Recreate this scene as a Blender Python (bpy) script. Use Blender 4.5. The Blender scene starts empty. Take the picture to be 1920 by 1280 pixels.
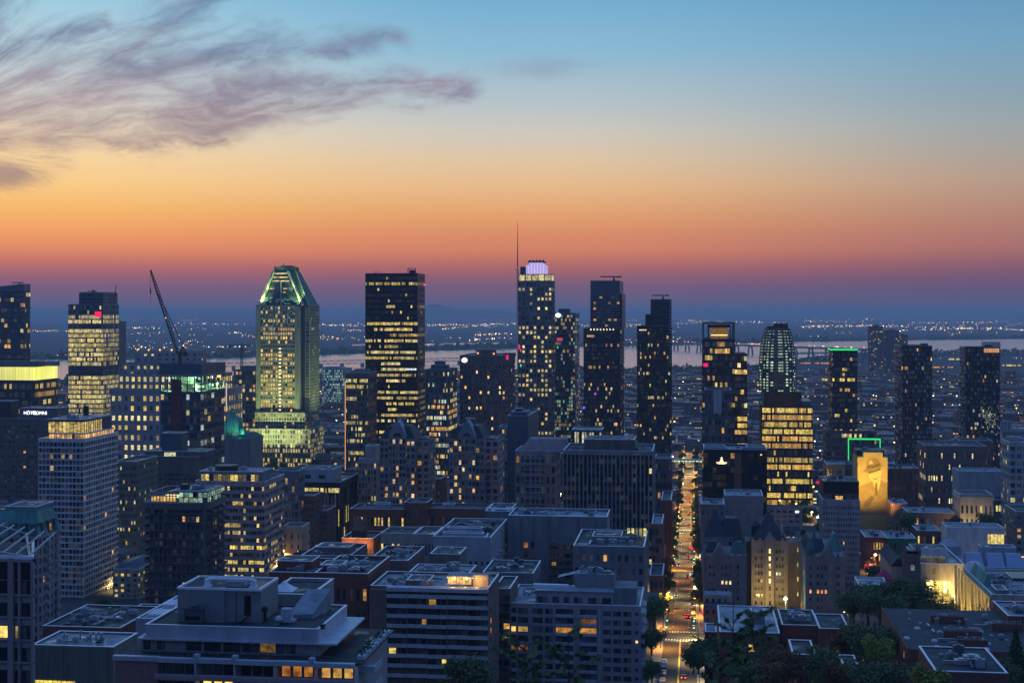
import bpy, math, random
from mathutils import Vector
random.seed(7)
sc = bpy.context.scene
COL = sc.collection
R = math.radians

# ------------------------------------------------------------------ camera
F, CX, HY, CH = 2667.0, 960.0, 585.0, 170.0      # focal length in photo pixels, centre, horizon row, eye height
YAW = math.atan(340.0 / F)                        # the streets run along +Y, the camera looks a little left of them
fx, fy = -math.sin(YAW), math.cos(YAW)
rx, ry = math.cos(YAW), math.sin(YAW)
cd = bpy.data.cameras.new('camera')
cam = bpy.data.objects.new('camera', cd)
COL.objects.link(cam)
cam.location = (0, 0, CH)
cam.rotation_euler = (R(90), 0, YAW)
cd.sensor_width = 36
cd.lens = 36 * F / 1920
cd.shift_y = -(640 - HY) / 1920
cd.clip_start, cd.clip_end = 0.5, 200000
cd.dof.use_dof = True
cd.dof.focus_distance = 1500
cd.dof.aperture_fstop = 3.2
sc.camera = cam
sc.view_settings.view_transform = 'Standard'
sc.view_settings.look = 'None'
sc.view_settings.exposure = 0.22
sc.view_settings.gamma = 1
cy = sc.cycles
cy.max_bounces = 5
cy.diffuse_bounces = 2
cy.glossy_bounces = 3
cy.volume_bounces = 0
cy.transmission_bounces = 2
cy.sample_clamp_indirect = 4
cy.use_denoising = True
try:
    cy.denoiser = 'OPENIMAGEDENOISE'
except Exception:
    pass

def lin(c):
    return tuple(((v / 255) / 12.92 if v <= 10 else (((v / 255) + .055) / 1.055) ** 2.4) for v in c)

# ------------------------------------------------------------------ sky at dawn
world = bpy.data.worlds.new('World')
sc.world = world
world.use_nodes = True
NT = world.node_tree
NT.nodes.clear()
def N(t, **kw):
    n = NT.nodes.new(t)
    for k, v in kw.items():
        setattr(n, k, v)
    return n
def L(a, b):
    NT.links.new(a, b)
def M(op, a, b=None, c=None, clamp=False):
    n = N('ShaderNodeMath', operation=op, use_clamp=clamp)
    for i, v in enumerate((a, b, c)):
        if v is None:
            continue
        if isinstance(v, (int, float)):
            n.inputs[i].default_value = v
        else:
            L(v, n.inputs[i])
    return n.outputs[0]
def smooth(v, lo, hi):
    n = N('ShaderNodeMapRange', interpolation_type='SMOOTHSTEP')
    L(v, n.inputs[0])
    n.inputs[1].default_value, n.inputs[2].default_value = lo, hi
    return n.outputs[0]
def ramp(v, stops):
    n = N('ShaderNodeValToRGB')
    e = n.color_ramp.elements
    while len(e) < len(stops):
        e.new(0.5)
    for k, (p, c) in enumerate(stops):
        e[k].position = p
        e[k].color = (*lin(c), 1)
    L(v, n.inputs[0])
    return n.outputs[0]
def mix(f, a, b):
    n = N('ShaderNodeMix', data_type='RGBA')
    L(f, n.inputs[0]) if not isinstance(f, (int, float)) else setattr(n.inputs[0], 'default_value', f)
    for s, v in ((6, a), (7, b)):
        if isinstance(v, tuple):
            n.inputs[s].default_value = (*v, 1)
        else:
            L(v, n.inputs[s])
    return n.outputs[2]
tc = N('ShaderNodeTexCoord')
sep = N('ShaderNodeSeparateXYZ')
L(tc.outputs['Generated'], sep.inputs[0])
dx, dy, dz = sep.outputs
yf = M('ADD', M('MULTIPLY', dx, fx), M('MULTIPLY', dy, fy))
xr = M('ADD', M('MULTIPLY', dx, rx), M('MULTIPLY', dy, ry))
yfc = M('MAXIMUM', yf, 0.05)
hor = M('MAXIMUM', M('SQRT', M('ADD', M('MULTIPLY', xr, xr), M('MULTIPLY', yf, yf))), 0.001)
u = M('DIVIDE', xr, yfc)
v = M('DIVIDE', dz, hor)
p = M('DIVIDE', v, 0.22, clamp=True)
rows = (585, 560, 540, 520, 500, 470, 440, 400, 350, 300, 250, 200, 100, 0)
pos = [(585 - r) / F / 0.22 for r in rows]
cl = [(116, 90, 114), (116, 88, 114), (128, 88, 112), (154, 93, 102), (188, 103, 92), (224, 132, 84), (238, 153, 84), (241, 177, 92),
      (242, 197, 126), (238, 204, 152), (228, 209, 180), (208, 206, 198), (172, 200, 210), (142, 190, 212)]
cc = [(108, 87, 112), (110, 86, 114), (120, 86, 112), (144, 90, 102), (174, 98, 90), (207, 122, 85), (213, 133, 88), (221, 154, 96),
      (223, 177, 126), (214, 188, 154), (198, 191, 178), (176, 186, 190), (132, 176, 200), (108, 164, 198)]
cr = [(94, 82, 110), (94, 80, 110), (102, 78, 108), (118, 80, 104), (138, 88, 97), (164, 104, 96), (170, 115, 100), (173, 130, 110),
      (174, 146, 128), (160, 153, 146), (146, 156, 160), (130, 154, 168), (108, 152, 180), (88, 142, 180)]
# keep each ramp within the 32-stop limit
east_l = ramp(p, list(zip(pos, cl)))
east_c = ramp(p, list(zip(pos, cc)))
east_r = ramp(p, list(zip(pos, cr)))
east = mix(smooth(u, -0.36, 0.0), east_l, east_c)
east = mix(smooth(u, 0.0, 0.40), east, east_r)
# the higher sky
zen = ramp(M('DIVIDE', v, 3.0, clamp=True), [(0.0, (112, 172, 208)), (0.2, (90, 140, 200)), (1.0, (76, 118, 190))])
west = ramp(M('DIVIDE', v, 1.5, clamp=True), [(0.0, (68, 92, 148)), (0.2, (74, 108, 170)), (1.0, (72, 114, 188))])
sky = mix(smooth(v, 0.19, 0.5), east, zen)
sky = mix(smooth(yf, 0.55, -0.25), sky, west)
# cirrus streaks fanning up from beyond the left edge
A0, B0 = -1180.0 / F, 292.0 / F
du = M('SUBTRACT', u, A0)
dv = M('SUBTRACT', v, B0)
th = M('ARCTAN2', dv, du)
rr = M('SQRT', M('ADD', M('MULTIPLY', du, du), M('MULTIPLY', dv, dv)))
def vec(a, b, c=0.0):
    n = N('ShaderNodeCombineXYZ')
    for i, q in enumerate((a, b, c)):
        if isinstance(q, (int, float)):
            n.inputs[i].default_value = q
        else:
            L(q, n.inputs[i])
    return n.outputs[0]
def noise(vc, scale, detail=6, rough=0.6, dist=0.0):
    n = N('ShaderNodeTexNoise')
    L(vc, n.inputs['Vector'])
    n.inputs['Scale'].default_value = scale
    n.inputs['Detail'].default_value = detail
    n.inputs['Roughness'].default_value = rough
    n.inputs['Distortion'].default_value = dist
    return n.outputs[0]
wob = noise(vec(M('MULTIPLY', u, 7.0), M('MULTIPLY', v, 16.0)), 1.0, 4, 0.6)
ths = M('ADD', th, M('MULTIPLY', M('SUBTRACT', wob, 0.5), 0.16))
n1 = noise(vec(M('MULTIPLY', ths, 11.0), M('MULTIPLY', rr, 10.0), 3.3), 1.0, 9, 0.66, 0.9)
n2 = noise(vec(M('MULTIPLY', ths, 34.0), M('MULTIPLY', rr, 34.0), 1.7), 1.0, 7, 0.72, 1.2)
n3 = noise(vec(M('MULTIPLY', u, 11.0), M('MULTIPLY', v, 24.0), 9.1), 1.0, 5, 0.6, 0.5)
dens = M('ADD', M('MULTIPLY', n1, 0.55), M('ADD', M('MULTIPLY', n2, 0.25), M('MULTIPLY', n3, 0.2)))
wu = M('ADD', u, M('MULTIPLY', M('SUBTRACT', wob, 0.5), 0.05))
wv = M('ADD', v, M('MULTIPLY', M('SUBTRACT', n3, 0.5), 0.045))
def band(x0, y0, x1, y1, w):
    """1 on the line of a cloud bank, falling to 0 at its width"""
    a0, b0, a1, b1 = (x0 - CX) / F, (HY - y0) / F, (x1 - CX) / F, (HY - y1) / F
    ex, ey = a1 - a0, b1 - b0
    l2 = ex * ex + ey * ey
    px_, py_ = M('SUBTRACT', wu, a0), M('SUBTRACT', wv, b0)
    t = M('DIVIDE', M('ADD', M('MULTIPLY', px_, ex), M('MULTIPLY', py_, ey)), l2, clamp=True)
    qx, qy = M('SUBTRACT', px_, M('MULTIPLY', t, ex)), M('SUBTRACT', py_, M('MULTIPLY', t, ey))
    d = M('SQRT', M('ADD', M('MULTIPLY', qx, qx), M('MULTIPLY', qy, qy)))
    ww = M('MULTIPLY', M('SUBTRACT', 1.0, M('MULTIPLY', t, 0.55)), w / F)
    return M('SUBTRACT', 1.0, M('DIVIDE', d, ww))
field = None
for q in ((-90, 190, 50, -40, 75), (-120, 235, 330, 55, 62), (330, 55, 480, -30, 45), (120, 200, 520, 70, 55), (300, 125, 740, 82, 58), (-60, 245, 620, 150, 62), (60, 268, 560, 185, 46), (300, 245, 870, 160, 60), (420, 165, 860, 150, 40), (-60, 285, 420, 262, 42), (200, 130, 420, 200, 50), (-40, 130, 200, 60, 50)):
    bnd = band(*q)
    field = bnd if field is None else M('MAXIMUM', field, bnd)
field = M('MAXIMUM', field, -1.5)
cloud = smooth(M('ADD', M('MULTIPLY', field, 0.46), M('MULTIPLY', M('SUBTRACT', dens, 0.5), 2.3)), -0.22, 0.78)
def blob(cu, cv, su, sv, thr, amt):
    a = M('DIVIDE', M('SUBTRACT', u, cu), su)
    b = M('DIVIDE', M('SUBTRACT', v, cv), sv)
    d = M('SQRT', M('ADD', M('MULTIPLY', a, a), M('MULTIPLY', b, b)))
    d = M('ADD', d, M('MULTIPLY', M('SUBTRACT', M('ADD', M('MULTIPLY', n3, .5), M('MULTIPLY', n2, .5)), 0.5), 2.0))
    return M('MULTIPLY', smooth(d, 1.1, thr), amt)
cloud = M('MAXIMUM', cloud, blob(-0.362, 0.091, 0.055, 0.013, 0.2, 0.85))
cloud = M('MAXIMUM', cloud, blob(-0.335, 0.112, 0.06, 0.006, 0.2, 0.4))
cloud = M('MAXIMUM', cloud, blob(0.018, 0.171, 0.048, 0.011, 0.0, 0.32))
cloud = M('MULTIPLY', cloud, M('MULTIPLY', smooth(yf, 0.3, 0.6), 0.82))
ccol = ramp(smooth(M('ADD', v, M('MULTIPLY', n3, 0.05)), 0.10, 0.27), [(0.0, (128, 104, 118)), (0.35, (134, 112, 130)), (0.6, (102, 102, 134)), (1.0, (90, 106, 140))])
pink = smooth(noise(vec(M('MULTIPLY', u, 9.0), M('MULTIPLY', v, 26.0), 4.4), 1.0, 3, 0.5), 0.52, 0.68)
ccol = mix(M('MULTIPLY', pink, 0.45), ccol, lin((160, 118, 138)))
sky = mix(cloud, sky, ccol)
hs = N('ShaderNodeHueSaturation')
hs.inputs['Saturation'].default_value = 0.98
L(sky, hs.inputs['Color'])
bg = N('ShaderNodeBackground')
L(hs.outputs[0], bg.inputs[0])
bg.inputs[1].default_value = 1.0
ow = N('ShaderNodeOutputWorld')
L(bg.outputs[0], ow.inputs[0])

# ------------------------------------------------------------------ picture column / row -> a place on the ground grid
def ray(px):
    k = (px - CX) / F
    return fx + rx * k, fy + ry * k
def X_at(px, Y):
    a, b = ray(px)
    return Y * a / b
def Y_side(px, x):
    a, b = ray(px)
    return x * b / a
def dep(x, y):
    return x * fx + y * fy
def Z_at(py, x, y):
    return CH - (py - HY) / F * dep(x, y)
def gz(Y):
    pts = ((-400, 168), (0, 165.5), (8, 164), (40, 140), (150, 100), (300, 60), (1300, 0), (1e9, 0))
    if Y <= pts[0][0]:
        return pts[0][1]
    for (a, za), (b, zb) in zip(pts, pts[1:]):
        if Y <= b:
            return za + (zb - za) * (Y - a) / (b - a)
def at_ground(px, py):
    """the ground point beyond Y = 1300 seen at a picture position"""
    D = CH * F / (py - HY)
    a, b = ray(px)
    return a * D, b * D
def proj(x, y, z):
    d = dep(x, y)
    return CX + (x * rx + y * ry) / d * F, HY - (z - CH) / d * F
# ------------------------------------------------------------------ materials
MATS = {}
def mat(name, rgb=(.3, .3, .3), rough=.8, metal=0.0, var=.22, scale=.35, emit=None, es=1.0, streak=False, spec=.4, rvar=0.0, bump=0.0):
    if streak: var *= 1.5
    if name in MATS:
        return MATS[name]
    m = bpy.data.materials.new(name)
    m.use_nodes = True
    nt = m.node_tree
    b = nt.nodes['Principled BSDF']
    b.inputs['Roughness'].default_value = rough
    b.inputs['Metallic'].default_value = metal
    b.inputs['Specular IOR Level'].default_value = spec
    b.inputs['Base Color'].default_value = (*rgb, 1)
    if var > 0:
        g = nt.nodes.new('ShaderNodeNewGeometry')
        mp = nt.nodes.new('ShaderNodeMapping')
        mp.inputs['Scale'].default_value = (1, 1, .18) if streak else (1, 1, 1)
        nt.links.new(g.outputs['Position'], mp.inputs[0])
        t = nt.nodes.new('ShaderNodeTexNoise')
        t.inputs['Scale'].default_value = scale
        t.inputs['Detail'].default_value = 6
        t.inputs['Roughness'].default_value = .65
        nt.links.new(mp.outputs[0], t.inputs['Vector'])
        r = nt.nodes.new('ShaderNodeValToRGB')
        r.color_ramp.elements[0].position, r.color_ramp.elements[1].position = .3, .72
        r.color_ramp.elements[0].color = (*[c * (1 - var) for c in rgb], 1)
        r.color_ramp.elements[1].color = (*[min(1, c * (1 + var)) for c in rgb], 1)
        nt.links.new(t.outputs[0], r.inputs[0])
        nt.links.new(r.outputs[0], b.inputs['Base Color'])
        if rvar:
            mr = nt.nodes.new('ShaderNodeMapRange')
            mr.inputs[1].default_value, mr.inputs[2].default_value = .54, .62
            mr.inputs[3].default_value, mr.inputs[4].default_value = rough, max(.05, rough - rvar)
            t2 = nt.nodes.new('ShaderNodeTexNoise')
            t2.inputs['Scale'].default_value = scale * .6
            t2.inputs['Detail'].default_value = 3
            nt.links.new(g.outputs['Position'], t2.inputs['Vector'])
            nt.links.new(t2.outputs[0], mr.inputs[0])
            nt.links.new(mr.outputs[0], b.inputs['Roughness'])
        if bump:
            bp = nt.nodes.new('ShaderNodeBump')
            bp.inputs['Strength'].default_value = bump
            nt.links.new(t.outputs[0], bp.inputs['Height'])
            nt.links.new(bp.outputs[0], b.inputs['Normal'])
    if emit:
        b.inputs['Emission Color'].default_value = (*emit, 1)
        b.inputs['Emission Strength'].default_value = es
        m.cycles.emission_sampling = 'NONE'
    MATS[name] = m
    return m

def glow_mat(name, base, rough, stripe, blind_or_sheen=(.19, .19, .20)):
    """window glass: dark and glossy; the face attribute 'glow' holds how brightly the room behind it is lit"""
    m = bpy.data.materials.new(name)
    m.use_nodes = True
    nt = m.node_tree
    b = nt.nodes['Principled BSDF']
    b.inputs['Base Color'].default_value = (*base, 1)
    b.inputs['Roughness'].default_value = rough
    b.inputs['Specular IOR Level'].default_value = .6
    a = nt.nodes.new('ShaderNodeAttribute')
    a.attribute_name = 'glow'
    mx = nt.nodes.new('ShaderNodeMix')            # attribute's alpha: drawn blinds and curtains; on blue tower glass, painted bluish reflections
    mx.data_type = 'RGBA'
    mx.inputs[6].default_value, mx.inputs[7].default_value = (*base, 1), (*(blind_or_sheen or base), 1)
    nt.links.new(a.outputs['Alpha'], mx.inputs[0])
    nt.links.new(mx.outputs[2], b.inputs['Base Color'])
    g = nt.nodes.new('ShaderNodeNewGeometry')
    mp = nt.nodes.new('ShaderNodeMapping')
    mp.inputs['Scale'].default_value = stripe
    nt.links.new(g.outputs['Position'], mp.inputs[0])
    t = nt.nodes.new('ShaderNodeTexNoise')
    t.inputs['Scale'].default_value = 1
    t.inputs['Detail'].default_value = 3
    nt.links.new(mp.outputs[0], t.inputs['Vector'])
    mr = nt.nodes.new('ShaderNodeMapRange')
    mr.inputs[1].default_value, mr.inputs[2].default_value = .35, .65
    mr.inputs[3].default_value, mr.inputs[4].default_value = .35, 1.35
    nt.links.new(t.outputs[0], mr.inputs[0])
    v = nt.nodes.new('ShaderNodeVectorMath')
    v.operation = 'SCALE'
    nt.links.new(a.outputs['Color'], v.inputs[0])
    nt.links.new(mr.outputs[0], v.inputs['Scale'])
    nt.links.new(v.outputs[0], b.inputs['Emission Color'])
    b.inputs['Emission Strength'].default_value = 1
    m.cycles.emission_sampling = 'NONE'
    MATS[name] = m
    return m
GLASS = glow_mat('window glass', (.018, .024, .034), .12, (.55, .55, .9))
GLASSB = glow_mat('blue tower glass', (.022, .038, .06), .07, (.3, .3, .5), (.07, .09, .11))  # paler panes put bluish reflections into the glass colour, not blinds
GLASSK = glow_mat('black tower glass', (.012, .014, .02), .1, (.55, .55, .9), None)
LAMP = glow_mat('lamp glow', (.5, .5, .5), .4, (.01, .01, .01))

# wall paints and stones (real base colours)
W_WHITE = mat('white painted concrete', (.62, .58, .56), .75, streak=True)
W_BEIGE = mat('beige stone', (.38, .33, .28), .85, streak=True)
W_TAN = mat('warm limestone', (.42, .35, .27), .85, streak=True)
W_PINK = mat('pinkish concrete', (.40, .30, .28), .85, streak=True)
W_PINKBR = mat('pink brick', (.34, .17, .16), .85, scale=.8)
W_GREY = mat('grey concrete', (.19, .19, .20), .85, streak=True)
W_GREYL = mat('light grey cladding', (.34, .35, .37), .6, streak=True)
W_BROWN = mat('brown concrete', (.15, .115, .10), .85, streak=True)
W_BRICK = mat('red brick', (.20, .075, .055), .9, scale=.8)
W_BRICKB = mat('brown brick', (.20, .125, .105), .9, scale=.8)
W_DARK = mat('dark bronze metal', (.035, .034, .038), .45, metal=.3)
W_BLACK = mat('black cladding', (.016, .017, .02), .3)
W_NAVY = mat('blue grey metal', (.10, .12, .15), .4, metal=.3)
W_STONE = mat('weathered grey stone', (.20, .19, .185), .9, streak=True)
W_OLIVE = mat('olive concrete', (.17, .17, .13), .9, streak=True)
W_REDM = mat('dark red panel', (.16, .03, .035), .6)
COPPER = mat('green copper roof', (.09, .26, .22), .6, streak=True, var=.35)
COPPERD = mat('dark green copper', (.05, .12, .11), .6, streak=True, var=.3)
SLATE = mat('dark slate', (.03, .034, .042), .6, var=.35, scale=.9)
ROOF = mat('gravel roof', (.07, .075, .085), .75, rvar=.62, scale=.45, var=.5)
ROOFL = mat('pale roof membrane', (.24, .26, .29), .7, rvar=.5, scale=.4, var=.35)
ROOFD = mat('tar roof', (.035, .037, .043), .75, rvar=.35, scale=.5, var=.4)
ROOFP = mat('dull felt roof', (.05, .05, .06), .8, scale=.3, var=.3)
COPING = mat('metal coping', (.78, .80, .84), .4, metal=.15, var=.12)
STEEL = mat('galvanised steel', (.40, .42, .44), .4, metal=.6, var=.2)
DSTEEL = mat('dark steel', (.05, .05, .055), .5, metal=.4)
CRANE = mat('crane steel', (.15, .055, .045), .6)
WHITE = mat('white canvas', (.75, .76, .78), .7, var=.08)
TRUNK = mat('bark', (.06, .045, .035), .9)

def glw(c, s=1.0):
    return (c[0] * s, c[1] * s, c[2] * s)
WARM = (.95, .50, .10)
YEL = (.95, .68, .14)
PALE = (1.0, .82, .34)
COOL = (.75, .92, .80)
GRN = (.35, .80, .45)
ORG = (1.0, .36, .06)
OFF = (0, 0, 0)

# ------------------------------------------------------------------ mesh building
RC = random.Random(77)
class MB:
    def __init__(s):
        s.v, s.f, s.m, s.g = [], [], [], []
    def face(s, pts, m=0, g=OFF):
        i = len(s.v)
        s.v.extend(pts)
        s.f.append(tuple(range(i, i + len(pts))))
        s.m.append(m)
        s.g.append(g)
        return s
    def box(s, x0, x1, y0, y1, z0, z1, m=0, g=OFF, skip=''):
        i = len(s.v)
        s.v += [(x0, y0, z0), (x1, y0, z0), (x1, y1, z0), (x0, y1, z0), (x0, y0, z1), (x1, y0, z1), (x1, y1, z1), (x0, y1, z1)]
        for k, q in zip('bufrkl', ((3, 2, 1, 0), (4, 5, 6, 7), (0, 1, 5, 4), (1, 2, 6, 5), (2, 3, 7, 6), (3, 0, 4, 7))):
            if k in skip:
                continue
            s.f.append(tuple(i + a for a in q))
            s.m.append(m)
            s.g.append(g)
        return s
    def prism(s, poly, z0, z1, m=0, g=OFF, top=None, cap=True):
        """poly: plan outline (counter-clockwise); top: another outline for the upper end"""
        n = len(poly)
        t = top or poly
        i = len(s.v)
        s.v += [(a, b, z0) for a, b in poly] + [(a, b, z1) for a, b in t]
        for k in range(n):
            j = (k + 1) % n
            s.f.append((i + k, i + j, i + n + j, i + n + k))
            s.m.append(m); s.g.append(g)
        if cap:
            s.f.append(tuple(i + n + k for k in range(n)))
            s.m.append(m); s.g.append(g)
            s.f.append(tuple(i + n - 1 - k for k in range(n)))
            s.m.append(m); s.g.append(g)
        return s
    def tube(s, p, q, r, n=6, r2=None, m=0, g=OFF):
        p, q = Vector(p), Vector(q)
        d = (q - p)
        if d.length < 1e-6:
            return s
        d.normalize()
        a = d.orthogonal().normalized()
        b = d.cross(a)
        r2 = r if r2 is None else r2
        i = len(s.v)
        for c, rad in ((p, r), (q, r2)):
            for k in range(n):
                t = 2 * math.pi * k / n
                s.v.append(tuple(c + a * math.cos(t) * rad + b * math.sin(t) * rad))
        for k in range(n):
            j = (k + 1) % n
            s.f.append((i + k, i + j, i + n + j, i + n + k))
            s.m.append(m); s.g.append(g)
        s.f.append(tuple(i + n - 1 - k for k in range(n))); s.m.append(m); s.g.append(g)
        s.f.append(tuple(i + n + k for k in range(n))); s.m.append(m); s.g.append(g)
        return s
    def lathe(s, cx, cy_, prof, n=16, m=0, g=OFF, a0=0.0):
        i = len(s.v)
        for r, z in prof:
            for k in range(n):
                t = a0 + 2 * math.pi * k / n
                s.v.append((cx + r * math.cos(t), cy_ + r * math.sin(t), z))
        for a in range(len(prof) - 1):
            for k in range(n):
                j = (k + 1) % n
                s.f.append((i + a * n + k, i + a * n + j, i + (a + 1) * n + j, i + (a + 1) * n + k))
                s.m.append(m); s.g.append(g)
        e = i + (len(prof) - 1) * n
        s.f.append(tuple(e + k for k in range(n))); s.m.append(m); s.g.append(g)
        return s
    def build(s, name, mats, parent=None, smooth=False):
        if not s.f:
            return None
        o = (0, 0, 0)
        if parent is not None:
            o = parent['_o']
        me = bpy.data.meshes.new(name)
        me.from_pydata([(a - o[0], b - o[1], c - o[2]) for a, b, c in s.v], [], s.f)
        if not isinstance(mats, (list, tuple)):
            mats = [mats]
        for mm in mats:
            me.materials.append(mm)
        if len(mats) > 1:
            me.polygons.foreach_set('material_index', s.m)
        if any(gg != OFF for gg in s.g) or (mats and mats[0] in (GLASS, GLASSB, GLASSK, LAMP)):
            at = me.attributes.new('glow', 'FLOAT_COLOR', 'FACE')
            at.data.foreach_set('color', [c for gg in s.g for c in (gg[0], gg[1], gg[2], RC.random() ** 2.2)])
        if smooth:
            me.polygons.foreach_set('use_smooth', [True] * len(me.polygons))
        ob = bpy.data.objects.new(name, me)
        COL.objects.link(ob)
        if parent is not None:
            ob.parent = parent
            ob['_o'] = o
        return ob

def tag(o, label=None, cat=None, group=None, kind=None):
    if label: o['label'] = label
    if cat: o['category'] = cat
    if group: o['group'] = group
    if kind: o['kind'] = kind
    return o
def thing(name, label, cat, loc=(0, 0, 0), group=None):
    e = bpy.data.objects.new(name, None)
    e.empty_display_size = 1
    COL.objects.link(e)
    e.location = loc
    e['_o'] = tuple(loc)
    return tag(e, label, cat, group)
def solo(mb, name, mats, label, cat, group=None, kind=None, smooth=False):
    """a thing that is one mesh; its origin goes to the middle of its base"""
    xs = [a[0] for a in mb.v]; ys = [a[1] for a in mb.v]; zs = [a[2] for a in mb.v]
    o = ((min(xs) + max(xs)) / 2, (min(ys) + max(ys)) / 2, min(zs))
    mb.v = [(a - o[0], b - o[1], c - o[2]) for a, b, c in mb.v]
    ob = mb.build(name, mats, None, smooth)
    ob.location = o
    ob['_o'] = o
    return tag(ob, label, cat, group, kind)
def copy_thing(src, loc, label=None, rz=None, scale=None, group=None):
    c = src.copy(); COL.objects.link(c)
    c.location = loc
    if label: c['label'] = label
    if group: c['group'] = group
    if rz is not None: c.rotation_euler = (0, 0, rz)
    if scale is not None: c.scale = (scale,) * 3 if isinstance(scale, (int, float)) else scale
    for ch in list(src.children):
        k = ch.copy(); COL.objects.link(k); k.parent = c
        for g in list(ch.children):
            h = g.copy(); COL.objects.link(h); h.parent = k
    return c

# ------------------------------------------------------------------ building kit
FOOT = []        # footprints of everything placed, for the filler blocks
class Bd:
    pass
def lit(row=.3, cell=.6, bg=.03, pal=(WARM, YEL, PALE), s=1.0, rows=None, seg=True, side=1.0):
    return dict(row=row, cell=cell, bg=bg, pal=pal, s=s, rows=rows or {}, seg=seg, side=side)
DARK = lit(0, 0, .02)
def row_glow(lt, i, m, rng, side=False):
    """glow of each of the m panes of a storey; i counts storeys from the top"""
    p = lt['rows'].get(i, lt['row'])
    k = lt['side'] if side else 1.0
    out = [OFF] * m
    if rng.random() < min(1, p) :
        col = rng.choice(lt['pal'])
        a, b = 0, m
        if lt['seg'] and p < .95 and rng.random() < .6:
            a = rng.randint(0, m // 2); b = rng.randint(max(a + 1, m // 2), m)
        base = lt['s'] * rng.uniform(.55, 1.1) * k
        for q in range(a, b):
            if rng.random() < lt['cell']:
                c = col if rng.random() < .7 else rng.choice(lt['pal'])
                out[q] = glw(c, base * rng.uniform(.35, 1.15))
    for q in range(m):
        if out[q] == OFF and rng.random() < lt['bg'] * k:
            out[q] = glw(rng.choice(lt['pal']), lt['s'] * rng.uniform(.3, 1.1))
        elif out[q] == OFF and lt['bg'] > 0 and rng.random() < .28:      # faintly lit rooms
            out[q] = glw(rng.choice((COOL, PALE, WARM)), rng.uniform(.004, .028))
    return out

def facade(b, x0, x1, y0, y1, z0, z1, n, fb, sb=None, band=.4, pier=.2, bd=.35, pp=.05, wall=W_GREY, lt=DARK, glass=None,
           top=0.0, base=0.0, sp=None, name='wall', rng=None, back=True, vis=0.0):
    """walls with storey bands and piers standing proud of a core, window panes set back between them.
    top / base: blank wall heights; vis: panes lower than this height are not made"""
    glass = glass or GLASS
    rng = rng or b.rng
    sb = sb or max(2, round(fb * (y1 - y0) / max(1, x1 - x0)))
    w, spm = MB(), MB()
    fh = (z1 - top - z0 - base) / n
    c = bd
    w.box(x0 + c, x1 - c, y0 + c, y1 - c, z0, z1)
    if top > 0: w.box(x0, x1, y0, y1, z1 - top, z1 - .01)
    if base > 0: w.box(x0, x1, y0, y1, z0, z0 + base)
    bh = fh * band
    if band > 0:
        for i in range(n):
            zt = z1 - top - i * fh
            (w if sp is None else spm).box(x0, x1, y0, y1, zt - bh, zt - (.002 if i == 0 else 0))
        if sp is not None: spm.build('spandrels', sp, b.th)
    wx, wy = (x1 - x0) / fb, (y1 - y0) / sb
    pz0, pz1 = z0 + base, z1 - top - .003
    if pier > 0:
        for k in range(fb + 1):
            a, e = x0 + k * wx - wx * pier / 2, x0 + k * wx + wx * pier / 2
            a, e = max(a, x0 - pp), min(e, x1 + pp)
            w.box(a, e, y0 - pp, y0 + c + .1, pz0, pz1)
        for k in range(1, sb):
            a, e = y0 + k * wy - wy * pier / 2, y0 + k * wy + wy * pier / 2
            w.box(x1 - c - .1, x1 + pp, a, e, pz0, pz1)
            w.box(x0 - pp, x0 + c + .1, a, e, pz0, pz1)
    ob = w.build(name, wall, b.th)
    o = c - .06
    for i in range(n):
        zt = z1 - top - i * fh - bh
        zb = z1 - top - (i + 1) * fh
        if zt < vis:
            break
        ff, fr, fl = row_glow(lt, i, fb, rng), row_glow(lt, i, sb, rng, True), row_glow(lt, i, sb, rng, True)
        # one continuous band of glass round three sides behind the piers
        pts = [(x0 + o, y1 - o - k * (y1 - y0 - 2 * o) / sb) for k in range(sb)] + [(x0 + o + (k > 0) * (k * wx - o), y0 + o) for k in range(fb)]
        pts += [(x1 - o, y0 + o + (k > 0) * (k * wy - o)) for k in range(sb)] + [(x1 - o, y1 - o)]
        m = MB()
        m.v = [(p_, q_, z) for p_, q_ in pts for z in (zb, zt)]
        m.f = [(2 * k, 2 * k + 2, 2 * k + 3, 2 * k + 1) for k in range(len(pts) - 1)]
        m.m = [0] * len(m.f)
        m.g = fl[::-1] + ff + fr
        m.build('window_band', glass, b.th)
    return ob

def roof_on(b, x0, x1, y0, y1, z, mat_=None, par=.9, th=.35, cop=True, wall=None, name='roof'):
    """a flat roof inside a parapet with a metal coping"""
    MB().box(x0 + .3, x1 - .3, y0 + .3, y1 - .3, z - .25, z + .06).build(name, mat_ or ROOF, b.th)
    if par <= 0:
        return
    p = MB()
    p.box(x0 - .02, x1 + .02, y0 - .02, y0 + th, z - .1, z + par)
    p.box(x0 - .02, x1 + .02, y1 - th, y1 + .02, z - .1, z + par)
    p.box(x0 - .02, x0 + th, y0 + th, y1 - th, z - .1, z + par)
    p.box(x1 - th, x1 + .02, y0 + th, y1 - th, z - .1, z + par)
    p.build('parapet', wall or b.wall, b.th)
    if cop:
        q = MB()
        e, h = .08, .12
        q.box(x0 - e, x1 + e, y0 - e, y0 + th + e, z + par, z + par + h)
        q.box(x0 - e, x1 + e, y1 - th - e, y1 + e, z + par, z + par + h)
        q.box(x0 - e, x0 + th + e, y0 + th + e, y1 - th - e, z + par, z + par + h)
        q.box(x1 - th - e, x1 + e, y0 + th + e, y1 - th - e, z + par, z + par + h)
        q.build('coping', COPING, b.th)

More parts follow.
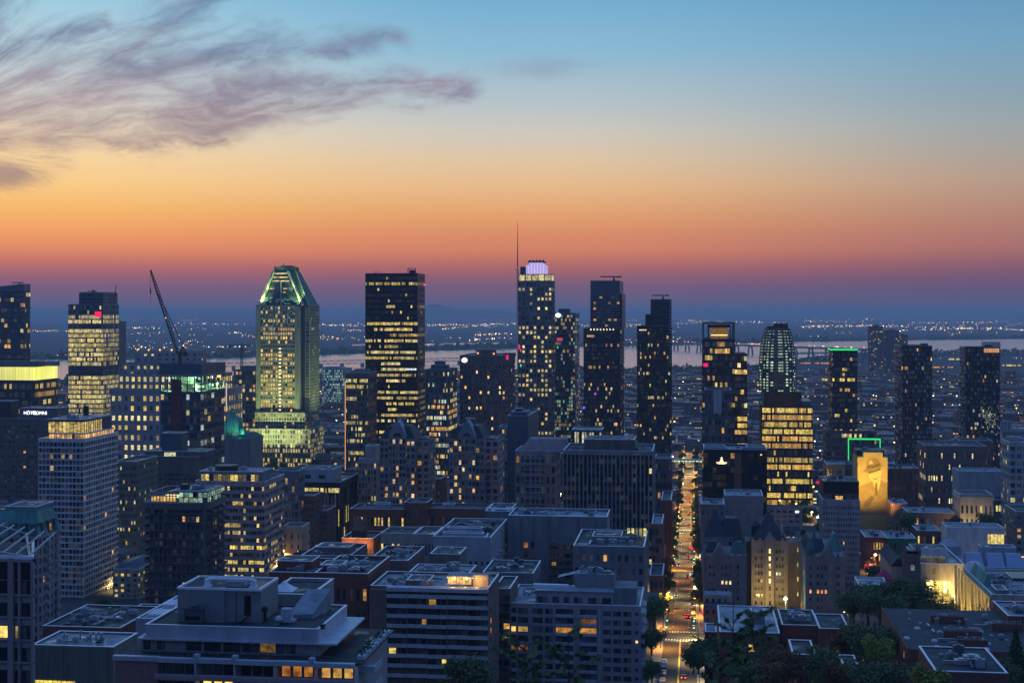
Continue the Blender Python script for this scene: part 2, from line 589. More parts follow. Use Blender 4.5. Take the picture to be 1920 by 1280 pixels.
def clutter(b, x0, x1, y0, y1, z, n, big=1.0):
    """roof machinery: air handlers, vents, pipes, each a part"""
    g = b.rng
    n = int(n * (1.0 if b.y0 > 600 else 2.4))
    for k in range(0 if b.y0 > 600 else 4):
        a, c = g.uniform(x0, x1 - 3), g.uniform(y0, y1 - 3)
        MB().box(a, min(x1, a + g.uniform(2, 8)), c, min(y1, c + g.uniform(2, 7)), z - .1, z + .02 + .008 * k).build('roof_patch', g.choice((ROOFD, ROOFP, ROOFL, ROOF)), b.th)
    for k in range(n):
        t = g.random()
        a = g.uniform(x0 + 1.5, max(x0 + 1.6, x1 - 4)); c = g.uniform(y0 + 1.5, max(y0 + 1.6, y1 - 4))
        if t < .4:
            w, d, h = g.uniform(1.4, 3.2) * big, g.uniform(1.2, 2.6) * big, g.uniform(.9, 2.0) * big
            m = MB().box(a, a + w, c, c + d, z + .3, z + h)
            m.box(a + .2, a + w - .2, c + .2, c + d - .2, z, z + .3)
            m.lathe(a + w / 2, c + d / 2, [(min(w, d) * .32, z + h), (min(w, d) * .34, z + h + .25)], 10)
            m.build('air_handler', g.choice((STEEL, W_GREYL, W_GREY, W_NAVY)), b.th)
        elif t < .7:
            h = g.uniform(.6, 1.8)
            MB().lathe(a, c, [(.18, z), (.18, z + h), (.42, z + h), (.42, z + h + .25), (.1, z + h + .45)], 8).build('vent', STEEL, b.th)
        elif t < .88:
            l = g.uniform(3, 7) * big
            m = MB()
            if g.random() < .5:
                m.box(a, min(a + l, x1 - 1), c, c + .5, z + .25, z + .75)
            else:
                m.box(a, a + .5, c, min(c + l, y1 - 1), z + .25, z + .75)
            m.build('duct', STEEL, b.th)
        elif t < .93:
            m = MB().box(a, a + g.uniform(.8, 1.6), c, c + g.uniform(.8, 2.2), z, z + g.uniform(.25, .5))
            m.build('roof_hatch', g.choice((COPING, ROOFL, W_DARK)), b.th)
        elif t < .965:
            l = g.uniform(2, 5); m = MB()
            for q in range(5): m.tube((a + l * q / 4, c, z), (a + l * q / 4, c, z + 1), .03, 4)
            m.tube((a, c, z + 1), (a + l, c, z + 1), .04, 4); m.tube((a, c, z + .5), (a + l, c, z + .5), .03, 4)
            m.build('roof_railing', STEEL, b.th)
        else:
            h = g.uniform(2.5, 5)
            m = MB().tube((a, c, z), (a, c, z + h), .06, 5)
            m.tube((a - .5, c, z + h * .8), (a + .5, c, z + h * .8), .04, 4)
            m.build('antenna', STEEL, b.th)

def duct(b, pts, y, z, r=.35, name='white_duct'):
    m = MB()
    q = [(X_at(px, b.y0 + y + dy), b.y0 + y + dy, z + .4) for px, dy in pts]
    for p_, n_ in zip(q, q[1:]): m.tube(p_, n_, r, 6)
    m.build(name, COPING, b.th)
def place(name, label, cat, xl, xr, ytop, Y0, xs=None, d=None, wall=W_GREY, lt=DARK, seed=None, group=None):
    """work out a building's box from where its front's edges and top stand in the photograph and how far away it is"""
    b = Bd()
    b.y0 = Y0
    b.x0, b.x1 = X_at(xl, Y0), X_at(xr, Y0)
    if xs is not None:
        b.y1 = Y_side(xs, b.x1 if b.x1 < 0 else b.x0)
    else:
        b.y1 = Y0 + d
    b.zg = gz(Y0) - 1.5
    b.z1 = Z_at(ytop, (b.x0 + b.x1) / 2, Y0)
    b.rng = random.Random(seed if seed is not None else label)
    b.th = thing(name, label, cat, ((b.x0 + b.x1) / 2, (b.y0 + b.y1) / 2, b.zg), group)
    b.wall, b.lt = wall, lt
    FOOT.append((b.x0, b.x1, b.y0, b.y1, b.z1))
    return b
def tower(name, label, cat, xl, xr, ytop, Y0, xs=None, d=None, n=20, fb=10, sb=None, wall=W_GREY, lt=DARK, roof=None, cop=True, par=.9, seed=None,
          ph=(), cl=0, group=None, **kw):
    b = place(name, label, cat, xl, xr, ytop, Y0, xs, d, wall, lt, seed, group)
    facade(b, b.x0, b.x1, b.y0, b.y1, b.zg, b.z1, n, fb, sb, wall=wall, lt=lt, **kw)
    roof_on(b, b.x0, b.x1, b.y0, b.y1, b.z1, roof, par=par, cop=cop)
    for q in ph:
        pent(b, *q)
    if cl:
        clutter(b, b.x0 + 1, b.x1 - 1, b.y0 + 1, b.y1 - 1, b.z1 + .06, cl)
    return b
def pent(b, xl, xr, ytop, back=3.0, dp=8.0, m=None, name='penthouse', z0=None, cop=True, roof=None):
    """a plain rooftop block set back from the front edge; picture columns are those of its own front"""
    y = b.y0 + back
    x0, x1 = X_at(xl, y), X_at(xr, y)
    z1 = Z_at(ytop, (x0 + x1) / 2, y)
    z0 = b.z1 if z0 is None else z0
    o = MB().box(x0, x1, y, y + dp, z0, z1).build(name, m or b.wall, b.th)
    k = MB().box(x0 + .25, x1 - .25, y + .25, y + dp - .25, z1, z1 + .05).build('roof', roof or ROOF, o)
    if cop:
        q = MB()
        q.box(x0 - .06, x1 + .06, y - .06, y + .3, z1, z1 + .3)
        q.box(x0 - .06, x1 + .06, y + dp - .3, y + dp + .06, z1, z1 + .3)
        q.box(x0 - .06, x0 + .3, y + .3, y + dp - .3, z1, z1 + .3)
        q.box(x1 - .3, x1 + .06, y + .3, y + dp - .3, z1, z1 + .3)
        q.build('coping', COPING, o)
    return x0, x1, y, y + dp, z1
# ------------------------------------------------------------------ the setting
G_MAT = mat('dark ground', (.045, .05, .05), .9, var=.5, scale=.012)
ASPH = mat('asphalt', (.06, .06, .062), .9, var=.25, scale=.4, spec=.15)
PAVE = mat('concrete pavement', (.22, .21, .20), .85, var=.2, scale=.5)
PAINT = mat('road paint', (.70, .68, .60), .7, var=.15, scale=2)
PAINTY = mat('yellow road paint', (.65, .45, .10), .7, var=.15, scale=2)
def water_mat():
    m = mat('river water', (.96, .82, .74), .19, metal=.85, var=0)
    nt = m.node_tree
    b = nt.nodes['Principled BSDF']
    b.inputs['IOR'].default_value = 1.8
    g = nt.nodes.new('ShaderNodeNewGeometry')
    mp = nt.nodes.new('ShaderNodeMapping'); mp.inputs['Scale'].default_value = (.02, .004, 1)
    t = nt.nodes.new('ShaderNodeTexNoise'); t.inputs['Scale'].default_value = 1; t.inputs['Detail'].default_value = 4
    bp = nt.nodes.new('ShaderNodeBump'); bp.inputs['Strength'].default_value = .02; bp.inputs['Distance'].default_value = 1.0
    nt.links.new(g.outputs['Position'], mp.inputs[0]); nt.links.new(mp.outputs[0], t.inputs['Vector'])
    nt.links.new(t.outputs[0], bp.inputs['Height']); nt.links.new(bp.outputs[0], b.inputs['Normal'])
    return m
WATER = water_mat()

g = MB()
ys = [-400, -200, -60, 0, 8, 40, 150, 300, 458, 700, 1000, 1300, 2500, 5000, 12000, 30000, 75000]
for a, c in zip(ys, ys[1:]):
    wa, wc = 600 + abs(a) * .8, 600 + abs(c) * .8
    w = max(wa, wc)
    g.face([(-w, a, gz(a)), (w, a, gz(a)), (w, c, gz(c)), (-w, c, gz(c))])
ground = g.build('ground', G_MAT); tag(ground, kind='structure')

# the river and its far arm: outlines read off the picture, laid on the plain
far_bank = [(-150, 676), (380, 672), (640, 664), (860, 656), (1100, 650), (1300, 646), (1480, 641), (1700, 638), (2100, 633)]
near_bank = [(2100, 654), (1920, 655), (1700, 659), (1520, 668), (1430, 687), (1300, 687), (1180, 691), (1000, 692), (860, 697), (640, 702), (380, 712), (-150, 720)]
w = MB()
ptsf = [at_ground(*q) for q in far_bank]
ptsn = [at_ground(*q) for q in reversed(near_bank)]
def interp(px, line):
    for (a, b), (c, d) in zip(line, line[1:]):
        if a <= px <= c:
            return b + (d - b) * (px - a) / (c - a)
cols = list(range(-150, 2101, 45))
nb = list(reversed(near_bank))
for a, c in zip(cols, cols[1:]):
    q = [at_ground(a, interp(a, nb)), at_ground(c, interp(c, nb)), at_ground(c, interp(c, far_bank)), at_ground(a, interp(a, far_bank))]
    w.face([(x, y, .5) for x, y in q])
water = w.build('water', WATER); tag(water, kind='structure')
w = MB()
for pts in ([(395, 659.5), (470, 658), (470, 661), (395, 661.5)], [(790, 645), (860, 643), (960, 642), (960, 644.5), (860, 646.5), (790, 648)],
            [(660, 646), (700, 645), (700, 647), (660, 648)]):
    w.face([(*at_ground(*q), .5) for q in reversed(pts)])
lagoon = w.build('lake', WATER); tag(lagoon, kind='structure')
# a breakwater in the right arm
w = MB()
for a, c in ((1490, 1560), (1560, 1640)):
    q = [at_ground(a, 664), at_ground(c, 663), at_ground(c, 661), at_ground(a, 661.5)]
    w.prism([(x, y) for x, y in q], .3, 3)
solo(w, 'breakwater', W_STONE, 'low stone breakwater lying in the right arm of the river', 'breakwater')

# hills on the skyline
HILL = mat('wooded hill', (.03, .045, .04), .95, var=.3, scale=.002)
h = MB()
rng = random.Random(4)
def ridge(D, x0px, x1px, peaks, base, w):
    n = 90
    top = []
    for k in range(n + 1):
        px = x0px + (x1px - x0px) * k / n
        z = base + 8 * math.sin(k * .7 + D) + 5 * math.sin(k * 1.9)
        for pc, ph_, pw in peaks:
            z = max(z, base + (ph_ - base) * math.exp(-((px - pc) / pw) ** 2) + 6 * math.sin(k * 1.3))
        e = min(1, k / 8, (n - k) / 8)
        x, y = ray(px)
        top.append((x * D, y * D, max(2, z * e), x * (D - w), y * (D - w), x * (D + w), y * (D + w)))
    for a, c in zip(top, top[1:]):
        h.face([(a[3], a[4], 0), (c[3], c[4], 0), (c[0], c[1], c[2]), (a[0], a[1], a[2])])
        h.face([(a[0], a[1], a[2]), (c[0], c[1], c[2]), (c[5], c[6], 0), (a[5], a[6], 0)])
ridge(33000, 700, 1010, [(815, 345, 45), (900, 235, 60), (770, 220, 40)], 130, 2500)
ridge(42000, -200, 640, [(150, 200, 260)], 150, 4000)
ridge(46000, 520, 2200, [(1300, 185, 300), (1750, 180, 200)], 150, 4000)
hills = h.build('hills', HILL, None, True); tag(hills, kind='structure')

# the avenue running straight away, its pavements, lines and cross streets
SX0, SX1 = -11.2, 1.2
def strip(mb, x0, x1, ya, yb, dz, m=0):
    ys2 = [ya] + [q for q in ys if ya < q < yb] + [yb]
    for a, c in zip(ys2, ys2[1:]):
        mb.face([(x0, a, gz(a) + dz), (x1, a, gz(a) + dz), (x1, c, gz(c) + dz), (x0, c, gz(c) + dz)], m)
rd = MB(); strip(rd, SX0, SX1, 300, 1760, .10)
road = rd.build('road', ASPH); tag(road, kind='structure')
CROSS = (548, 766, 1003, 1245, 1490)
pv = MB()
segs = [300] + [q for c in CROSS for q in (c, c + 13)] + [1760]
for a, c in zip(segs[::2], segs[1::2]):
    for xa, xb in ((SX0 - 3.4, SX0), (SX1, SX1 + 2.9)):
        ys2 = [a] + [q for q in ys if a < q < c] + [c]
        for ya, yb in zip(ys2, ys2[1:]):
            za, zb = gz(ya), gz(yb)
            pv.face([(xa, ya, za + .24), (xb, ya, za + .24), (xb, yb, zb + .24), (xa, yb, zb + .24)])
            pv.face([(xb, ya, za), (xb, yb, zb), (xb, yb, zb + .24), (xb, ya, za + .24)])
            pv.face([(xa, yb, zb), (xa, ya, za), (xa, ya, za + .24), (xa, yb, zb + .24)])
pav = pv.build('pavement', PAVE); tag(pav, kind='structure')
cs = MB()
for c in CROSS:
    for xa, xb in ((-60, SX0), (SX1, 60)):
        cs.face([(xa, c, gz(c) + .1), (xb, c, gz(c) + .1), (xb, c + 13, gz(c + 13) + .1), (xa, c + 13, gz(c + 13) + .1)])
cross = cs.build('street', ASPH); tag(cross, kind='structure')
mk = MB()
strip(mk, -5.15, -4.95, 300, 545, .108, 1)
strip(mk, -4.85, -4.65, 300, 545, .108, 1)
y = 566
while y < 1480:
    if not any(c - 6 < y < c + 19 for c in CROSS):
        strip(mk, -8.1, -7.95, y, y + 3, .108)
        strip(mk, -2.05, -1.9, y, y + 3, .108)
    y += 9
for c in CROSS:
    for yy in (c - 4.2, c + 14.2):
        x = SX0 + .6
        while x < SX1 - .5:
            z = .110
            mk.face([(x, yy, gz(yy) + z), (x + .5, yy, gz(yy) + z), (x + .5, yy + 2.8, gz(yy + 2.8) + z), (x, yy + 2.8, gz(yy + 2.8) + z)])
            x += 1.1
    yy = c - 6
    mk.face([(SX0, yy, gz(yy) + .11), (SX1, yy, gz(yy) + .11), (SX1, yy + .5, gz(yy + .5) + .11), (SX0, yy + .5, gz(yy + .5) + .11)])
mark = mk.build('road_markings', [PAINT, PAINTY]); tag(mark, kind='structure')

# ---- bridges
def bridge_truss():
    A, B = (395, 4150.0), (905, 4700.0)
    ax, ay = ray(A[0]); bx, by = ray(B[0])
    p0, p1 = Vector((ax * A[1], ay * A[1], 0)), Vector((bx * B[1], by * B[1], 0))
    d = p1 - p0; L_ = d.length; d.normalize(); nrm = Vector((-d.y, d.x, 0))
    t = thing('truss_bridge', 'long low steel truss bridge crossing the river behind the pointed tower', 'bridge', tuple((p0 + p1) / 2))
    z0, z1 = 10, 21
    def pt(s, o, z):
        q = p0 + d * s + nrm * o
        return (q.x, q.y, z)
    dk = MB()
    for o in (-5, 5):
        dk.tube(pt(0, o, z0), pt(L_, o, z0), .8, 4); dk.tube(pt(0, o, z1), pt(L_, o, z1), .8, 4)
    dk.face([pt(0, -5, z0), pt(L_, -5, z0), pt(L_, 5, z0), pt(0, 5, z0)])
    dk.build('deck', W_GREY, t)
    k, s = 0, 0.0
    tr = MB()
    while s < L_:
        for o in (-5, 5):
            tr.tube(pt(s, o, z0), pt(s + 12, o, z1), .55, 4); tr.tube(pt(s + 12, o, z1), pt(s + 24, o, z0), .55, 4)
        s += 24
    tr.build('truss', W_GREY, t)
    s = 0
    while s < L_:
        a = p0 + d * s
        MB().prism([tuple((a + d * 3 * i + nrm * 7 * j).xy) for i, j in ((-1, -1), (1, -1), (1, 1), (-1, 1))], 0, z0).build('pier', W_STONE, t)
        s += 72
bridge_truss()
def bridge_beam():
    A, B = (1120, 7300.0), (1660, 4750.0)
    ax, ay = ray(A[0]); bx, by = ray(B[0])
    p0, p1 = Vector((ax * A[1], ay * A[1], 0)), Vector((bx * B[1], by * B[1], 0))
    d = p1 - p0; L_ = d.length; d.normalize(); nrm = Vector((-d.y, d.x, 0))
    t = thing('beam_bridge', 'long concrete beam bridge on pairs of tall piers across the river', 'bridge', tuple((p0 + p1) / 2))
    def zt(s): return 30 + 16 * (s / L_)
    dk = MB(); rl = MB()
    n = 12
    for k in range(n):
        s0, s1 = L_ * k / n, L_ * (k + 1) / n
        q = []
        for s in (s0, s1):
            for o in (-11, 11):
                e = p0 + d * s + nrm * o
                q.append((e.x, e.y, zt(s)))
        a, b, c, e = q
        def lo(v): return (v[0], v[1], v[2] - 7)
        dk.face([a, b, e, c]); dk.face([lo(a), lo(c), lo(e), lo(b)]); dk.face([lo(a), a, c, lo(c)]); dk.face([b, lo(b), lo(e), e])
    dk.build('deck', W_GREY, t)
    s = 20.0
    while s < L_:
        a = p0 + d * s
        pr = MB()
        for o in (-8, 8):
            c0 = a + nrm * o * 1.25; c1 = a + nrm * o * .8
            pr.tube((c0.x, c0.y, 0), (c1.x, c1.y, zt(s) - 9), 3.6, 8, 3.2)
        e, f_ = a - nrm * 10, a + nrm * 10
        pr.tube((e.x, e.y, zt(s) - 7), (f_.x, f_.y, zt(s) - 7), 3.2, 6)
        pr.build('pier', W_GREY, t)
        s += 120
    lm = MB(); s = 0
    while s < L_:
        a = p0 + d * s + nrm * (random.choice((-9, 9)))
        r = random.random()
        c = glw((1, .22, .06), 2.2) if r < .45 else (glw(ORG, 2.6) if r < .8 else glw(PALE, 3.5))
        h0 = zt(s) + 2.0
        lm.box(a.x - 2.6, a.x + 2.6, a.y - 2, a.y + 2, h0, h0 + 2.6, 0, c)
        s += random.uniform(20, 60)
    o = lm.build('traffic_lights', LAMP, t); o['kind'] = 'stuff'
bridge_beam()
# ------------------------------------------------------------------ the skyline towers
def tri(b, pts, m, name, g=OFF):
    return MB().face(pts, 0, g).build(name, m, b.th)
def bmu(b, px, py, Y, L_=10, h=4, name='window_cleaning_crane'):
    """a roof-top window-cleaning crane: a part of its tower"""
    x = X_at(px, Y); z = b.z1
    m = MB().box(x - 1, x + 1, Y - 1, Y + 1, z, z + h)
    zt = Z_at(py, x, Y)
    m.box(x - .5, x + .5, Y - .5, Y + .5, z + h, zt)
    m.tube((x - L_ * .75, Y, zt + .3), (x + L_ * .35, Y, zt), .55, 5)
    m.box(x + L_ * .2, x + L_ * .42, Y - .9, Y + .9, zt - .6, zt + .8)
    m.build(name, DSTEEL, b.th)

# left edge glass tower with a slanted top
b = tower('glass_tower', 'dark glass tower with a slanted roofline at the left edge behind the yellow-crowned building', 'tower', -40, 44, 546, 1600, xs=57, n=32, fb=14, sb=5,
          wall=W_DARK, band=.28, pier=.1, bd=.2, glass=GLASSB, lt=lit(.3, .35, .03, (WARM, PALE), .9, seg=True), par=0)
za, zb_ = Z_at(541, b.x0, b.y0), Z_at(532, b.x1, b.y0)
s = MB()
s.face([(b.x0, b.y0, b.z1), (b.x1, b.y0, b.z1), (b.x1, b.y0, zb_), (b.x0, b.y0, za)])
s.face([(b.x1, b.y0, b.z1), (b.x1, b.y1, b.z1), (b.x1, b.y1, zb_), (b.x1, b.y0, zb_)])
s.face([(b.x1, b.y1, b.z1), (b.x0, b.y1, b.z1), (b.x0, b.y1, za), (b.x1, b.y1, zb_)])
s.face([(b.x0, b.y0, za), (b.x1, b.y0, zb_), (b.x1, b.y1, zb_), (b.x0, b.y1, za)])
s.build('slanted_crown', W_NAVY, b.th)
bmu(b, 36, 530, b.y0 + 8, 12)

# low building with the glowing yellow band
b = tower('banded_office', 'wide glass office block with a glowing yellow-green crown band', 'building', -60, 66, 713, 1380, xs=108, n=12, fb=26, sb=14, wall=W_DARK, band=.42, pier=.06,
          bd=.3, lt=lit(.85, .75, .05, (YEL, PALE, WARM), .75), par=.3)
z1 = Z_at(688, b.x1, b.y0)
m = MB()
n = 24
for k in range(n):
    a, e = b.x0 + (b.x1 - b.x0) * k / n, b.x0 + (b.x1 - b.x0) * (k + 1) / n
    m.face([(a + .1, b.y0, b.z1 + .4), (e - .1, b.y0, b.z1 + .4), (e - .1, b.y0, z1), (a + .1, b.y0, z1)], 0, glw((.80, .76, .10), random.uniform(.8, 1.0)))
n = 9
for k in range(n):
    a, e = b.y0 + (b.y1 - b.y0) * k / n, b.y0 + (b.y1 - b.y0) * (k + 1) / n
    m.face([(b.x1, a + .1, b.z1 + .4), (b.x1, e - .1, b.z1 + .4), (b.x1, e - .1, z1), (b.x1, a + .1, z1)], 0, glw((.80, .76, .10), random.uniform(.8, 1.0)))
m.build('crown_band', LAMP, b.th)
MB().box(b.x0, b.x1 - .4, b.y0 + .4, b.y1, b.z1 + .4, z1 + .8).build('crown', W_DARK, b.th)
for xa, xb in ((-20, 50), (58, 76), (84, 104)):
    y = b.y0 + 14
    MB().box(X_at(xa, y), X_at(xb, y), y, y + 10, z1 + .6, z1 + 5.5).build('penthouse', W_GREY, b.th)

# dark slab with the hotel sign
b = tower('hotel_slab', 'dark brown slab hotel carrying a lit white name sign near its top', 'hotel', -50, 107, 786, 1100, d=30, n=17, fb=22, wall=W_BROWN, band=.55, pier=.35, bd=.35,
          lt=lit(.12, .10, .006, (WARM,), .8), top=3)
x0, x1, y0, y1, zt = pent(b, 38, 107, 765, back=.6, dp=22, m=W_NAVY)
pent(b, -30, 20, 752, back=8, dp=14, m=W_DARK)
def text(body, size, loc, mat_, parent, name='sign_lettering', ext=.12, align='LEFT'):
    cu = bpy.data.curves.new(name, 'FONT')
    cu.body, cu.size, cu.extrude, cu.align_x = body, size, ext, align
    ob = bpy.data.objects.new(name, cu)
    COL.objects.link(ob)
    bpy.context.view_layer.update()
    me = bpy.data.meshes.new_from_object(ob.evaluated_get(bpy.context.evaluated_depsgraph_get()))
    bpy.data.objects.remove(ob)
    o = bpy.data.objects.new(name, me)
    COL.objects.link(o)
    me.materials.clear(); me.materials.append(mat_)
    o.rotation_euler = (R(90), 0, 0)
    q = parent['_o']
    o.location = (loc[0] - q[0], loc[1] - q[1], loc[2] - q[2])
    o.parent = parent
    o['_o'] = q
    return o
SIGNW = mat('white sign light', (.8, .8, .8), .5, var=0, emit=(1, .97, .9), es=1.6)
SIGNR = mat('red sign light', (.6, .05, .1), .5, var=0, emit=(1, .01, .09), es=1.0)
NEONG = mat('green neon', (.1, .6, .2), .5, var=0, emit=(.02, .85, .16), es=1.0)
zs = Z_at(776.5, X_at(50, y0), y0)
o = text('H\u00d4TEL', 3.7, (X_at(44.5, y0), y0 - .3, zs), SIGNW, b.th)
o2 = text('OMNI', 3.7, (X_at(67, y0), y0 - .3, zs), SIGNW, b.th)
MB().lathe(X_at(64.5, y0), y0, [(0.01, 0), (.01, .01)], 3)
r = MB()
cx = X_at(64.3, y0); cz = zs + 1.5
for k in range(6):
    t = k * math.pi / 3
    r.tube((cx + .5 * math.cos(t), y0 - .25, cz + .5 * math.sin(t)), (cx + 1.5 * math.cos(t), y0 - .25, cz + 1.5 * math.sin(t)), .3, 5)
r.build('sign_emblem', SIGNW, b.th)

# tall office tower with many lit floors and the red emblem
rws = {k: .98 for k in range(6, 30)}
rws.update({13: .0, 14: 0, 2: .5, 3: .5, 4: .3, 5: .98, 0: .0, 1: .0})
b = tower('office_tower', 'blue glass office tower with yellow lit floors and a red square emblem near its top', 'tower', 128, 193, 571, 1750, xs=223, n=30, fb=20, sb=10, wall=W_NAVY, band=.26,
          pier=.08, bd=.2, glass=GLASSB, lt=lit(.6, .93, .03, ((.95, .72, .2), PALE), .85, rows=rws, seg=False, side=.55), par=.5)
facade(b, X_at(148, b.y0 + .6), b.x1 - .02, b.y0 + .6, b.y1 - 4, b.z1, Z_at(549, b.x1, b.y0), 3, 14, 7, wall=W_NAVY, band=.3, pier=.1, bd=.2, glass=GLASSB,
       lt=lit(0, 0, 0, (COOL,), .3, rows={1: .9, 2: .9}), name='upper_block')
zz = Z_at(549, b.x1, b.y0)
MB().box(X_at(150, b.y0 + 2), b.x1 - 1, b.y0 + 2, b.y1 - 5, zz, zz + 1).build('roof', ROOF, b.th)
m = MB()
xa, xb = X_at(178, b.y0), X_at(190, b.y0)
za, zb_ = Z_at(594, xa, b.y0), Z_at(584, xa, b.y0)
m.box(xa, xb, b.y0 - .5, b.y0 - .1, za, zb_)
m.build('red_emblem', SIGNR, b.th)
bz = b.z1; b.z1 = zz; bmu(b, 175, 546, b.y0 + 10, 10); b.z1 = bz
m = MB().tube((X_at(212, b.y0 + 30), b.y0 + 30, zz - 20), (X_at(218, b.y0 + 30), b.y0 + 30, Z_at(534, X_at(218, b.y0 + 30), b.y0 + 30)), .5, 4)
m.build('roof_mast', CRANE, b.th)
# its lower wing on the right
yq = b.y1
facade(b, b.x1 - 1, X_at(221, b.y1 + 4), b.y1 + .5, b.y1 + 26, b.zg, Z_at(602, b.x1, b.y1), 24, 7, 5, wall=W_NAVY, band=.3, pier=.1, bd=.2, glass=GLASSB,
       lt=lit(.75, .8, .05, (YEL, PALE), .55), name='wing')

# stepped stone office block
st = mat('pale granite', (.36, .32, .30), .85, streak=True)
b = place('stepped_stone_block', 'massive stepped pale stone office block with rows of small lit windows', 'building', 207, 420, 730, 1400, d=60, wall=st)
L1 = lit(.75, .55, .12, (PALE, YEL, WARM), 1.1, seg=False)
facade(b, b.x0, b.x1, b.y0, b.y1, b.zg, b.z1, 9, 18, 8, band=.5, pier=.52, bd=.5, wall=st, lt=lit(.8, .75, .15, (PALE, YEL), 1.05, seg=False), top=2)
roof_on(b, b.x0, b.x1, b.y0, b.y1, b.z1)
MB().box(b.x0 - .8, b.x1 + .8, b.y0 - .8, b.y1 + .8, b.z1 - 2, b.z1 - .6).build('cornice', st, b.th)
zc = Z_at(805, b.x0, b.y0)
MB().box(b.x0 - .9, b.x1 + .9, b.y0 - .9, b.y1 + .9, zc - 1.4, zc).build('cornice', st, b.th)
def tier(b, xl, xr, ybot, ytop, back, n, fb, lt, wl, dp=40, **kw):
    y = b.y0 + back
    x0, x1 = X_at(xl, y), X_at(xr, y)
    z0, z1 = Z_at(ybot, x0, y), Z_at(ytop, x0, y)
    facade(b, x0, x1, y, y + dp, z0 - 1, z1, n, fb, wall=wl, lt=lt, name='tier', **kw)
    MB().box(x0 + .5, x1 - .5, y + .5, y + dp - .5, z1, z1 + .3).build('roof', ROOF, b.th)
    return x0, x1, y, y + dp, z1
tier(b, 222, 412, 728, 700, 5, 2, 17, lit(1, .9, 0, (PALE, YEL), 1.15, seg=False, rows={}), st, band=.4, pier=.5, bd=.4)
tier(b, 229, 402, 701, 680, 10, 2, 14, lit(.9, .5, .1, (PALE, YEL), .9, seg=False), st, dp=32, band=.5, pier=.6, bd=.4)
x0, x1, y0, y1, zt = tier(b, 253, 372, 682, 658, 14, 3, 9, lit(0, 0, .12, (PALE,), .7), st, dp=24, band=.6, pier=.6, bd=.4)
lm = MB()
for px in (258, 279, 300, 322):
    x = X_at(px, y0); lm.lathe(x, y0 - .4, [(.5, zt + .5), (.9, zt + 1.4), (.3, zt + 2.2)], 8, 0, glw(ORG, 4))
lm.build('roof_lamps', LAMP, b.th)

# tower under construction
b = tower('unfinished_tower', 'unfinished glass tower with bare green-lit top floors under the luffing crane', 'tower', 301, 376, 735, 1000, xs=421, n=17, fb=11, sb=7, wall=W_NAVY, band=.3, pier=.14,
          bd=.3, lt=lit(.5, .3, .08, (PALE, COOL, YEL), .7, seg=False, side=.8), glass=GLASSB, par=0)
y0 = b.y0
zt = Z_at(682, b.x1, y0)
for k in range(3):
    z = b.z1 + (zt - 9 - b.z1) * k / 2
    MB().box(b.x0 - .6, b.x1 + .6, y0 - .6, b.y1 + .6, z, z + .5).build('floor_slab', W_GREY, b.th)
fh = (zt - 9 - b.z1) / 2
cols = MB()
for k in range(2):
    z = b.z1 + fh * k + .5
    for i in range(7):
        x = b.x0 + (b.x1 - b.x0) * i / 6
        cols.box(x - .4, x + .4, y0 + 1, y0 + 1.8, z, z + fh - .5); cols.box(x - .4, x + .4, b.y1 - 1.8, b.y1 - 1, z, z + fh - .5)
    for i in range(1, 6):
        yy = y0 + (b.y1 - y0) * i / 6
        cols.box(b.x1 - 1.8, b.x1 - 1, yy, yy + .8, z, z + fh - .5)
cols.build('columns', W_GREY, b.th)
cz = b.z1 + .5
MB().box(b.x0 + 8, b.x1 - 7, y0 + 9, b.y1 - 9, cz, zt - 10).build('core', W_GREY, b.th)
work = MB()
for k in range(26):
    z = b.z1 + fh * (k % 2) + fh - 1.0
    if k % 3:
        x, yy = b.x0 + random.uniform(2, b.x1 - b.x0 - 1), y0 + random.uniform(.5, 6)
    else:
        x, yy = b.x1 - random.uniform(.5, 5), y0 + random.uniform(2, b.y1 - y0 - 2)
    work.box(x, x + random.uniform(.8, 3), yy, yy + .3, z - random.uniform(.4, 2.0), z, 0, glw(random.choice((GRN, GRN, COOL, YEL)), random.uniform(.6, 1.6)))
o = work.build('work_lights', LAMP, b.th); o['kind'] = 'stuff'
ld = bpy.data.lights.new('work_light', 'POINT'); ld.energy = 7000; ld.color = (.45, 1, .45); ld.shadow_soft_size = .5
for q in ((b.x0 + 6, y0 + 5, b.z1 + fh - 1.5), (b.x1 - 5, y0 + 10, b.z1 + fh - 1.5), (b.x1 - 4, b.y1 - 6, b.z1 + fh - 1.5), (b.x1 - 8, y0 + 4, b.z1 + 2 * fh - 1.5)):
    lo = bpy.data.objects.new('work_light', ld); COL.objects.link(lo); lo.parent = b.th
    lo.location = tuple(Vector(q) - Vector(b.th['_o']))
scn = MB()
scn.box(b.x0 - .8, b.x1 + .8, y0 - .8, y0 - .6, zt - 8, zt); scn.box(b.x1 + .6, b.x1 + .8, y0 - .6, b.y1, zt - 8, zt - .5)
scn.box(b.x0 - .8, b.x0 - .6, y0 - .6, b.y1, zt - 8, zt - .5)
scn.build('wind_screen', W_NAVY, b.th)
MB().box(X_at(322, y0), X_at(341, y0), y0 - 1.2, y0 - .1, b.zg, Z_at(711, b.x0, y0)).build('hoist_shaft', W_REDM, b.th)
UT = b
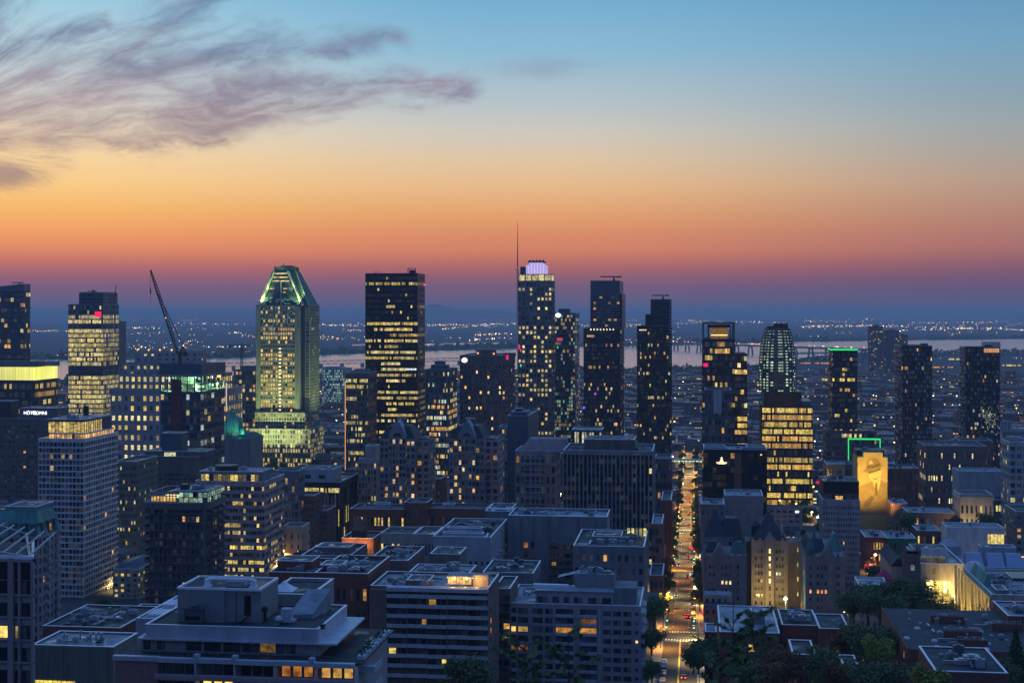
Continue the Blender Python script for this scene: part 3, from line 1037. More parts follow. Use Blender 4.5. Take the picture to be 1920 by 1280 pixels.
# luffing crane above it
def crane(label, base, mast_h, jib_a, jib_b, tail, s=1.0, w=1.2):
    t = thing('luffing_crane', label, 'crane', base)
    x, y, z = base
    m = MB()
    for i in (-1, 1):
        for j in (-1, 1):
            m.tube((x + i * w * .6, y + j * w * .6, z), (x + i * w * .6, y + j * w * .6, z + mast_h), .16 * s, 4)
    k = 0.0
    while k < mast_h:
        for q in ((-1, -1, 1, -1), (1, -1, 1, 1), (1, 1, -1, 1), (-1, 1, -1, -1)):
            m.tube((x + q[0] * w * .6, y + q[1] * w * .6, z + k), (x + q[2] * w * .6, y + q[3] * w * .6, min(z + k + 2.5, z + mast_h)), .09 * s, 4)
        k += 2.5
    m.build('mast', CRANE, t)
    A, B = Vector(jib_a), Vector(jib_b)
    d = (B - A); L_ = d.length; d.normalize()
    up_ = Vector((-d.z, 0, d.x)) if abs(d.x) > 1e-3 else Vector((1, 0, 0))
    if up_.z < 0: up_ = -up_
    sd = Vector((0, 1, 0))
    m = MB()
    n = int(L_ / 2.6)
    def cs_(f):
        e = min(1, .35 + 3 * f, .3 + 3 * (1 - f)) * w
        c = A + d * L_ * f
        return c + up_ * e, c - up_ * e * .6 - sd * e * .7, c - up_ * e * .6 + sd * e * .7
    pr = cs_(0)
    for k in range(1, n + 1):
        cu = cs_(k / n)
        for a, e in zip(pr, cu): m.tube(a, e, .2 * s, 4)
        m.tube(pr[0], cu[1], .11 * s, 4); m.tube(pr[1], cu[0], .11 * s, 4); m.tube(pr[0], cu[2], .11 * s, 4); m.tube(pr[1], cu[2], .11 * s, 4)
        pr = cu
    m.build('jib', CRANE, t)
    m = MB().box(x - 1.6, x + tail, y - 1.5, y + 1.5, z + mast_h, z + mast_h + 1.4)
    m.box(x + tail * .62, x + tail, y - 1.8, y + 1.8, z + mast_h - 1.6, z + mast_h + 2.2)
    m.build('counterweight_deck', CRANE, t)
    MB().box(x - 2.4, x - .6, y - 2.6, y - 1, z + mast_h + .6, z + mast_h + 3).build('cab', W_NAVY, t)
    ap = Vector((x + tail * .55, y, z + mast_h + tail * 1.15))
    m = MB()
    for j in (-1, 1):
        m.tube((x + .5, y + j, z + mast_h + 1.4), ap, .3 * s, 4); m.tube((x + tail * .75, y + j, z + mast_h + 1.4), ap, .2 * s, 4)
    for f in (.3, .5, .7):
        c = Vector((x + .5, y, z + mast_h + 1.4)).lerp(ap, f); e = Vector((x + tail * .75, y, z + mast_h + 1.4)).lerp(ap, f)
        m.tube(c, e, .1 * s, 4)
    m.build('a_frame', CRANE, t)
    m = MB().tube(ap, A + d * L_ * .68, .1 * s, 4); m.tube(ap + Vector((0, .6, 0)), A + d * L_ * .72, .1 * s, 4)
    hk = B + Vector((0, 0, -L_ * .2))
    m.tube(B, hk, .07 * s, 4)
    m.tube(hk + Vector((0, 0, -4)), hk + Vector((0, 0, -12)), .07 * s, 4)
    m.build('cables', DSTEEL, t)
    MB().lathe(hk.x, hk.y, [(.15, hk.z - 5), (.5, hk.z - 4), (.5, hk.z - .6), (.15, hk.z)], 8).build('hook_block', CRANE, t)
    lm = MB()
    lm.lathe(B.x, B.y, [(.25, B.z + .6), (.5, B.z + 1.1), (.2, B.z + 1.6)], 8, 0, glw((1, .25, .15), .8))
    lm.lathe(ap.x, ap.y, [(.25, ap.z), (.55, ap.z + .6), (.2, ap.z + 1.2)], 8, 0, glw((1, .55, .3), 2))
    c = A + d * L_ * .42
    lm.lathe(c.x, c.y - 1.4, [(.2, c.z - .4), (.5, c.z), (.2, c.z + .4)], 8, 0, glw(WARM, 2))
    lm.build('warning_lights', LAMP, t)
    return t
yc = UT.y0 + 18
xb = X_at(337, yc)
zb_ = UT.z1 + fh
zm = Z_at(664, xb, yc)
crane('tall luffing crane with its lattice jib raised over the unfinished tower', (xb, yc, zt - 9.5), zm - (zt - 9.5), (xb - 1.5, yc, zm + 1), (X_at(282, yc), yc, Z_at(506, X_at(282, yc), yc)), 5.2, 1.6)

# flat-topped small crane and the stone-framed tower beside the pointed one
b = tower('framed_tower', 'slim brown tower with a bright central strip of windows left of the pointed tower', 'tower', 441, 486, 694, 1800, d=30, n=17, fb=7, wall=W_BROWN, band=.28, pier=.3,
          lt=lit(.7, .6, .05, (YEL, WARM, PALE), .8, seg=False, rows={0: .3, 5: 0, 6: 0, 7: .2}), ph=((450, 480, 686, 3, 14),))
t = thing('tower_crane', 'thin flat-topped tower crane standing behind the slim brown tower', 'crane', (X_at(453, 1830), 1830, b.z1))
x, y = X_at(453, 1830), 1830
zc = Z_at(648, x, y)
m = MB()
for i in (-1, 1):
    for j in (-1, 1):
        m.tube((x + i, y + j, b.z1), (x + i, y + j, zc + 2), .35, 4)
k = b.z1
while k < zc:
    m.tube((x - 1, y - 1, k), (x + 1, y - 1, k + 3), .2, 4); m.tube((x + 1, y - 1, k + 3), (x - 1, y - 1, k + 6), .2, 4); k += 6
m.build('mast', CRANE, t)
m = MB()
for zo in (0, 2):
    m.tube((X_at(428, y), y, zc + zo * .6), (X_at(478, y), y, zc + zo), .4, 4)
for k in range(12):
    f = k / 12
    xa, xb = X_at(428 + 50 * f, y), X_at(428 + 50 * (f + 1 / 12), y)
    m.tube((xa, y, zc), (xb, y, zc + 2), .2, 4)
m.build('jib', CRANE, t)
MB().box(X_at(429, y), X_at(433, y), y - 1, y + 1, zc - 3, zc + .5).build('counterweight', W_GREY, t)

# ------------------------------------------------------------------ the pointed copper-roofed tower
ps = mat('greenish limestone', (.27, .29, .23), .8, streak=True)
Y0 = 1500
b = place('pointed_tower', 'tall stone tower with a steep glazed copper crown and yellow-green floodlighting', 'tower', 484, 562, 572, Y0, d=44, wall=ps)
LT = lit(.7, .68, .12, ((1, .70, .18), WARM, YEL), 1.0, seg=False,
         rows={0: .0, 1: .05, 2: .05, 3: 1, 4: .5, 5: .95, 6: 1, 7: .8, 8: .05, 9: .3, 10: .5, 11: .9, 12: .3, 13: .9, 14: .3, 15: 1, 16: 1, 17: 1, 18: .95, 19: .8})
zA = Z_at(772, b.x0, Y0); zB = Z_at(802, b.x0, Y0)
LT0 = dict(LT); LT0['cell'] = .75
facade(b, b.x0, b.x1, b.y0, b.y1, zA - 4, b.z1, 26, 17, 10, band=.38, pier=.30, bd=.5, wall=ps, lt=LT0, name='shaft')
facade(b, X_at(478, Y0 - 4), X_at(572, Y0 - 4), Y0 - 4, b.y1 + 3, zB - 4, zA, 5, 19, 10, band=.36, pier=.34, bd=.5, wall=ps, lt=lit(.6, .55, .1, (YEL, PALE), .8, seg=False), name='shoulder')
facade(b, X_at(468, Y0 - 9), X_at(582, Y0 - 9), Y0 - 9, b.y1 + 6, b.zg, zB, 9, 24, 12, band=.26, pier=.34, bd=.5, wall=ps, lt=lit(.7, .55, .1, (YEL, PALE), .85, seg=False), name='podium')
facade(b, X_at(572, Y0 + 4), X_at(581, Y0 + 4), Y0 + 4, Y0 + 46, zB - 3, b.z1 + .4, 40, 1, 9, band=.3, pier=.34, bd=.5, wall=ps, lt=lit(.2, .1, .02, (YEL,), .5), name='side_shaft')
MB().box(X_at(560, Y0 + 5), X_at(573, Y0 + 5), Y0 + 5, Y0 + 40, zB - 3, b.z1).build('dark_recess', W_NAVY, b.th)
for (xa, xb, ya, yt, ybk, zbot) in ((480, 488, -2, 572, 8, 790), (553, 562, -2, 575, 8, 780)):
    y = Y0 + ya
    MB().box(X_at(xa, y), X_at(xb, y), y, y + ybk, Z_at(zbot, b.x0, y) - 3, Z_at(yt, b.x0, y) + .4).build('corner_pier', ps, b.th)
# central bay of bright stair lights
nt_ = MB()
xc = X_at(525, Y0)
for k in range(26):
    z = zB - 12 + k * (b.z1 - 44 - zB + 12) / 26
    nt_.box(xc - 1.2, xc + 1.2, Y0 - .5, Y0 - .2, z, z + 1.5, 0, glw(PALE, .9))
nt_.build('stair_lights', LAMP, b.th)
# crown: a hipped frustum with a glazed front
zr0, zr1 = b.z1, Z_at(508, b.x0, Y0)
yb0, yb1 = Y0 + 1, Y0 + 43
bx0, bx1 = X_at(487, Y0), X_at(581, Y0 + 6)
tx0, tx1 = X_at(513, Y0 + 14), X_at(556, Y0 + 16)
q0 = [(bx0, yb0), (bx1, yb0), (bx1, yb1), (bx0, yb1)]
q1 = [(tx0, Y0 + 14), (tx1, Y0 + 14), (tx1, Y0 + 30), (tx0, Y0 + 30)]
MB().prism(q0, zr0 - 1, zr1, top=q1).build('crown', COPPERD, b.th)
def sl(f, k, y=None):                      # a point on the front slope: f 0..1 up, k 0..1 across the main gable
    xa = bx0 + (tx0 - bx0) * f; xe = X_at(567, Y0) + (X_at(541, Y0 + 14) - X_at(567, Y0)) * f
    yy = yb0 + (Y0 + 14 - yb0) * f - .35
    return (xa + (xe - xa) * k, yy, zr0 + (zr1 - zr0) * f)
gl = MB()
nr = 17
for i in range(nr):
    f0, f1 = .03 + .94 * i / nr, .03 + .94 * (i + .62) / nr
    nc = 12
    for k in range(nc):
        k0, k1 = .05 + .9 * k / nc, .05 + .9 * (k + .86) / nc
        g_ = OFF
        if i in (12, 14, 16) and .12 < (k + .5) / nc < .92: g_ = glw((1, .74, .25), random.uniform(.9, 1.1))
        elif i in (8, 6) and random.random() < .14: g_ = glw(YEL, .7)
        elif i < 4 and random.random() < .5: g_ = glw(GRN, random.uniform(.1, .35))
        gl.face([sl(f0, k0), sl(f0, k1), sl(f1, k1), sl(f1, k0)], 0, g_)
gl.build('crown_glazing', GLASSB, b.th)
ed = MB()
for k in (0, 1):
    p0_, p1_ = Vector(sl(0, k)), Vector(sl(1, k))
    ed.tube(p0_, p1_, 1.9, 6)
ed.tube((bx1, yb0, zr0), (tx1, Y0 + 14, zr1), .8, 6)
ed.tube(sl(0, .5), sl(.68, .5), .7, 5)
ed.build('crown_ribs', mat('pale copper ribs', (.42, .46, .34), .7), b.th)
m = MB().box(X_at(516, Y0 + 15), X_at(554, Y0 + 15), Y0 + 15, Y0 + 29, zr1, Z_at(501, b.x0, Y0 + 15))
m.box(X_at(526, Y0 + 16), X_at(546, Y0 + 16), Y0 + 16, Y0 + 27, zr1, Z_at(498, b.x0, Y0 + 15))
for px in (516, 523, 531, 540, 548, 553):
    x = X_at(px, Y0 + 15); m.box(x - .9, x + .9, Y0 + 14.5, Y0 + 16, zr1, Z_at(499.5, b.x0, Y0 + 15))
m.tube((X_at(532, Y0 + 20), Y0 + 20, zr1), (X_at(532, Y0 + 20), Y0 + 20, Z_at(494, b.x0, Y0 + 20)), .4, 5)
m.build('crown_cap', COPPERD, b.th)
# arched gable frames under the crown
m = MB()
for (xa, xe, yt, yb_) in ((512, 536, 592, 628), (487, 511, 585, 612), (539, 562, 585, 608)):
    y = Y0 - .6
    za, ze = Z_at(yb_, b.x0, y), Z_at(yt, b.x0, y)
    m.box(X_at(xa, y), X_at(xa + 1.2, y), y - .4, y + .5, za, ze); m.box(X_at(xa, y), X_at(xe, y), y - .4, y + .5, za - .4, za + .5)
m.build('gable_frames', mat('lit pale stone', (.55, .58, .5), .8), b.th)
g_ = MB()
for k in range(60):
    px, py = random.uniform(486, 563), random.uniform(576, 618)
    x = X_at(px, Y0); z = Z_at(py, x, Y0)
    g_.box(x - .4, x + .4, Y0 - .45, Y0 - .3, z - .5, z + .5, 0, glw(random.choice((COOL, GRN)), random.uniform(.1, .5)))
o = g_.build('painted_reflections', LAMP, b.th); o['kind'] = 'stuff'  # small glowing boxes imitate lights reflected in the facade
def flood(parent, loc, aim, energy, color, angle, blend=.6, soft=.4, name='floodlight'):
    ld = bpy.data.lights.new(name, 'SPOT')
    ld.energy, ld.color, ld.spot_size, ld.spot_blend, ld.shadow_soft_size = energy, color, R(angle), blend, soft
    o = bpy.data.objects.new(name, ld)
    COL.objects.link(o)
    d = Vector(aim) - Vector(loc)
    o.rotation_euler = d.to_track_quat('-Z', 'Y').to_euler()
    if parent is not None:
        o.parent = parent
        o.location = tuple(Vector(loc) - Vector(parent['_o']))
    else:
        o.location = loc
    return o
PT = b
GY = (.84, 1.0, .36)
zg_ = gz(Y0)
for px in (478, 505, 535, 565):
    x = X_at(px, Y0 - 30)
    flood(b.th, (x, Y0 - 34, zg_ + 6), (x, Y0, zg_ + 95), 1.5e5, GY, 70)
for yy in (8, 30):
    flood(b.th, (b.x1 + 62, Y0 + yy - 12, zg_ + 40), (b.x1 + 20, Y0 + yy, zg_ + 100), 7e4, GY, 70)
for k, xo in ((0, 3.5), (1, -3.5)):
    p0_, p1_ = Vector(sl(0, k)), Vector(sl(1, k))
    flood(b.th, tuple(p0_ + Vector((xo, -6, 1))), tuple(p0_.lerp(p1_, .5)), 4.5e4, (.80, 1, .30), 80)
    flood(b.th, tuple(p0_.lerp(p1_, .5) + Vector((xo, -6, -6))), tuple(p0_.lerp(p1_, .8)), 2.2e4, (.80, 1, .30), 60)

# greenish lit block by the river
b = tower('lattice_block', 'far grid-fronted block glowing pale green beside the river', 'building', 604, 646, 692, 2500, d=60, n=14, fb=15, wall=W_GREYL, band=.3, pier=.3, bd=.6,
          lt=lit(.9, .5, .2, (COOL, GRN), .55, seg=False), ph=((606, 640, 688, 4, 30),))

# brown office tower
b = tower('slab_tower', 'brown office tower with an orange-lit edge left of the big black tower', 'tower', 648, 690, 701, 1150, d=34, n=22, fb=16, wall=W_BROWN, band=.42, pier=.12, bd=.3,
          lt=lit(.6, .8, .05, (PALE, YEL), .8), top=2)
MB().box(b.x0 - .5, b.x0, b.y0 - .4, b.y0 + .4, b.zg + 20, b.z1 - 6).build('light_strip', mat('orange light strip', (.5, .3, .1), .5, var=0, emit=(1, .45, .12), es=.8), b.th)
pr = MB().face([(b.x0, b.y0 + 2, b.z1), (b.x1, b.y0 + 2, b.z1), (b.x1, b.y0 + 12, b.z1 + 4), (b.x0 + 6, b.y0 + 12, b.z1 + 4)])
pr.face([(b.x0, b.y0 + 20, b.z1), (b.x0, b.y0 + 2, b.z1), (b.x0 + 6, b.y0 + 12, b.z1 + 4)])
pr.build('sloped_roof', W_BROWN, b.th)

# the big black tower
rw = {0: 0, 1: .95, 2: 0, 3: 0, 4: 0, 5: .8}
rw.update({k: .9 for k in range(6, 28)}); rw.update({26: .1, 29: 0, 30: 0, 31: 0, 18: .3, 6: .35, 7: .35})
b = tower('black_tower', 'broad black office tower with horizontal rows of lit offices and a flat top', 'tower', 685, 783, 513, 1230, xs=797, n=40, fb=30, sb=10, wall=W_BLACK, band=.52, pier=.12, bd=.2, glass=GLASSK,
          lt=lit(.8, .84, .03, ((.95, .68, .22), PALE, YEL), .9, rows=rw, side=.3), cop=False, par=.4)
m = MB()
for px in (765, 779):
    x = X_at(px, b.y0 + 8); m.box(x - .3, x + .3, b.y0 + 8, b.y0 + 8.6, b.z1, Z_at(504, x, b.y0 + 8))
xa, xe = X_at(765, b.y0 + 8), X_at(779, b.y0 + 8); zt = Z_at(504, xa, b.y0 + 8)
m.box(xa - .6, xe + .6, b.y0 + 7.8, b.y0 + 8.8, zt, zt + .6); m.box(xa + 1, xe - 1, b.y0 + 9, b.y0 + 14, b.z1, zt - 1)
m.build('roof_rig', DSTEEL, b.th)
m = MB()
for px in (702, 705, 708, 714):
    x = X_at(px, b.y0 + 4); m.tube((x, b.y0 + 4, b.z1), (x, b.y0 + 4, b.z1 + 2.6), .2, 5)
m.build('roof_antennas', DSTEEL, b.th)
m = MB(); x = b.x1 + .2; z = Z_at(534, b.x1, b.y1); m.box(x, x + .5, b.y1 - 4, b.y1 - 2.6, z - .7, z + .7, 0, glw((1, .03, .08), 2)); m.build('beacon', LAMP, b.th)
m = MB(); x = X_at(760, b.y0)
for k in range(8):
    xx = x + k * 1.25; z = Z_at(692, x, b.y0); m.box(xx, xx + 1.0, b.y0 + .05, b.y0 + .15, z - .8, z + .8, 0, glw((.85, 1, .95), 1.5 if k < 7 else 2.6))
m.build('white_lit_offices', LAMP, b.th)

# tower just right of it
b = tower('banded_tower', 'teal-topped glass tower with bright curved balcony floors right of the black tower', 'tower', 797, 842, 694, 1180, xs=857, n=25, fb=16, sb=6, wall=W_NAVY, band=.35, pier=.1, bd=.3,
          lt=lit(.75, .75, .06, (YEL, WARM, (1, .85, .3), COOL), .9, rows={0: 0, 1: .1, 2: .1, 3: .2}), ph=((808, 838, 684, 3, 12, COPPERD), (815, 832, 677, 5, 9, COPPERD)))
# brown concrete hotel with the round emblem
b = tower('hotel_tower', 'brown concrete hotel tower with a round white emblem and small lit windows', 'hotel', 862, 948, 668, 1250, xs=966, n=27, fb=12, sb=4, wall=W_BROWN, band=.45, pier=.55, bd=.5,
          lt=lit(.25, .10, .055, (WARM, (1, .7, .3)), 1.3, seg=False), top=6, ph=((893, 927, 655, 6, 14),))
m = MB().box(X_at(944, b.y0 + 3), X_at(964, b.y0 + 3), b.y0 + 3, b.y0 + 16, b.z1, Z_at(662, b.x1, b.y0)).build('side_block', W_BROWN, b.th)
m = MB(); x = X_at(871, b.y0); z = Z_at(675, x, b.y0)
ov = []
for k in range(16):
    t = 2 * math.pi * k / 16
    ov.append((x + 2.6 * math.cos(t), z + 2.1 * math.sin(t)))
m.face([(a, b.y0 - .3, c) for a, c in ov]); m.face([(a, b.y0 - .1, c) for a, c in reversed(ov)])
o = m.build('round_emblem', SIGNW, b.th)
text('M', 3.4, (x - 1.4, b.y0 - .35, z - 1.2), W_BLACK, b.th, 'emblem_letter', .02)
m = MB()
for px, py, c in ((896, 662, ORG), (926, 663, ORG)):
    xx = X_at(px, b.y0 + 4); zz = Z_at(py, xx, b.y0 + 4); m.lathe(xx, b.y0 + 4, [(.3, zz - .7), (.9, zz), (.3, zz + .7)], 8, 0, glw(c, 4))
m.build('roof_lamps', LAMP, b.th)
m = MB(); xx = X_at(947, b.y0 + 2.6); zz = Z_at(670, xx, b.y0); m.box(xx, xx + 3, b.y0 + 2.4, b.y0 + 2.8, zz - 2, zz + 2, 0, glw((1, .01, .08), 1)); m.build('red_sign', LAMP, b.th)

# antenna tower
b = tower('antenna_tower', 'tallest dark stone tower with a lilac-lit crown and a thin roof mast', 'tower', 971, 1035, 527, 1350, xs=1041, n=44, fb=9, sb=4, wall=mat('grey green granite', (.16, .17, .16), .7, streak=True), band=.42, pier=.42, bd=.4,
          lt=lit(.62, .5, .05, ((1, .74, .30), PALE, YEL), .95, seg=False, rows={0: .3, 3: .2, 5: 0, 9: .8, 13: .9, 1: .3, 20: .6}), par=.4)
y = b.y0 + 1.5
xa, xe = X_at(973, y), X_at(1033, y)
zt = Z_at(514, xa, y)
facade(b, xa, xe, y, b.y1 - 2, b.z1, zt, 1, 5, 3, band=.12, pier=.14, bd=.4, wall=b.wall, lt=lit(1, 1, 1, (PALE,), 1.5, seg=False), name='lit_storey')
MB().box(X_at(975, y), X_at(985, y), y + 2, b.y1 - 5, zt, Z_at(500, xa, y)).build('penthouse', W_NAVY, b.th)
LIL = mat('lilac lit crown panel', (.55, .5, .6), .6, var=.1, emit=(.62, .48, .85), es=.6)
x0, x1 = X_at(986, y + 3), X_at(1024, y + 3)
zt2 = Z_at(492, x0, y)
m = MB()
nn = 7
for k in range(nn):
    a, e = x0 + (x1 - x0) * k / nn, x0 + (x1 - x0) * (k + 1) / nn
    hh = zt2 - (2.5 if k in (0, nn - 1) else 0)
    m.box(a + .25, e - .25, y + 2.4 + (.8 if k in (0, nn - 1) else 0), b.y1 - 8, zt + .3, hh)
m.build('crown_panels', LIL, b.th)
m = MB().box(x0 + 2, x1 - 2, y + 4, b.y1 - 9, zt2 - .5, zt2 + 1.6)
for k in range(5):
    xx = x0 + 3 + k * 3.2; m.box(xx, xx + 1.4, y + 5, y + 7, zt2 + 1.6, zt2 + 2.6)
m.build('crown_cap', W_BLACK, b.th)
x = X_at(970.5, y)
m = MB().tube((x, y, b.z1 - 60), (x, y, Z_at(505, x, y)), .9, 6, .9)
m.tube((x, y, Z_at(505, x, y)), (x, y, Z_at(450, x, y)), .6, 6, .35); m.tube((x, y, Z_at(450, x, y)), (x, y, Z_at(415, x, y)), .32, 5, .12)
m.tube((x - 2, y, Z_at(505, x, y)), (x + 1, y, Z_at(505, x, y)), .4, 5)
m.build('mast', DSTEEL, b.th)
m = MB(); m.box(x - .3, x + .5, y - 1.4, y - 1, Z_at(690, x, y), Z_at(500, x, y), 0, glw((1, .7, .35), .12)); 
for py, c in ((648, (1, .02, .12)), (657, (1, .02, .12)), (652, (1, .02, .1)), (685, (.1, .9, .5))):
    xx = X_at(972 + (py % 2) * 3, b.y0); zz = Z_at(py, xx, b.y0); m.box(xx, xx + 1.4, b.y0 - .3, b.y0, zz - 1.2, zz + 1.2, 0, glw(c, 1.3))
m.build('coloured_lights', LAMP, b.th)

# glass condominium with the round white sign
b = tower('condominium_tower', 'greenish glass condominium tower with a round white lit sign at its top corner', 'tower', 1040, 1078, 588, 1480, xs=1087, n=42, fb=10, sb=5, wall=W_NAVY, band=.3, pier=.18, bd=.3,
          glass=GLASSB, lt=lit(.8, .28, .12, (COOL, GRN, PALE, WARM), .42, seg=False), ph=((1047, 1068, 579, 3, 10), ))
m = MB(); x = X_at(1046.5, b.y0); z = Z_at(591, x, b.y0)
m.face([(x + 3.0 * math.cos(k * math.pi / 8), b.y0 - .5, z + 2.3 * math.sin(k * math.pi / 8)) for k in range(16)]); m.build('round_sign', SIGNW, b.th)
m = MB(); x = X_at(1044, b.y0); z = Z_at(636, x, b.y0); m.box(x, x + 6, b.y0 - .2, b.y0 - .05, z - 1.5, z + 1.5, 0, glw((1, .03, .12), .6)); m.build('red_lit_flat', LAMP, b.th)

# dark twin-stepped condominium towers
RES = lit(.3, .14, .02, (WARM, (1, .66, .25), PALE), .85, seg=False)
b = tower('stepped_glass_tower', 'dark glass tower with a blank slab top and a row of lamps at its shoulder', 'tower', 1094, 1164, 617, 1330, xs=1171, n=38, fb=22, sb=5, wall=W_BLACK, band=.3, pier=.12, bd=.3,
          glass=GLASSB, lt=RES)
y = b.y0 + 1
facade(b, X_at(1107, y), X_at(1162, y), y, b.y1 - 2, b.z1, Z_at(526, b.x0, y), 12, 10, 4, band=.3, pier=.1, bd=.2, wall=W_NAVY, glass=GLASSB, top=14, lt=lit(.2, .2, .04, (WARM,), .7), name='upper_block')
MB().box(X_at(1162, y), X_at(1166, y), y + 2, b.y1 - 2, b.z1, Z_at(550, b.x0, y)).build('side_fin', W_BLACK, b.th)
bz = b.z1; b.z1 = Z_at(526, b.x0, y); bmu(b, 1151, 519, y + 5, 17, 1.6); b.z1 = bz
m = MB()
for k in range(8):
    x = X_at(1108 + k * 6, b.y0); m.lathe(x, b.y0 - .3, [(.3, b.z1 - 1), (.75, b.z1 - .3), (.3, b.z1 + .4)], 8, 0, glw((1, .85, .5), 3))
x = X_at(1100, b.y0); m.box(x, x + 7, b.y0 + .1, b.y0 + .22, b.z1 - 7.5, b.z1 - 4.5, 0, glw(WARM, .9))
for px, py in ((1116, 738), (1095, 764)):
    x = X_at(px, b.y0); z = Z_at(py, x, b.y0); m.box(x - .9, x + .9, b.y0 - .1, b.y0 + .1, z - .9, z + .9, 0, glw((.35, .08, 1), 1.1))
m.build('shoulder_lights', LAMP, b.th)
b = tower('slim_glass_tower', 'dark slim glass tower with white side balconies left of the long avenue', 'tower', 1194, 1259, 612, 1400, d=40, n=40, fb=22, sb=5, wall=W_BLACK, band=.3, pier=.14, bd=.3,
          glass=GLASSB, lt=lit(.3, .14, .02, (WARM, (1, .66, .25), YEL, PALE), .85, seg=False))
y = b.y0 + .8
facade(b, X_at(1220, y), X_at(1258, y), y, b.y1 - 2, b.z1, Z_at(561, b.x0, y), 10, 8, 4, band=.3, pier=.12, bd=.2, wall=W_BLACK, glass=GLASSB, lt=lit(0, .5, 0, (YEL,), .9, rows={6: .9}), name='upper_block')
MB().box(X_at(1210, y), X_at(1220, y), y + 2, b.y1 - 4, b.z1, Z_at(589, b.x0, y)).build('shoulder', W_BLACK, b.th)
m = MB()
for k in range(20):
    z = b.z1 + 24 - k * 3.1
    m.box(b.x1 - 2.4, b.x1 + .5, b.y0 - .8, b.y0 + 4, z, z + 1.0)
m.build('side_balconies', W_GREYL, b.th)
bz = b.z1; b.z1 = Z_at(561, b.x0, y); bmu(b, 1243, 554, y + 5, 14, 1.6); b.z1 = bz
m = MB()
for k in range(4):
    x = X_at(1200 + k * 3.6, b.y0); m.lathe(x, b.y0 - .3, [(.25, b.z1 - 4), (.6, b.z1 - 3.4), (.25, b.z1 - 2.8)], 8, 0, glw((1, .8, .4), 2.5))
m.build('shoulder_lights', LAMP, b.th)

# --- right of the avenue
b = tower('frame_topped_tower', 'dark office tower topped by an open steel frame round an amber-lit recess', 'tower', 1317, 1378, 637, 1150, d=45, n=26, fb=13, sb=6, wall=W_BLACK, band=.3, pier=.08, bd=.2,
          lt=lit(.5, .5, .04, (YEL, WARM), .9, rows={0: .9, 2: .7}))
facade(b, b.x1 - 3, X_at(1401, b.y0 + 6), b.y0 + 6, b.y1 + 12, b.zg, Z_at(664, b.x1, b.y0), 24, 5, 6, band=.34, pier=.05, bd=.2, wall=W_BLACK, glass=GLASS,
       lt=lit(.2, .9, .05, (YEL, WARM, PALE), .95, rows={k: (.98 if k in (11, 14, 15, 17, 18, 19, 20, 21, 22, 23) else .25) for k in range(24)}), name='wing')
MB().box(b.x1 - 2, X_at(1400, b.y0 + 6), b.y0 + 7, b.y1 + 11, Z_at(664, b.x1, b.y0), Z_at(664, b.x1, b.y0) + .4).build('roof', ROOF, b.th)
facade(b, X_at(1327, b.y0 + 2), X_at(1370, b.y0 + 2), b.y0 + 2, b.y1 - 2, b.z1, Z_at(608, b.x0, b.y0), 1, 1, 1, band=.22, pier=.1, bd=2.5, wall=W_BLACK, name='lantern',
       lt=lit(1, 1, 1, ((.8, .36, .05),), .45, seg=False))
m = MB(); ya = b.y0 + 3.4
m.box(X_at(1333, ya), X_at(1364, ya), ya, ya + .3, Z_at(629, b.x0, ya), Z_at(627, b.x0, ya), 0, glw(YEL, 1.6)); m.build('lantern_strip', LAMP, b.th)
m = MB(); zt = Z_at(604, b.x0, b.y0)
for x in (b.x0, b.x1 - 1.4):
    for y in (b.y0, b.y1 - 1.4): m.box(x, x + 1.4, y, y + 1.4, b.z1, zt - 1.4)
m.box(b.x0, b.x1, b.y0, b.y0 + 1.4, zt - 1.4, zt); m.box(b.x0, b.x1, b.y1 - 1.4, b.y1, zt - 1.4, zt)
m.box(b.x0, b.x0 + 1.4, b.y0 + 1.4, b.y1 - 1.4, zt - 1.4, zt); m.box(b.x1 - 1.4, b.x1, b.y0 + 1.4, b.y1 - 1.4, zt - 1.4, zt)
m.build('roof_frame', W_NAVY, b.th)
m = MB(); x = X_at(1319, b.y0); z = Z_at(684, x, b.y0); m.box(x, x + 3.4, b.y0 - .4, b.y0 - .1, z - 1.4, z + 1.4); m.build('red_emblem', SIGNR, b.th)
# blue grey block in front of it
b = tower('panel_fronted_block', 'blue grey block with a pale blank centre panel in front of the frame-topped tower', 'building', 1322, 1371, 733, 1050, d=34, n=16, fb=8, sb=5, wall=W_NAVY, band=.35, pier=.3, bd=.3,
          lt=lit(.15, .2, .02, (WARM,), .6))
MB().box(X_at(1338, b.y0), X_at(1353, b.y0), b.y0 - .8, b.y0 + .2, Z_at(775, b.x0, b.y0), b.z1 + .5).build('centre_panel', W_GREYL, b.th)

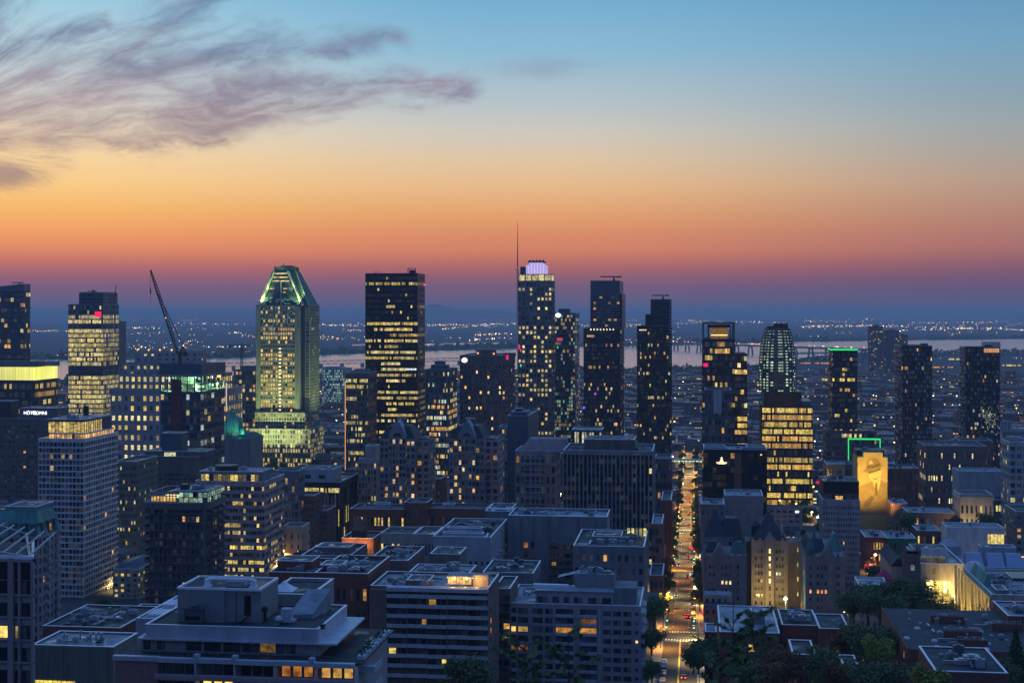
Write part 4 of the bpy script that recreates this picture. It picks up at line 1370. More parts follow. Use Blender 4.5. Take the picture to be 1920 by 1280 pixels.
# barrel-shaped tower on a lit base
Y0 = 1200
b = place('barrel_tower', 'rounded barrel-shaped tower with columns of pale green windows above a bright office base', 'tower', 1425, 1495, 735, Y0, d=36, wall=W_NAVY)
zt, zm = Z_at(616, b.x0, Y0), b.z1
ccx, ccy = (b.x0 + b.x1) / 2, Y0 + 18
hw = (b.x1 - b.x0) / 2
def prof(z):
    f = (z - zm) / (zt - zm)
    return hw * (1 - .34 * max(0, (f - .35) / .65) ** 2.0)
def ell(r, n, a=0):
    q = []
    for k in range(n):
        t = 2 * math.pi * (k + a) / n
        e = .62
        q.append((ccx + r * math.copysign(abs(math.cos(t)) ** e, math.cos(t)), ccy + .8 * r * math.copysign(abs(math.sin(t)) ** e, math.sin(t))))
    return q
nf, ns = 22, 48
core, glz, slab = MB(), [], MB()
for i in range(nf):
    za, zb_ = zm + (zt - zm) * i / nf, zm + (zt - zm) * (i + 1) / nf
    core.prism(ell(prof(za) - .5, ns), za, zb_, top=ell(prof(zb_) - .5, ns))
    slab.prism(ell(prof(zb_) + .1, ns), zb_ - 1.2, zb_)
    rw = MB()
    oa, ob_ = ell(prof(za) - .42, ns), ell(prof(zb_) - .42, ns)
    for k in range(ns):
        j = (k + 1) % ns
        if k % 2: continue
        g_ = OFF
        if random.random() < (.85 if i > 9 else .6): g_ = glw(random.choice(((.70, .95, .55), (.85, 1, .6), (.55, .85, .55))), random.uniform(.35, 1.15))
        j = (k + 1) % ns
        rw.face([(*oa[k], za + .1), (*oa[j], za + .1), (*ob_[j], zb_ - 1.2), (*ob_[k], zb_ - 1.2)], 0, g_)
    rw.build('window_row', GLASS, b.th)
core.build('shaft', W_NAVY, b.th); slab.build('floor_bands', W_NAVY, b.th)
fin = MB()
for k in range(0, ns, 4):
    pts = [(ell(prof(zm + (zt - zm) * i / 8) + .3, ns, .5)[(k + 1) % ns], zm + (zt - zm) * i / 8) for i in range(9)]
    for (p_, za), (q_, zb_) in zip(pts, pts[1:]):
        fin.tube((*p_, za), (*q_, zb_), .45, 4)
fin.build('ribs', W_NAVY, b.th)
m = MB().prism(ell(prof(zt) - 1, 24), zt, zt + 2)
m.box(X_at(1450, ccy), X_at(1476, ccy), ccy - 6, ccy + 6, zt + 2, Z_at(606, ccx, ccy)); m.tube((X_at(1477, ccy), ccy, zt), (X_at(1477, ccy), ccy, Z_at(605, ccx, ccy)), .5, 5)
m.build('crown', W_DARK, b.th)
y = Y0 - 2
facade(b, X_at(1429, y), X_at(1524, y), y, Y0 + 50, b.zg, Z_at(760, b.x0, y), 15, 30, 12, band=.32, pier=.08, bd=.3, wall=W_DARK,
       lt=lit(.97, .85, .1, ((1.0, .66, .09), YEL, WARM), 1.0, seg=False, rows={0: 1, 1: .4, 2: .4, 10: .6, 11: .6}), name='base')
MB().box(X_at(1433, y), X_at(1502, y + 4), y + .8, Y0 + 40, Z_at(760, b.x0, y), b.z1 + .5).build('plant_storey', W_BLACK, b.th)
MB().box(X_at(1503, y + 6), X_at(1522, y + 6), y + 6, Y0 + 48, Z_at(760, b.x0, y), Z_at(752, b.x0, y)).build('roof', W_NAVY, b.th)

# green-trimmed tower and its podium
b = tower('green_trimmed_tower', 'dark tower with a green neon line along its roof edge', 'tower', 1560, 1608, 657, 1300, xs=1553, n=30, fb=10, sb=6, wall=W_DARK, band=.4, pier=.1, bd=.4, lt=lit(.6, .45, .04, (WARM, PALE, YEL), .85), cop=False)
MB().box(b.x0 - .3, b.x1 + .2, b.y0 - .5, b.y0, b.z1 + .2, b.z1 + 1.4).build('neon_line', NEONG, b.th)
MB().box(b.x0 - .5, b.x0 - .1, b.y0 + .1, b.y1, b.z1 + .2, b.z1 + 1.2).build('neon_line', NEONG, b.th)
MB().box(b.x0 + 3, b.x1 - 3, b.y0 + 4, b.y1 - 6, b.z1, b.z1 + 1.6).build('penthouse', W_DARK, b.th)
y = b.y0 - 6
facade(b, X_at(1550, y), X_at(1644, y), y, y + 40, b.zg, Z_at(808, b.x0, y), 12, 20, 8, band=.4, pier=.1, bd=.4, wall=W_NAVY, lt=lit(.3, .3, .03, (YEL, PALE), .8, rows={0: 1}), name='podium')
MB().box(X_at(1551, y), X_at(1643, y), y + .5, y + 39, Z_at(808, b.x0, y), Z_at(808, b.x0, y) + .4).build('roof', ROOF, b.th)
m = MB()
za, zb_ = Z_at(822, b.x0, y), Z_at(862, b.x0, y)
xa, xe = X_at(1590, y), X_at(1651, y)
m.box(xa, xe, y - .6, y - .1, za - .6, za + .6); m.box(xa, xa + .8, y - .6, y - .1, zb_, za - .6); m.box(xe - .8, xe, y - .6, y - .1, zb_, za - .6)
m.build('neon_frame', NEONG, b.th)

# two checker-balconied towers
for (nm, lab, xl, xr, yt, Y_, xs_, sd) in (('checkered_tower', 'dark residential tower with scattered white balcony panels, nearer to the mural', 1690, 1748, 650, 1350, 1677, 5),
                                           ('checkered_tower', 'dark residential tower with white balcony panels and an orange-lit corner at its top', 1809, 1875, 652, 1420, 1799, 6)):
    b = tower(nm, lab, 'tower', xl, xr, yt, Y_, xs=xs_, n=33, fb=18, sb=8, wall=W_BLACK, band=.32, pier=.2, bd=.4, lt=lit(.3, .09, .012, (WARM, (1, .66, .25), COOL), .8, seg=False), seed=sd,
              ph=((xl + 38, xl + 50, yt - 6, 5, 8),), group='checkered towers')
    m = MB()
    fhh = (b.z1 - b.zg) / 33
    for i in range(30):
        z = b.z1 - (i + 1) * fhh
        for k in range(11):
            if b.rng.random() < .38:
                wx = (b.x1 - b.x0) / 11
                x = b.x0 + k * wx
                if (k + i) % 2: m.box(x, x + wx * .42, b.y0 - .5, b.y0 + .1, z, z + fhh * .8)
        for k in range(6):
            if b.rng.random() < .5:
                wy = (b.y1 - b.y0) / 6
                yy = b.y0 + k * wy
                m.box(b.x0 - .8, b.x0 + .1, yy, yy + wy * .7, z, z + fhh * .45)
    o = m.build('balcony_panels', W_GREYL, b.th); o['kind'] = 'stuff'
    if xl > 1800:
        m = MB(); n = 7
        xa, xe = X_at(1845, Y_), X_at(1874, Y_)
        for k in range(n):
            x = xa + (xe - xa) * k / n; m.box(x, x + (xe - xa) / n * .8, b.y0 - .6, b.y0 - .1, b.z1 - 4.5, b.z1 - .5, 0, glw((1, .42, .06), random.uniform(.8, 1.1)))
        m.build('orange_corner_light', LAMP, b.th)
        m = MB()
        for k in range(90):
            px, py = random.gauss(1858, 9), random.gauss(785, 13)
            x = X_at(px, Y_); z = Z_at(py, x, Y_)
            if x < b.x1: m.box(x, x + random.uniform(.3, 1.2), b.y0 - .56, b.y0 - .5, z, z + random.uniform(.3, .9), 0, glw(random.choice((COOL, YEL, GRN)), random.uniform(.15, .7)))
        o = m.build('painted_reflections', LAMP, b.th); o['kind'] = 'stuff'  # reflected city lights painted on as a scatter of glowing boxes
# far island towers
for k, (xl, xr, yt, lab) in enumerate(((1630, 1655, 612, 'dark slim far tower standing on the island shore'), (1658, 1686, 620, 'dark wide far tower right of the slim island tower'),
                                       (1684, 1702, 628, 'lowest of the dark far towers on the island'))):
    tower('island_tower', lab, 'tower', xl, xr, yt, 3900 + 60 * k, d=40, n=26, fb=8, wall=W_BROWN, band=.4, pier=.4, lt=lit(.5, .12, .04, (WARM, PALE), .7, seg=False), ph=((xl + 8, xr - 8, yt - 3, 6, 12),), cop=False)
# ------------------------------------------------------------------ the middle distance
# white office tower with the glazed top storey
W1 = W_WHITE
b = tower('office_block', 'white concrete grid office tower with a glowing glass penthouse, left of the dark balconied block', 'building', 72, 157, 826, 610, xs=222, n=27, fb=12, sb=15, wall=W1, band=.28, pier=.11,
          bd=.45, lt=lit(.16, .2, .008, (WARM, (1, .64, .2)), 1.0, rows={2: .7, 0: 0}), cl=0)
x0, x1, y0, y1 = b.x0 + 3.6, b.x1 - .8, b.y0 + 3, b.y1 - 3
z2 = Z_at(812, x0, y0); z3 = Z_at(788, x0, y0)
facade(b, x0, x1, y0, y1, b.z1, z2 + .2, 1, 14, 12, band=.18, pier=.12, bd=.25, wall=W1, lt=lit(1, .95, .5, (WARM, (1, .72, .35)), 1.1, seg=False), name='glazed_storey')
xa, xe = X_at(90, y0 + 1), X_at(158, y0 + 1)
facade(b, xa, xe, y0 + 1, y1 - 12, z2 + .2, z3, 1, 10, 8, band=.12, pier=.08, bd=.25, wall=W_BLACK, lt=lit(1, 1, 1, ((1, .72, .22),), .95, seg=False), name='penthouse')
MB().box(xa - .8, xe + .8, y0 + .2, y1 - 1, z3, z3 + .6).build('roof', ROOFL, b.th)
MB().box(xa + 6, xe - .2, y1 - 12, y1 - 1, z2 + .2, z3 - .02).build('plant_room', W_NAVY, b.th)
m = MB().lathe(X_at(161, y1 - 8), y1 - 8, [(1.2, z3 + .6), (1.2, z3 + 4.6), (1.4, z3 + 4.7), (1.4, z3 + 5)], 12); m.build('chimney', W_DARK, b.th)
clutter(b, xa + 1, xe - 1, y0 + 2, y1 - 8, z3 + .6, 5)

# green glazed block and small building behind it
b = tower('green_clad_block', 'pale green-grey clad block seen past the right side of the white office tower', 'building', 214, 255, 868, 745, d=32, n=15, fb=8, wall=W_OLIVE, band=.5, pier=.45, bd=.2,
          lt=lit(.25, .3, .04, (PALE, YEL), .8))
b = tower('lane_building', 'small tan lane-side building between the white tower and the balconied block', 'building', 212, 259, 1070, 612, d=34, n=6, fb=4, wall=W_TAN, band=.5, pier=.5, bd=.2, lt=lit(.5, .3, .05, (YEL,), .8))
MB().face([(b.x0, b.y0 + .3, b.z1 + .8), (b.x1, b.y0 + .3, b.z1 + .8), (b.x1, b.y0 + 12, b.z1 + 6), (b.x0, b.y0 + 12, b.z1 + 3)]).build('sloped_roof', W_NAVY, b.th)

# dark balconied block with a lit glass penthouse
b = place('balcony_block', 'dark rounded apartment block stacked with curved balconies, a lit glass penthouse on top', 'building', 262, 386, 948, 585, xs=428, wall=W_DARK)
BR = mat('dark grey concrete', (.12, .11, .115), .8, streak=True)
n = 13
fh = (b.z1 - b.zg) / n
cutx = 7.5
def rpoly(o, x0, x1, y0, y1, r, k=6):
    q = []
    for cx, cy_, a0 in ((x0 + r, y0 + r, 180), (x1 - r, y0 + r, 270), (x1 - r, y1 - r, 0), (x0 + r, y1 - r, 90)):
        for i in range(k + 1):
            t = R(a0 + 90 * i / k)
            q.append((cx + (r + o) * math.cos(t), cy_ + (r + o) * math.sin(t)))
    return q
facade(b, b.x0 + 4, b.x1 - 1, b.y0 + 1, b.y1 - 1, b.zg, b.z1, n, 12, 10, band=.30, pier=.34, bd=.4, wall=BR, lt=lit(.2, .12, .008, (WARM, (1, .7, .3)), .85, seg=False, rows={1: .8, 2: .6, 12: .7}))
for i in range(n):
    z = b.z1 - (i + 1) * fh
    sl_ = MB().prism(rpoly(0, b.x0, b.x1, b.y0, b.y1, 5), z - .1, z + .2)
    sl_.prism(rpoly(.05, b.x0, b.x0 + 9, b.y0 + 2, b.y1 - 2, 4), z + .21, z + 1.15, cap=False)
    for k in range(3):
        yy = b.y0 + 6 + k * 7
        if yy + 5 < b.y1:
            sl_.box(b.x1 - .3, b.x1 + 1.5, yy, yy + 4.5, z + .05, z + 1.1)
    sl_.build('balcony', BR, b.th)
MB().prism(rpoly(.3, b.x0, b.x1, b.y0, b.y1, 5), b.z1 - 1.6, b.z1 + 1.2).build('parapet', BR, b.th)
y0 = b.y0 + 3
xa, xm, xe = X_at(281, y0), X_at(330, y0), X_at(388, y0)
z2 = Z_at(921, xa, y0)
fr = MB()
for k in range(9):
    x = xa + (xm - xa) * k / 8; fr.box(x - .15, x + .15, y0 - .1, y0 + .3, b.z1 + 1.2, z2)
fr.box(xa - .2, xm, y0 - .15, y0 + .35, z2 - .4, z2); fr.box(xa - .2, xm, y0 - .15, y0 + .35, b.z1 + 3.6, b.z1 + 3.9)
fr.box(xa - .2, xa + .2, y0 + .3, b.y1 - 5, z2 - .4, z2); fr.box(xa, xe, b.y1 - 5.3, b.y1 - 5, z2 - .4, z2)
for k in range(4):
    yy = y0 + (b.y1 - 5 - y0) * k / 3; fr.box(xa - .15, xa + .15, yy, yy + .3, b.z1 + 1.2, z2)
fr.build('pergola', W_GREYL, b.th)
lm = MB().box(xa + .3, xm - .3, y0 + 1.2, y0 + 1.3, b.z1 + 1.4, b.z1 + 3.4, 0, glw(WARM, .8)); lm.box(xm - 5, xm + 1, y0 + .8, y0 + .9, z2 - 2.6, z2 - 1.2, 0, glw((1, .78, .3), 1.2))
lm.build('lit_terrace', GLASS, b.th)
facade(b, xm + 1, xe, y0 + .6, b.y1 - 5.5, b.z1 + 1.2, z2, 2, 6, 8, band=.12, pier=.1, bd=.2, wall=W_NAVY, lt=lit(1, .85, .3, ((.50, .85, .62), (.7, .9, .5)), .5, seg=False), name='penthouse')
MB().box(xm - 3, xe + .4, y0 + .2, b.y1 - 5, z2, z2 + .4).build('roof', ROOFL, b.th)
MB().box(X_at(338, y0 + 5), X_at(350, y0 + 5), y0 + 5, y0 + 9, z2 + .4, z2 + 2.6).build('plant_box', W_DARK, b.th)
clutter(b, xm, xe - 1, y0 + 4, b.y1 - 6, z2 + .4, 6)

# dark brown block behind
b = tower('brown_block', 'dark brown slab block with a plant-room tower, behind the balconied block', 'building', 255, 372, 858, 880, d=30, n=16, fb=22, wall=W_BROWN, band=.4, pier=.3, bd=.3, top=9,
          lt=lit(.05, .3, .004, (WARM,), .7), ph=((303, 340, 812, 6, 12, W_NAVY), (272, 384, 846, 3, 20)))
m = MB(); y = b.y0 + 2.9
m.box(X_at(308, y), X_at(329, y), y, y + .08, Z_at(854, b.x0, y), Z_at(847, b.x0, y), 0, glw((1, .95, .5), .8)); m.build('lit_window', GLASS, b.th)

# pink concrete office with lit storeys
b = tower('office_block', 'pink concrete office block with broad yellow ribbon windows, right of the dark balconied block', 'building', 366, 496, 905, 700, xs=533, n=13, fb=26, sb=12, wall=W_PINK, band=.48, pier=.04, bd=.5,
          lt=lit(.7, .55, .08, ((1, .74, .22), YEL, PALE), .9, rows={0: .9, 1: .1, 2: .9, 3: .1, 4: .3, 5: .2, 6: .7, 7: .6, 8: .95, 9: .7, 10: 1, 11: .95, 12: .9}), seed=12)
x0, x1, y0, y1, zt = pent(b, 374, 490, 884, back=2.2, dp=18, m=W_GREY, roof=ROOFL)
f = MB()
for k in range(14):
    x = x0 + 1 + k * (x1 - x0 - 2) / 14
    f.box(x, x + (x1 - x0) / 18, y0 - .08, y0 - .02, b.z1 + .6, zt - 1.4, 0, glw(YEL, random.choice((0, .1, .3, .8))))
f.build('window_row', GLASS, b.th)
clutter(b, x0 + 1, x1 - 1, y0 + 1, y1 - 1, zt + .05, 12)
m = MB().lathe(X_at(425, y0 + 6), y0 + 6, [(6, zt), (6, zt + 2.6), (5.6, zt + 2.8)], 20); m.build('round_plant_room', W_DARK, b.th)
# annexes to its right
tower('annex', 'narrow grey annex with a glazed grid wall beside the pink office block', 'building', 515, 559, 885, 790, xs=572, n=10, fb=7, sb=4, wall=W_GREY, band=.3, pier=.3, bd=.3, lt=lit(.15, .4, .05, (PALE, WARM), .6), top=2)
tower('lane_building', 'blank tan lane building with one lit window below the grey annex', 'building', 528, 566, 990, 745, d=16, n=4, fb=3, wall=W_TAN, band=.6, pier=.75, bd=.25, lt=lit(.3, .3, .02, (YEL,), .9))
tower('brick_block', 'tall dark brown brick block between the grey annex and the grey-capped office', 'building', 556, 588, 932, 800, xs=605, n=9, fb=7, wall=W_BRICKB, band=.5, pier=.5, bd=.25, lt=lit(.3, .15, .02, (WARM, YEL), .8, rows={8: 1}))
tower('brick_block', 'lower dark brick block tucked in front of the grey-capped office', 'building', 590, 612, 960, 815, xs=630, n=7, fb=5, wall=W_BRICKB, band=.5, pier=.5, bd=.25, lt=lit(.1, .15, .01, (WARM,), .7))
# grey-capped office with vertical fins
b = tower('finned_office', 'office block with tall white vertical fins and a pale grey plant box on top', 'building', 560, 637, 906, 860, xs=673, n=3, fb=22, sb=10, wall=W_DARK, band=.16, pier=.18, bd=.5,
          lt=lit(.6, .35, .06, (YEL, (1, .9, .4)), .75, rows={0: 0, 1: .4}), top=1.5, cl=6)
fr = MB()
for k in range(1, 22):
    if k % 2: continue
    x = b.x0 + (b.x1 - b.x0) * k / 22; fr.box(x - .2, x + .2, b.y0 - .5, b.y0 - .1, b.zg, b.z1 - 8)
fr.build('fins', W_GREYL, b.th)
z = b.z1
MB().box(b.x0 - .3, b.x1 + .3, b.y0 - .4, b.y0 + 2, z - 2.4, z + .9).build('fascia', W_DARK, b.th)
m = MB()
for k in range(26):
    x = b.x0 + (b.x1 - b.x0) * k / 26
    if random.random() < .78: m.box(x, x + .8, b.y0 - .32, b.y0 - .2, z - 5.5, z - 2.7, 0, glw(random.choice((PALE, YEL)), random.uniform(.4, 1)))
m.build('window_row', GLASS, b.th)
m = MB(); y = b.y0 + 4
pent(b, 560, 624, 880, 3, 22, W_GREYL)
for px in (572, 598):
    m.box(X_at(px, y - 1), X_at(px + 11, y - 1), y - 1.08, y - .9, Z_at(896, b.x0, y), Z_at(889, b.x0, y))
m.build('louvres', W_DARK, b.th)
# twin gabled apartment towers
def gabled(lab, xl, xr, xs, Y0, seed, pinkside):
    st = mat('putty stone', (.27, .245, .24), .85, streak=True)
    b = place('gabled_tower', lab, 'apartment tower', xl, xr, 822, Y0, xs=xs, wall=st, seed=seed, group='twin gabled apartment towers')
    lt = lit(.75, .22, .06, (WARM, (1, .6, .2), (1, .7, .35)), .9, seg=False)
    facade(b, b.x0, b.x1, b.y0, b.y1, b.zg, b.z1, 17, 8, 8, band=.40, pier=.36, bd=.5, wall=st, lt=lt)
    # projecting centre bay with an arched gable
    xa, xe = b.x0 + (b.x1 - b.x0) * .27, b.x0 + (b.x1 - b.x0) * .76
    zc = Z_at(818, b.x0, b.y0)
    facade(b, xa, xe, b.y0 - 1.6, b.y0 + 3, b.zg, zc, 17, 5, 1, band=.36, pier=.3, bd=.5, wall=st, lt=lt, name='centre_bay')
    zp = Z_at(787, b.x0, b.y0); xm = (xa + xe) / 2
    g = MB()
    k = 12
    pts = [(xa - .3, zc - .5), (xe + .3, zc - .5)]
    for i in range(k + 1):
        t = i / k
        x = xe + .3 + (xa - xe - .6) * t
        zz = zc + (zp - zc) * (1 - abs(2 * t - 1) ** 1.35)
        pts.append((x, zz))
    n = len(pts)
    y1_, y2_ = b.y0 - 1.9, b.y0 + 12
    g.face([(x, y1_, z) for x, z in pts]); g.face([(x, y2_, z) for x, z in reversed(pts)])
    g.build('gable', st, b.th)
    cp = MB()
    for (x, z), (x2, z2) in zip(pts[2:], pts[3:]):
        cp.face([(x, y1_, z), (x, y2_, z), (x2, y2_, z2), (x2, y1_, z2)])
    cp.build('gable_roof', W_GREYL, b.th)
    a = MB(); r_ = 2.4; zz = zc + .2
    a.face([(xm + r_ * math.cos(t * math.pi / 10), y1_ - .06, zz + r_ * math.sin(t * math.pi / 10)) for t in range(11)]); a.build('arched_window', GLASS, b.th)
    # slate mansard round the top
    q0 = [(b.x0, b.y0), (b.x1, b.y0), (b.x1, b.y1), (b.x0, b.y1)]
    i_ = 4.2
    q1 = [(b.x0 + i_, b.y0 + i_), (b.x1 - i_, b.y0 + i_), (b.x1 - i_, b.y1 - i_), (b.x0 + i_, b.y1 - i_)]
    zt = Z_at(798, b.x0, b.y0 + 4)
    MB().prism(q0, b.z1, zt, top=q1).build('mansard_roof', SLATE, b.th)
    MB().box(xm - 3, xm + 3, b.y0 + 9, b.y0 + 14, zt - 2, Z_at(784, b.x0, b.y0 + 9)).build('plant_room', W_NAVY, b.th)
    # right hand wing
    x2 = b.x1 + 7.5
    facade(b, b.x1 - .5, x2, b.y0 + 7, b.y1 + 6, b.zg, Z_at(826, b.x1, b.y0), 17, 2, 4, band=.36, pier=.4, bd=.5, wall=pinkside, lt=lit(.3, .15, .03, (WARM,), .8), name='side_wing')
    MB().box(b.x1, x2 - .4, b.y0 + 7.4, b.y1 + 5, Z_at(826, b.x1, b.y0), Z_at(826, b.x1, b.y0) + .7).build('roof', ROOF, b.th)
gabled('putty-coloured apartment tower with an arched gable, in front of the black tower', 712, 778, 792, 850, 3, W_BEIGE)
gabled('putty-coloured apartment tower with an arched gable, in front of the brown emblem hotel', 842, 908, 920, 830, 8, W_PINK)
# buildings round the twin towers
tower('slab_block', 'narrow pinkish stone block with white vertical bays left of the first gabled tower', 'building', 672, 706, 862, 905, xs=711, n=12, fb=6, wall=W_PINK, band=.3, pier=.4, bd=.4, lt=lit(.3, .4, .05, (YEL, PALE), .7), top=1,
      ph=((684, 705, 836, 4, 12, W_PINK),))
tower('slab_block', 'blank blue grey slab block right of the second gabled tower', 'building', 952, 990, 782, 880, xs=1010, n=22, fb=6, wall=W_NAVY, band=.7, pier=.8, bd=.2, lt=lit(.05, .1, .01, (WARM,), .8), top=6, ph=((958, 988, 772, 3, 14, W_NAVY), (966, 978, 766, 5, 6, W_DARK)))
tower('flats', 'narrow block of white-framed flats beside the blank blue grey slab', 'building', 936, 951, 802, 892, d=20, n=22, fb=3, wall=W_GREYL, band=.35, pier=.3, bd=.3, lt=lit(.35, .2, .04, (WARM,), 1.0))
tower('brick_block', 'red brick block with an orange-lit roof terrace between the two gabled towers', 'building', 800, 826, 900, 930, xs=838, n=8, fb=4, wall=W_BRICK, band=.5, pier=.5, bd=.25, lt=lit(.3, .2, .05, (WARM,), .9))
# pink beige apartment house
b = tower('apartment_house', 'pinkish beige apartment house with stepped gables and glazed balcony bays', 'building', 966, 1042, 848, 790, d=30, n=11, fb=8, wall=mat('rose concrete', (.30, .225, .22), .85, streak=True), band=.38, pier=.4, bd=.4, lt=lit(.1, .1, .01, (WARM,), .7))
x0, x1 = X_at(974, b.y0 + 2), X_at(1060, b.y0 + 2)
MB().prism([(x0 - 1, b.y0 + 1), (x1, b.y0 + 1), (x1, b.y0 + 24), (x0 - 1, b.y0 + 24)], b.z1, Z_at(824, x0, b.y0), top=[(x0 + 5, b.y0 + 6), (x1, b.y0 + 6), (x1, b.y0 + 20), (x0 + 5, b.y0 + 20)]).build('stepped_gable', b.wall, b.th)
bay = MB()
for k in range(9):
    z = b.z1 - 3 - k * 3.2
    bay.box(X_at(981, b.y0), X_at(1024, b.y0), b.y0 - 1.4, b.y0 + .1, z - .3, z)
for px in (981, 996, 1011, 1023):
    x = X_at(px, b.y0); bay.box(x, x + .3, b.y0 - 1.5, b.y0 - 1.2, b.z1 - 32, b.z1 - 2.9)
bay.build('balcony_bays', W_GREYL, b.th)
# striped office slab
W_PIER = mat('brown grey pier', (.26, .235, .24), .8, streak=True)
b = tower('striped_office', 'wide dark office slab striped with pale vertical piers beside the avenue', 'building', 1056, 1224, 848, 690, d=38, n=15, fb=22, sb=6, wall=W_PIER, band=.44, pier=.3, bd=.55, pp=.5, sp=W_BLACK,
          lt=lit(.0, .0, .008, (WARM, PALE), .9, rows={0: .9, 1: .9, 3: .5}), top=1.2, cl=10, roof=ROOFD)
pent(b, 1095, 1190, 824, 5, 20, W_BROWN)
b = tower('glass_pavilion', 'small glass office with tall lit windows peeping over the striped slab', 'building', 1072, 1128, 807, 770, d=20, n=9, fb=12, wall=W_NAVY, band=.1, pier=.3, bd=.4, lt=lit(.8, .5, .1, ((.85, 1, .55), (1, .95, .55)), .75), par=.4, roof=ROOFL)
tower('corner_block', 'dark avenue-side block with one bright yellow lit storey left of the avenue', 'building', 1228, 1259, 862, 905, d=30, n=9, fb=6, wall=W_NAVY, band=.4, pier=.15, bd=.3, lt=lit(.1, .3, .03, (WARM,), .8, rows={1: 1}))
# avenue-side buildings (left)
b = tower('terrace_block', 'avenue-side block with stepped roof terraces right of the striped slab', 'building', 1222, 1242, 985, 640, d=30, n=9, fb=3, sb=7, wall=W_BRICKB, band=.4, pier=.2, bd=.4, lt=lit(.3, .3, .03, (PALE, WARM), .6), roof=ROOFL)
tower('brick_block', 'orange-lit brick side wall facing the avenue beyond the terraced block', 'building', 1240, 1259, 940, 760, d=36, n=7, fb=3, sb=6, wall=W_BRICK, band=.6, pier=.7, bd=.2, lt=lit(.2, .2, .02, (WARM,), .8))
tower('avenue_shop', 'low lit shop building at the corner of the avenue behind the street trees', 'building', 1218, 1243, 1082, 600, d=28, n=4, fb=3, sb=6, wall=W_BRICKB, band=.4, pier=.3, bd=.3, lt=lit(.7, .5, .1, (YEL, COOL), .8))

# black glass hotel with the emblem
b = tower('emblem_hotel', 'black glass hotel slab with a lit golden emblem and pale roof edge by the avenue', 'hotel', 1319, 1438, 846, 880, d=36, n=14, fb=14, sb=6, wall=W_BLACK, band=.25, pier=.1, bd=.15, glass=GLASSK, lt=lit(.1, .1, .006, (WARM,), .5), roof=ROOFL, par=1.2)
st_ = MB().box(X_at(1377, b.y0), X_at(1390, b.y0), b.y0 - .12, b.y0 + .05, b.zg + 20, b.z1 - 1)
st_.build('bronze_strip', mat('bronze strip', (.22, .09, .05), .6), b.th)
EM = mat('gold sign light', (.8, .6, .3), .5, var=0, emit=(1, .82, .45), es=1.4)
m = MB(); x = X_at(1353, b.y0); z = Z_at(865, x, b.y0); y = b.y0 - .5
m.box(x - 3.2, x + 3.2, y, y + .3, z - .9, z - .3)
m.lathe(x, y, [(.9, z - .3), (1.2, z + .4), (.7, z + 1.0), (.25, z + 1.2), (.7, z + 1.8), (.35, z + 2.6), (.05, z + 3)], 8)
m.box(x - 2.4, x + 2.4, y, y + .3, z - 1.5, z - 1.2)
m.build('sign_emblem', EM, b.th)
x0, x1, y0, y1, zt = pent(b, 1320, 1360, 838, 6, 16, ROOFL); pent(b, 1400, 1436, 839, 5, 16, ROOFL)
clutter(b, b.x0 + 3, b.x1 - 3, b.y0 + 3, b.y1 - 3, b.z1 + .06, 8)
m = MB(); xx = X_at(1427, b.y0); zz = Z_at(852, xx, b.y0); m.lathe(xx, b.y0 - .4, [(.2, zz - .4), (.6, zz), (.2, zz + .4)], 8, 0, glw((1, .5, .2), 2)); m.build('wall_lamp', LAMP, b.th)
tower('blank_wall_block', 'pale beige block with a big blank wall in front of the black emblem hotel', 'building', 1359, 1431, 932, 770, d=26, n=6, fb=6, wall=mat('mauve render', (.34, .26, .24), .9), band=.9, pier=.95, bd=.1, top=10, cl=7, roof=ROOFL)
tower('grey_block', 'squat dark grey block with a pale parapet left of the blank beige wall', 'building', 1314, 1358, 948, 745, d=22, n=8, fb=5, wall=W_GREY, band=.6, pier=.5, bd=.2, lt=lit(.1, .1, .01, (WARM,), .7), roof=ROOFL, cl=4)

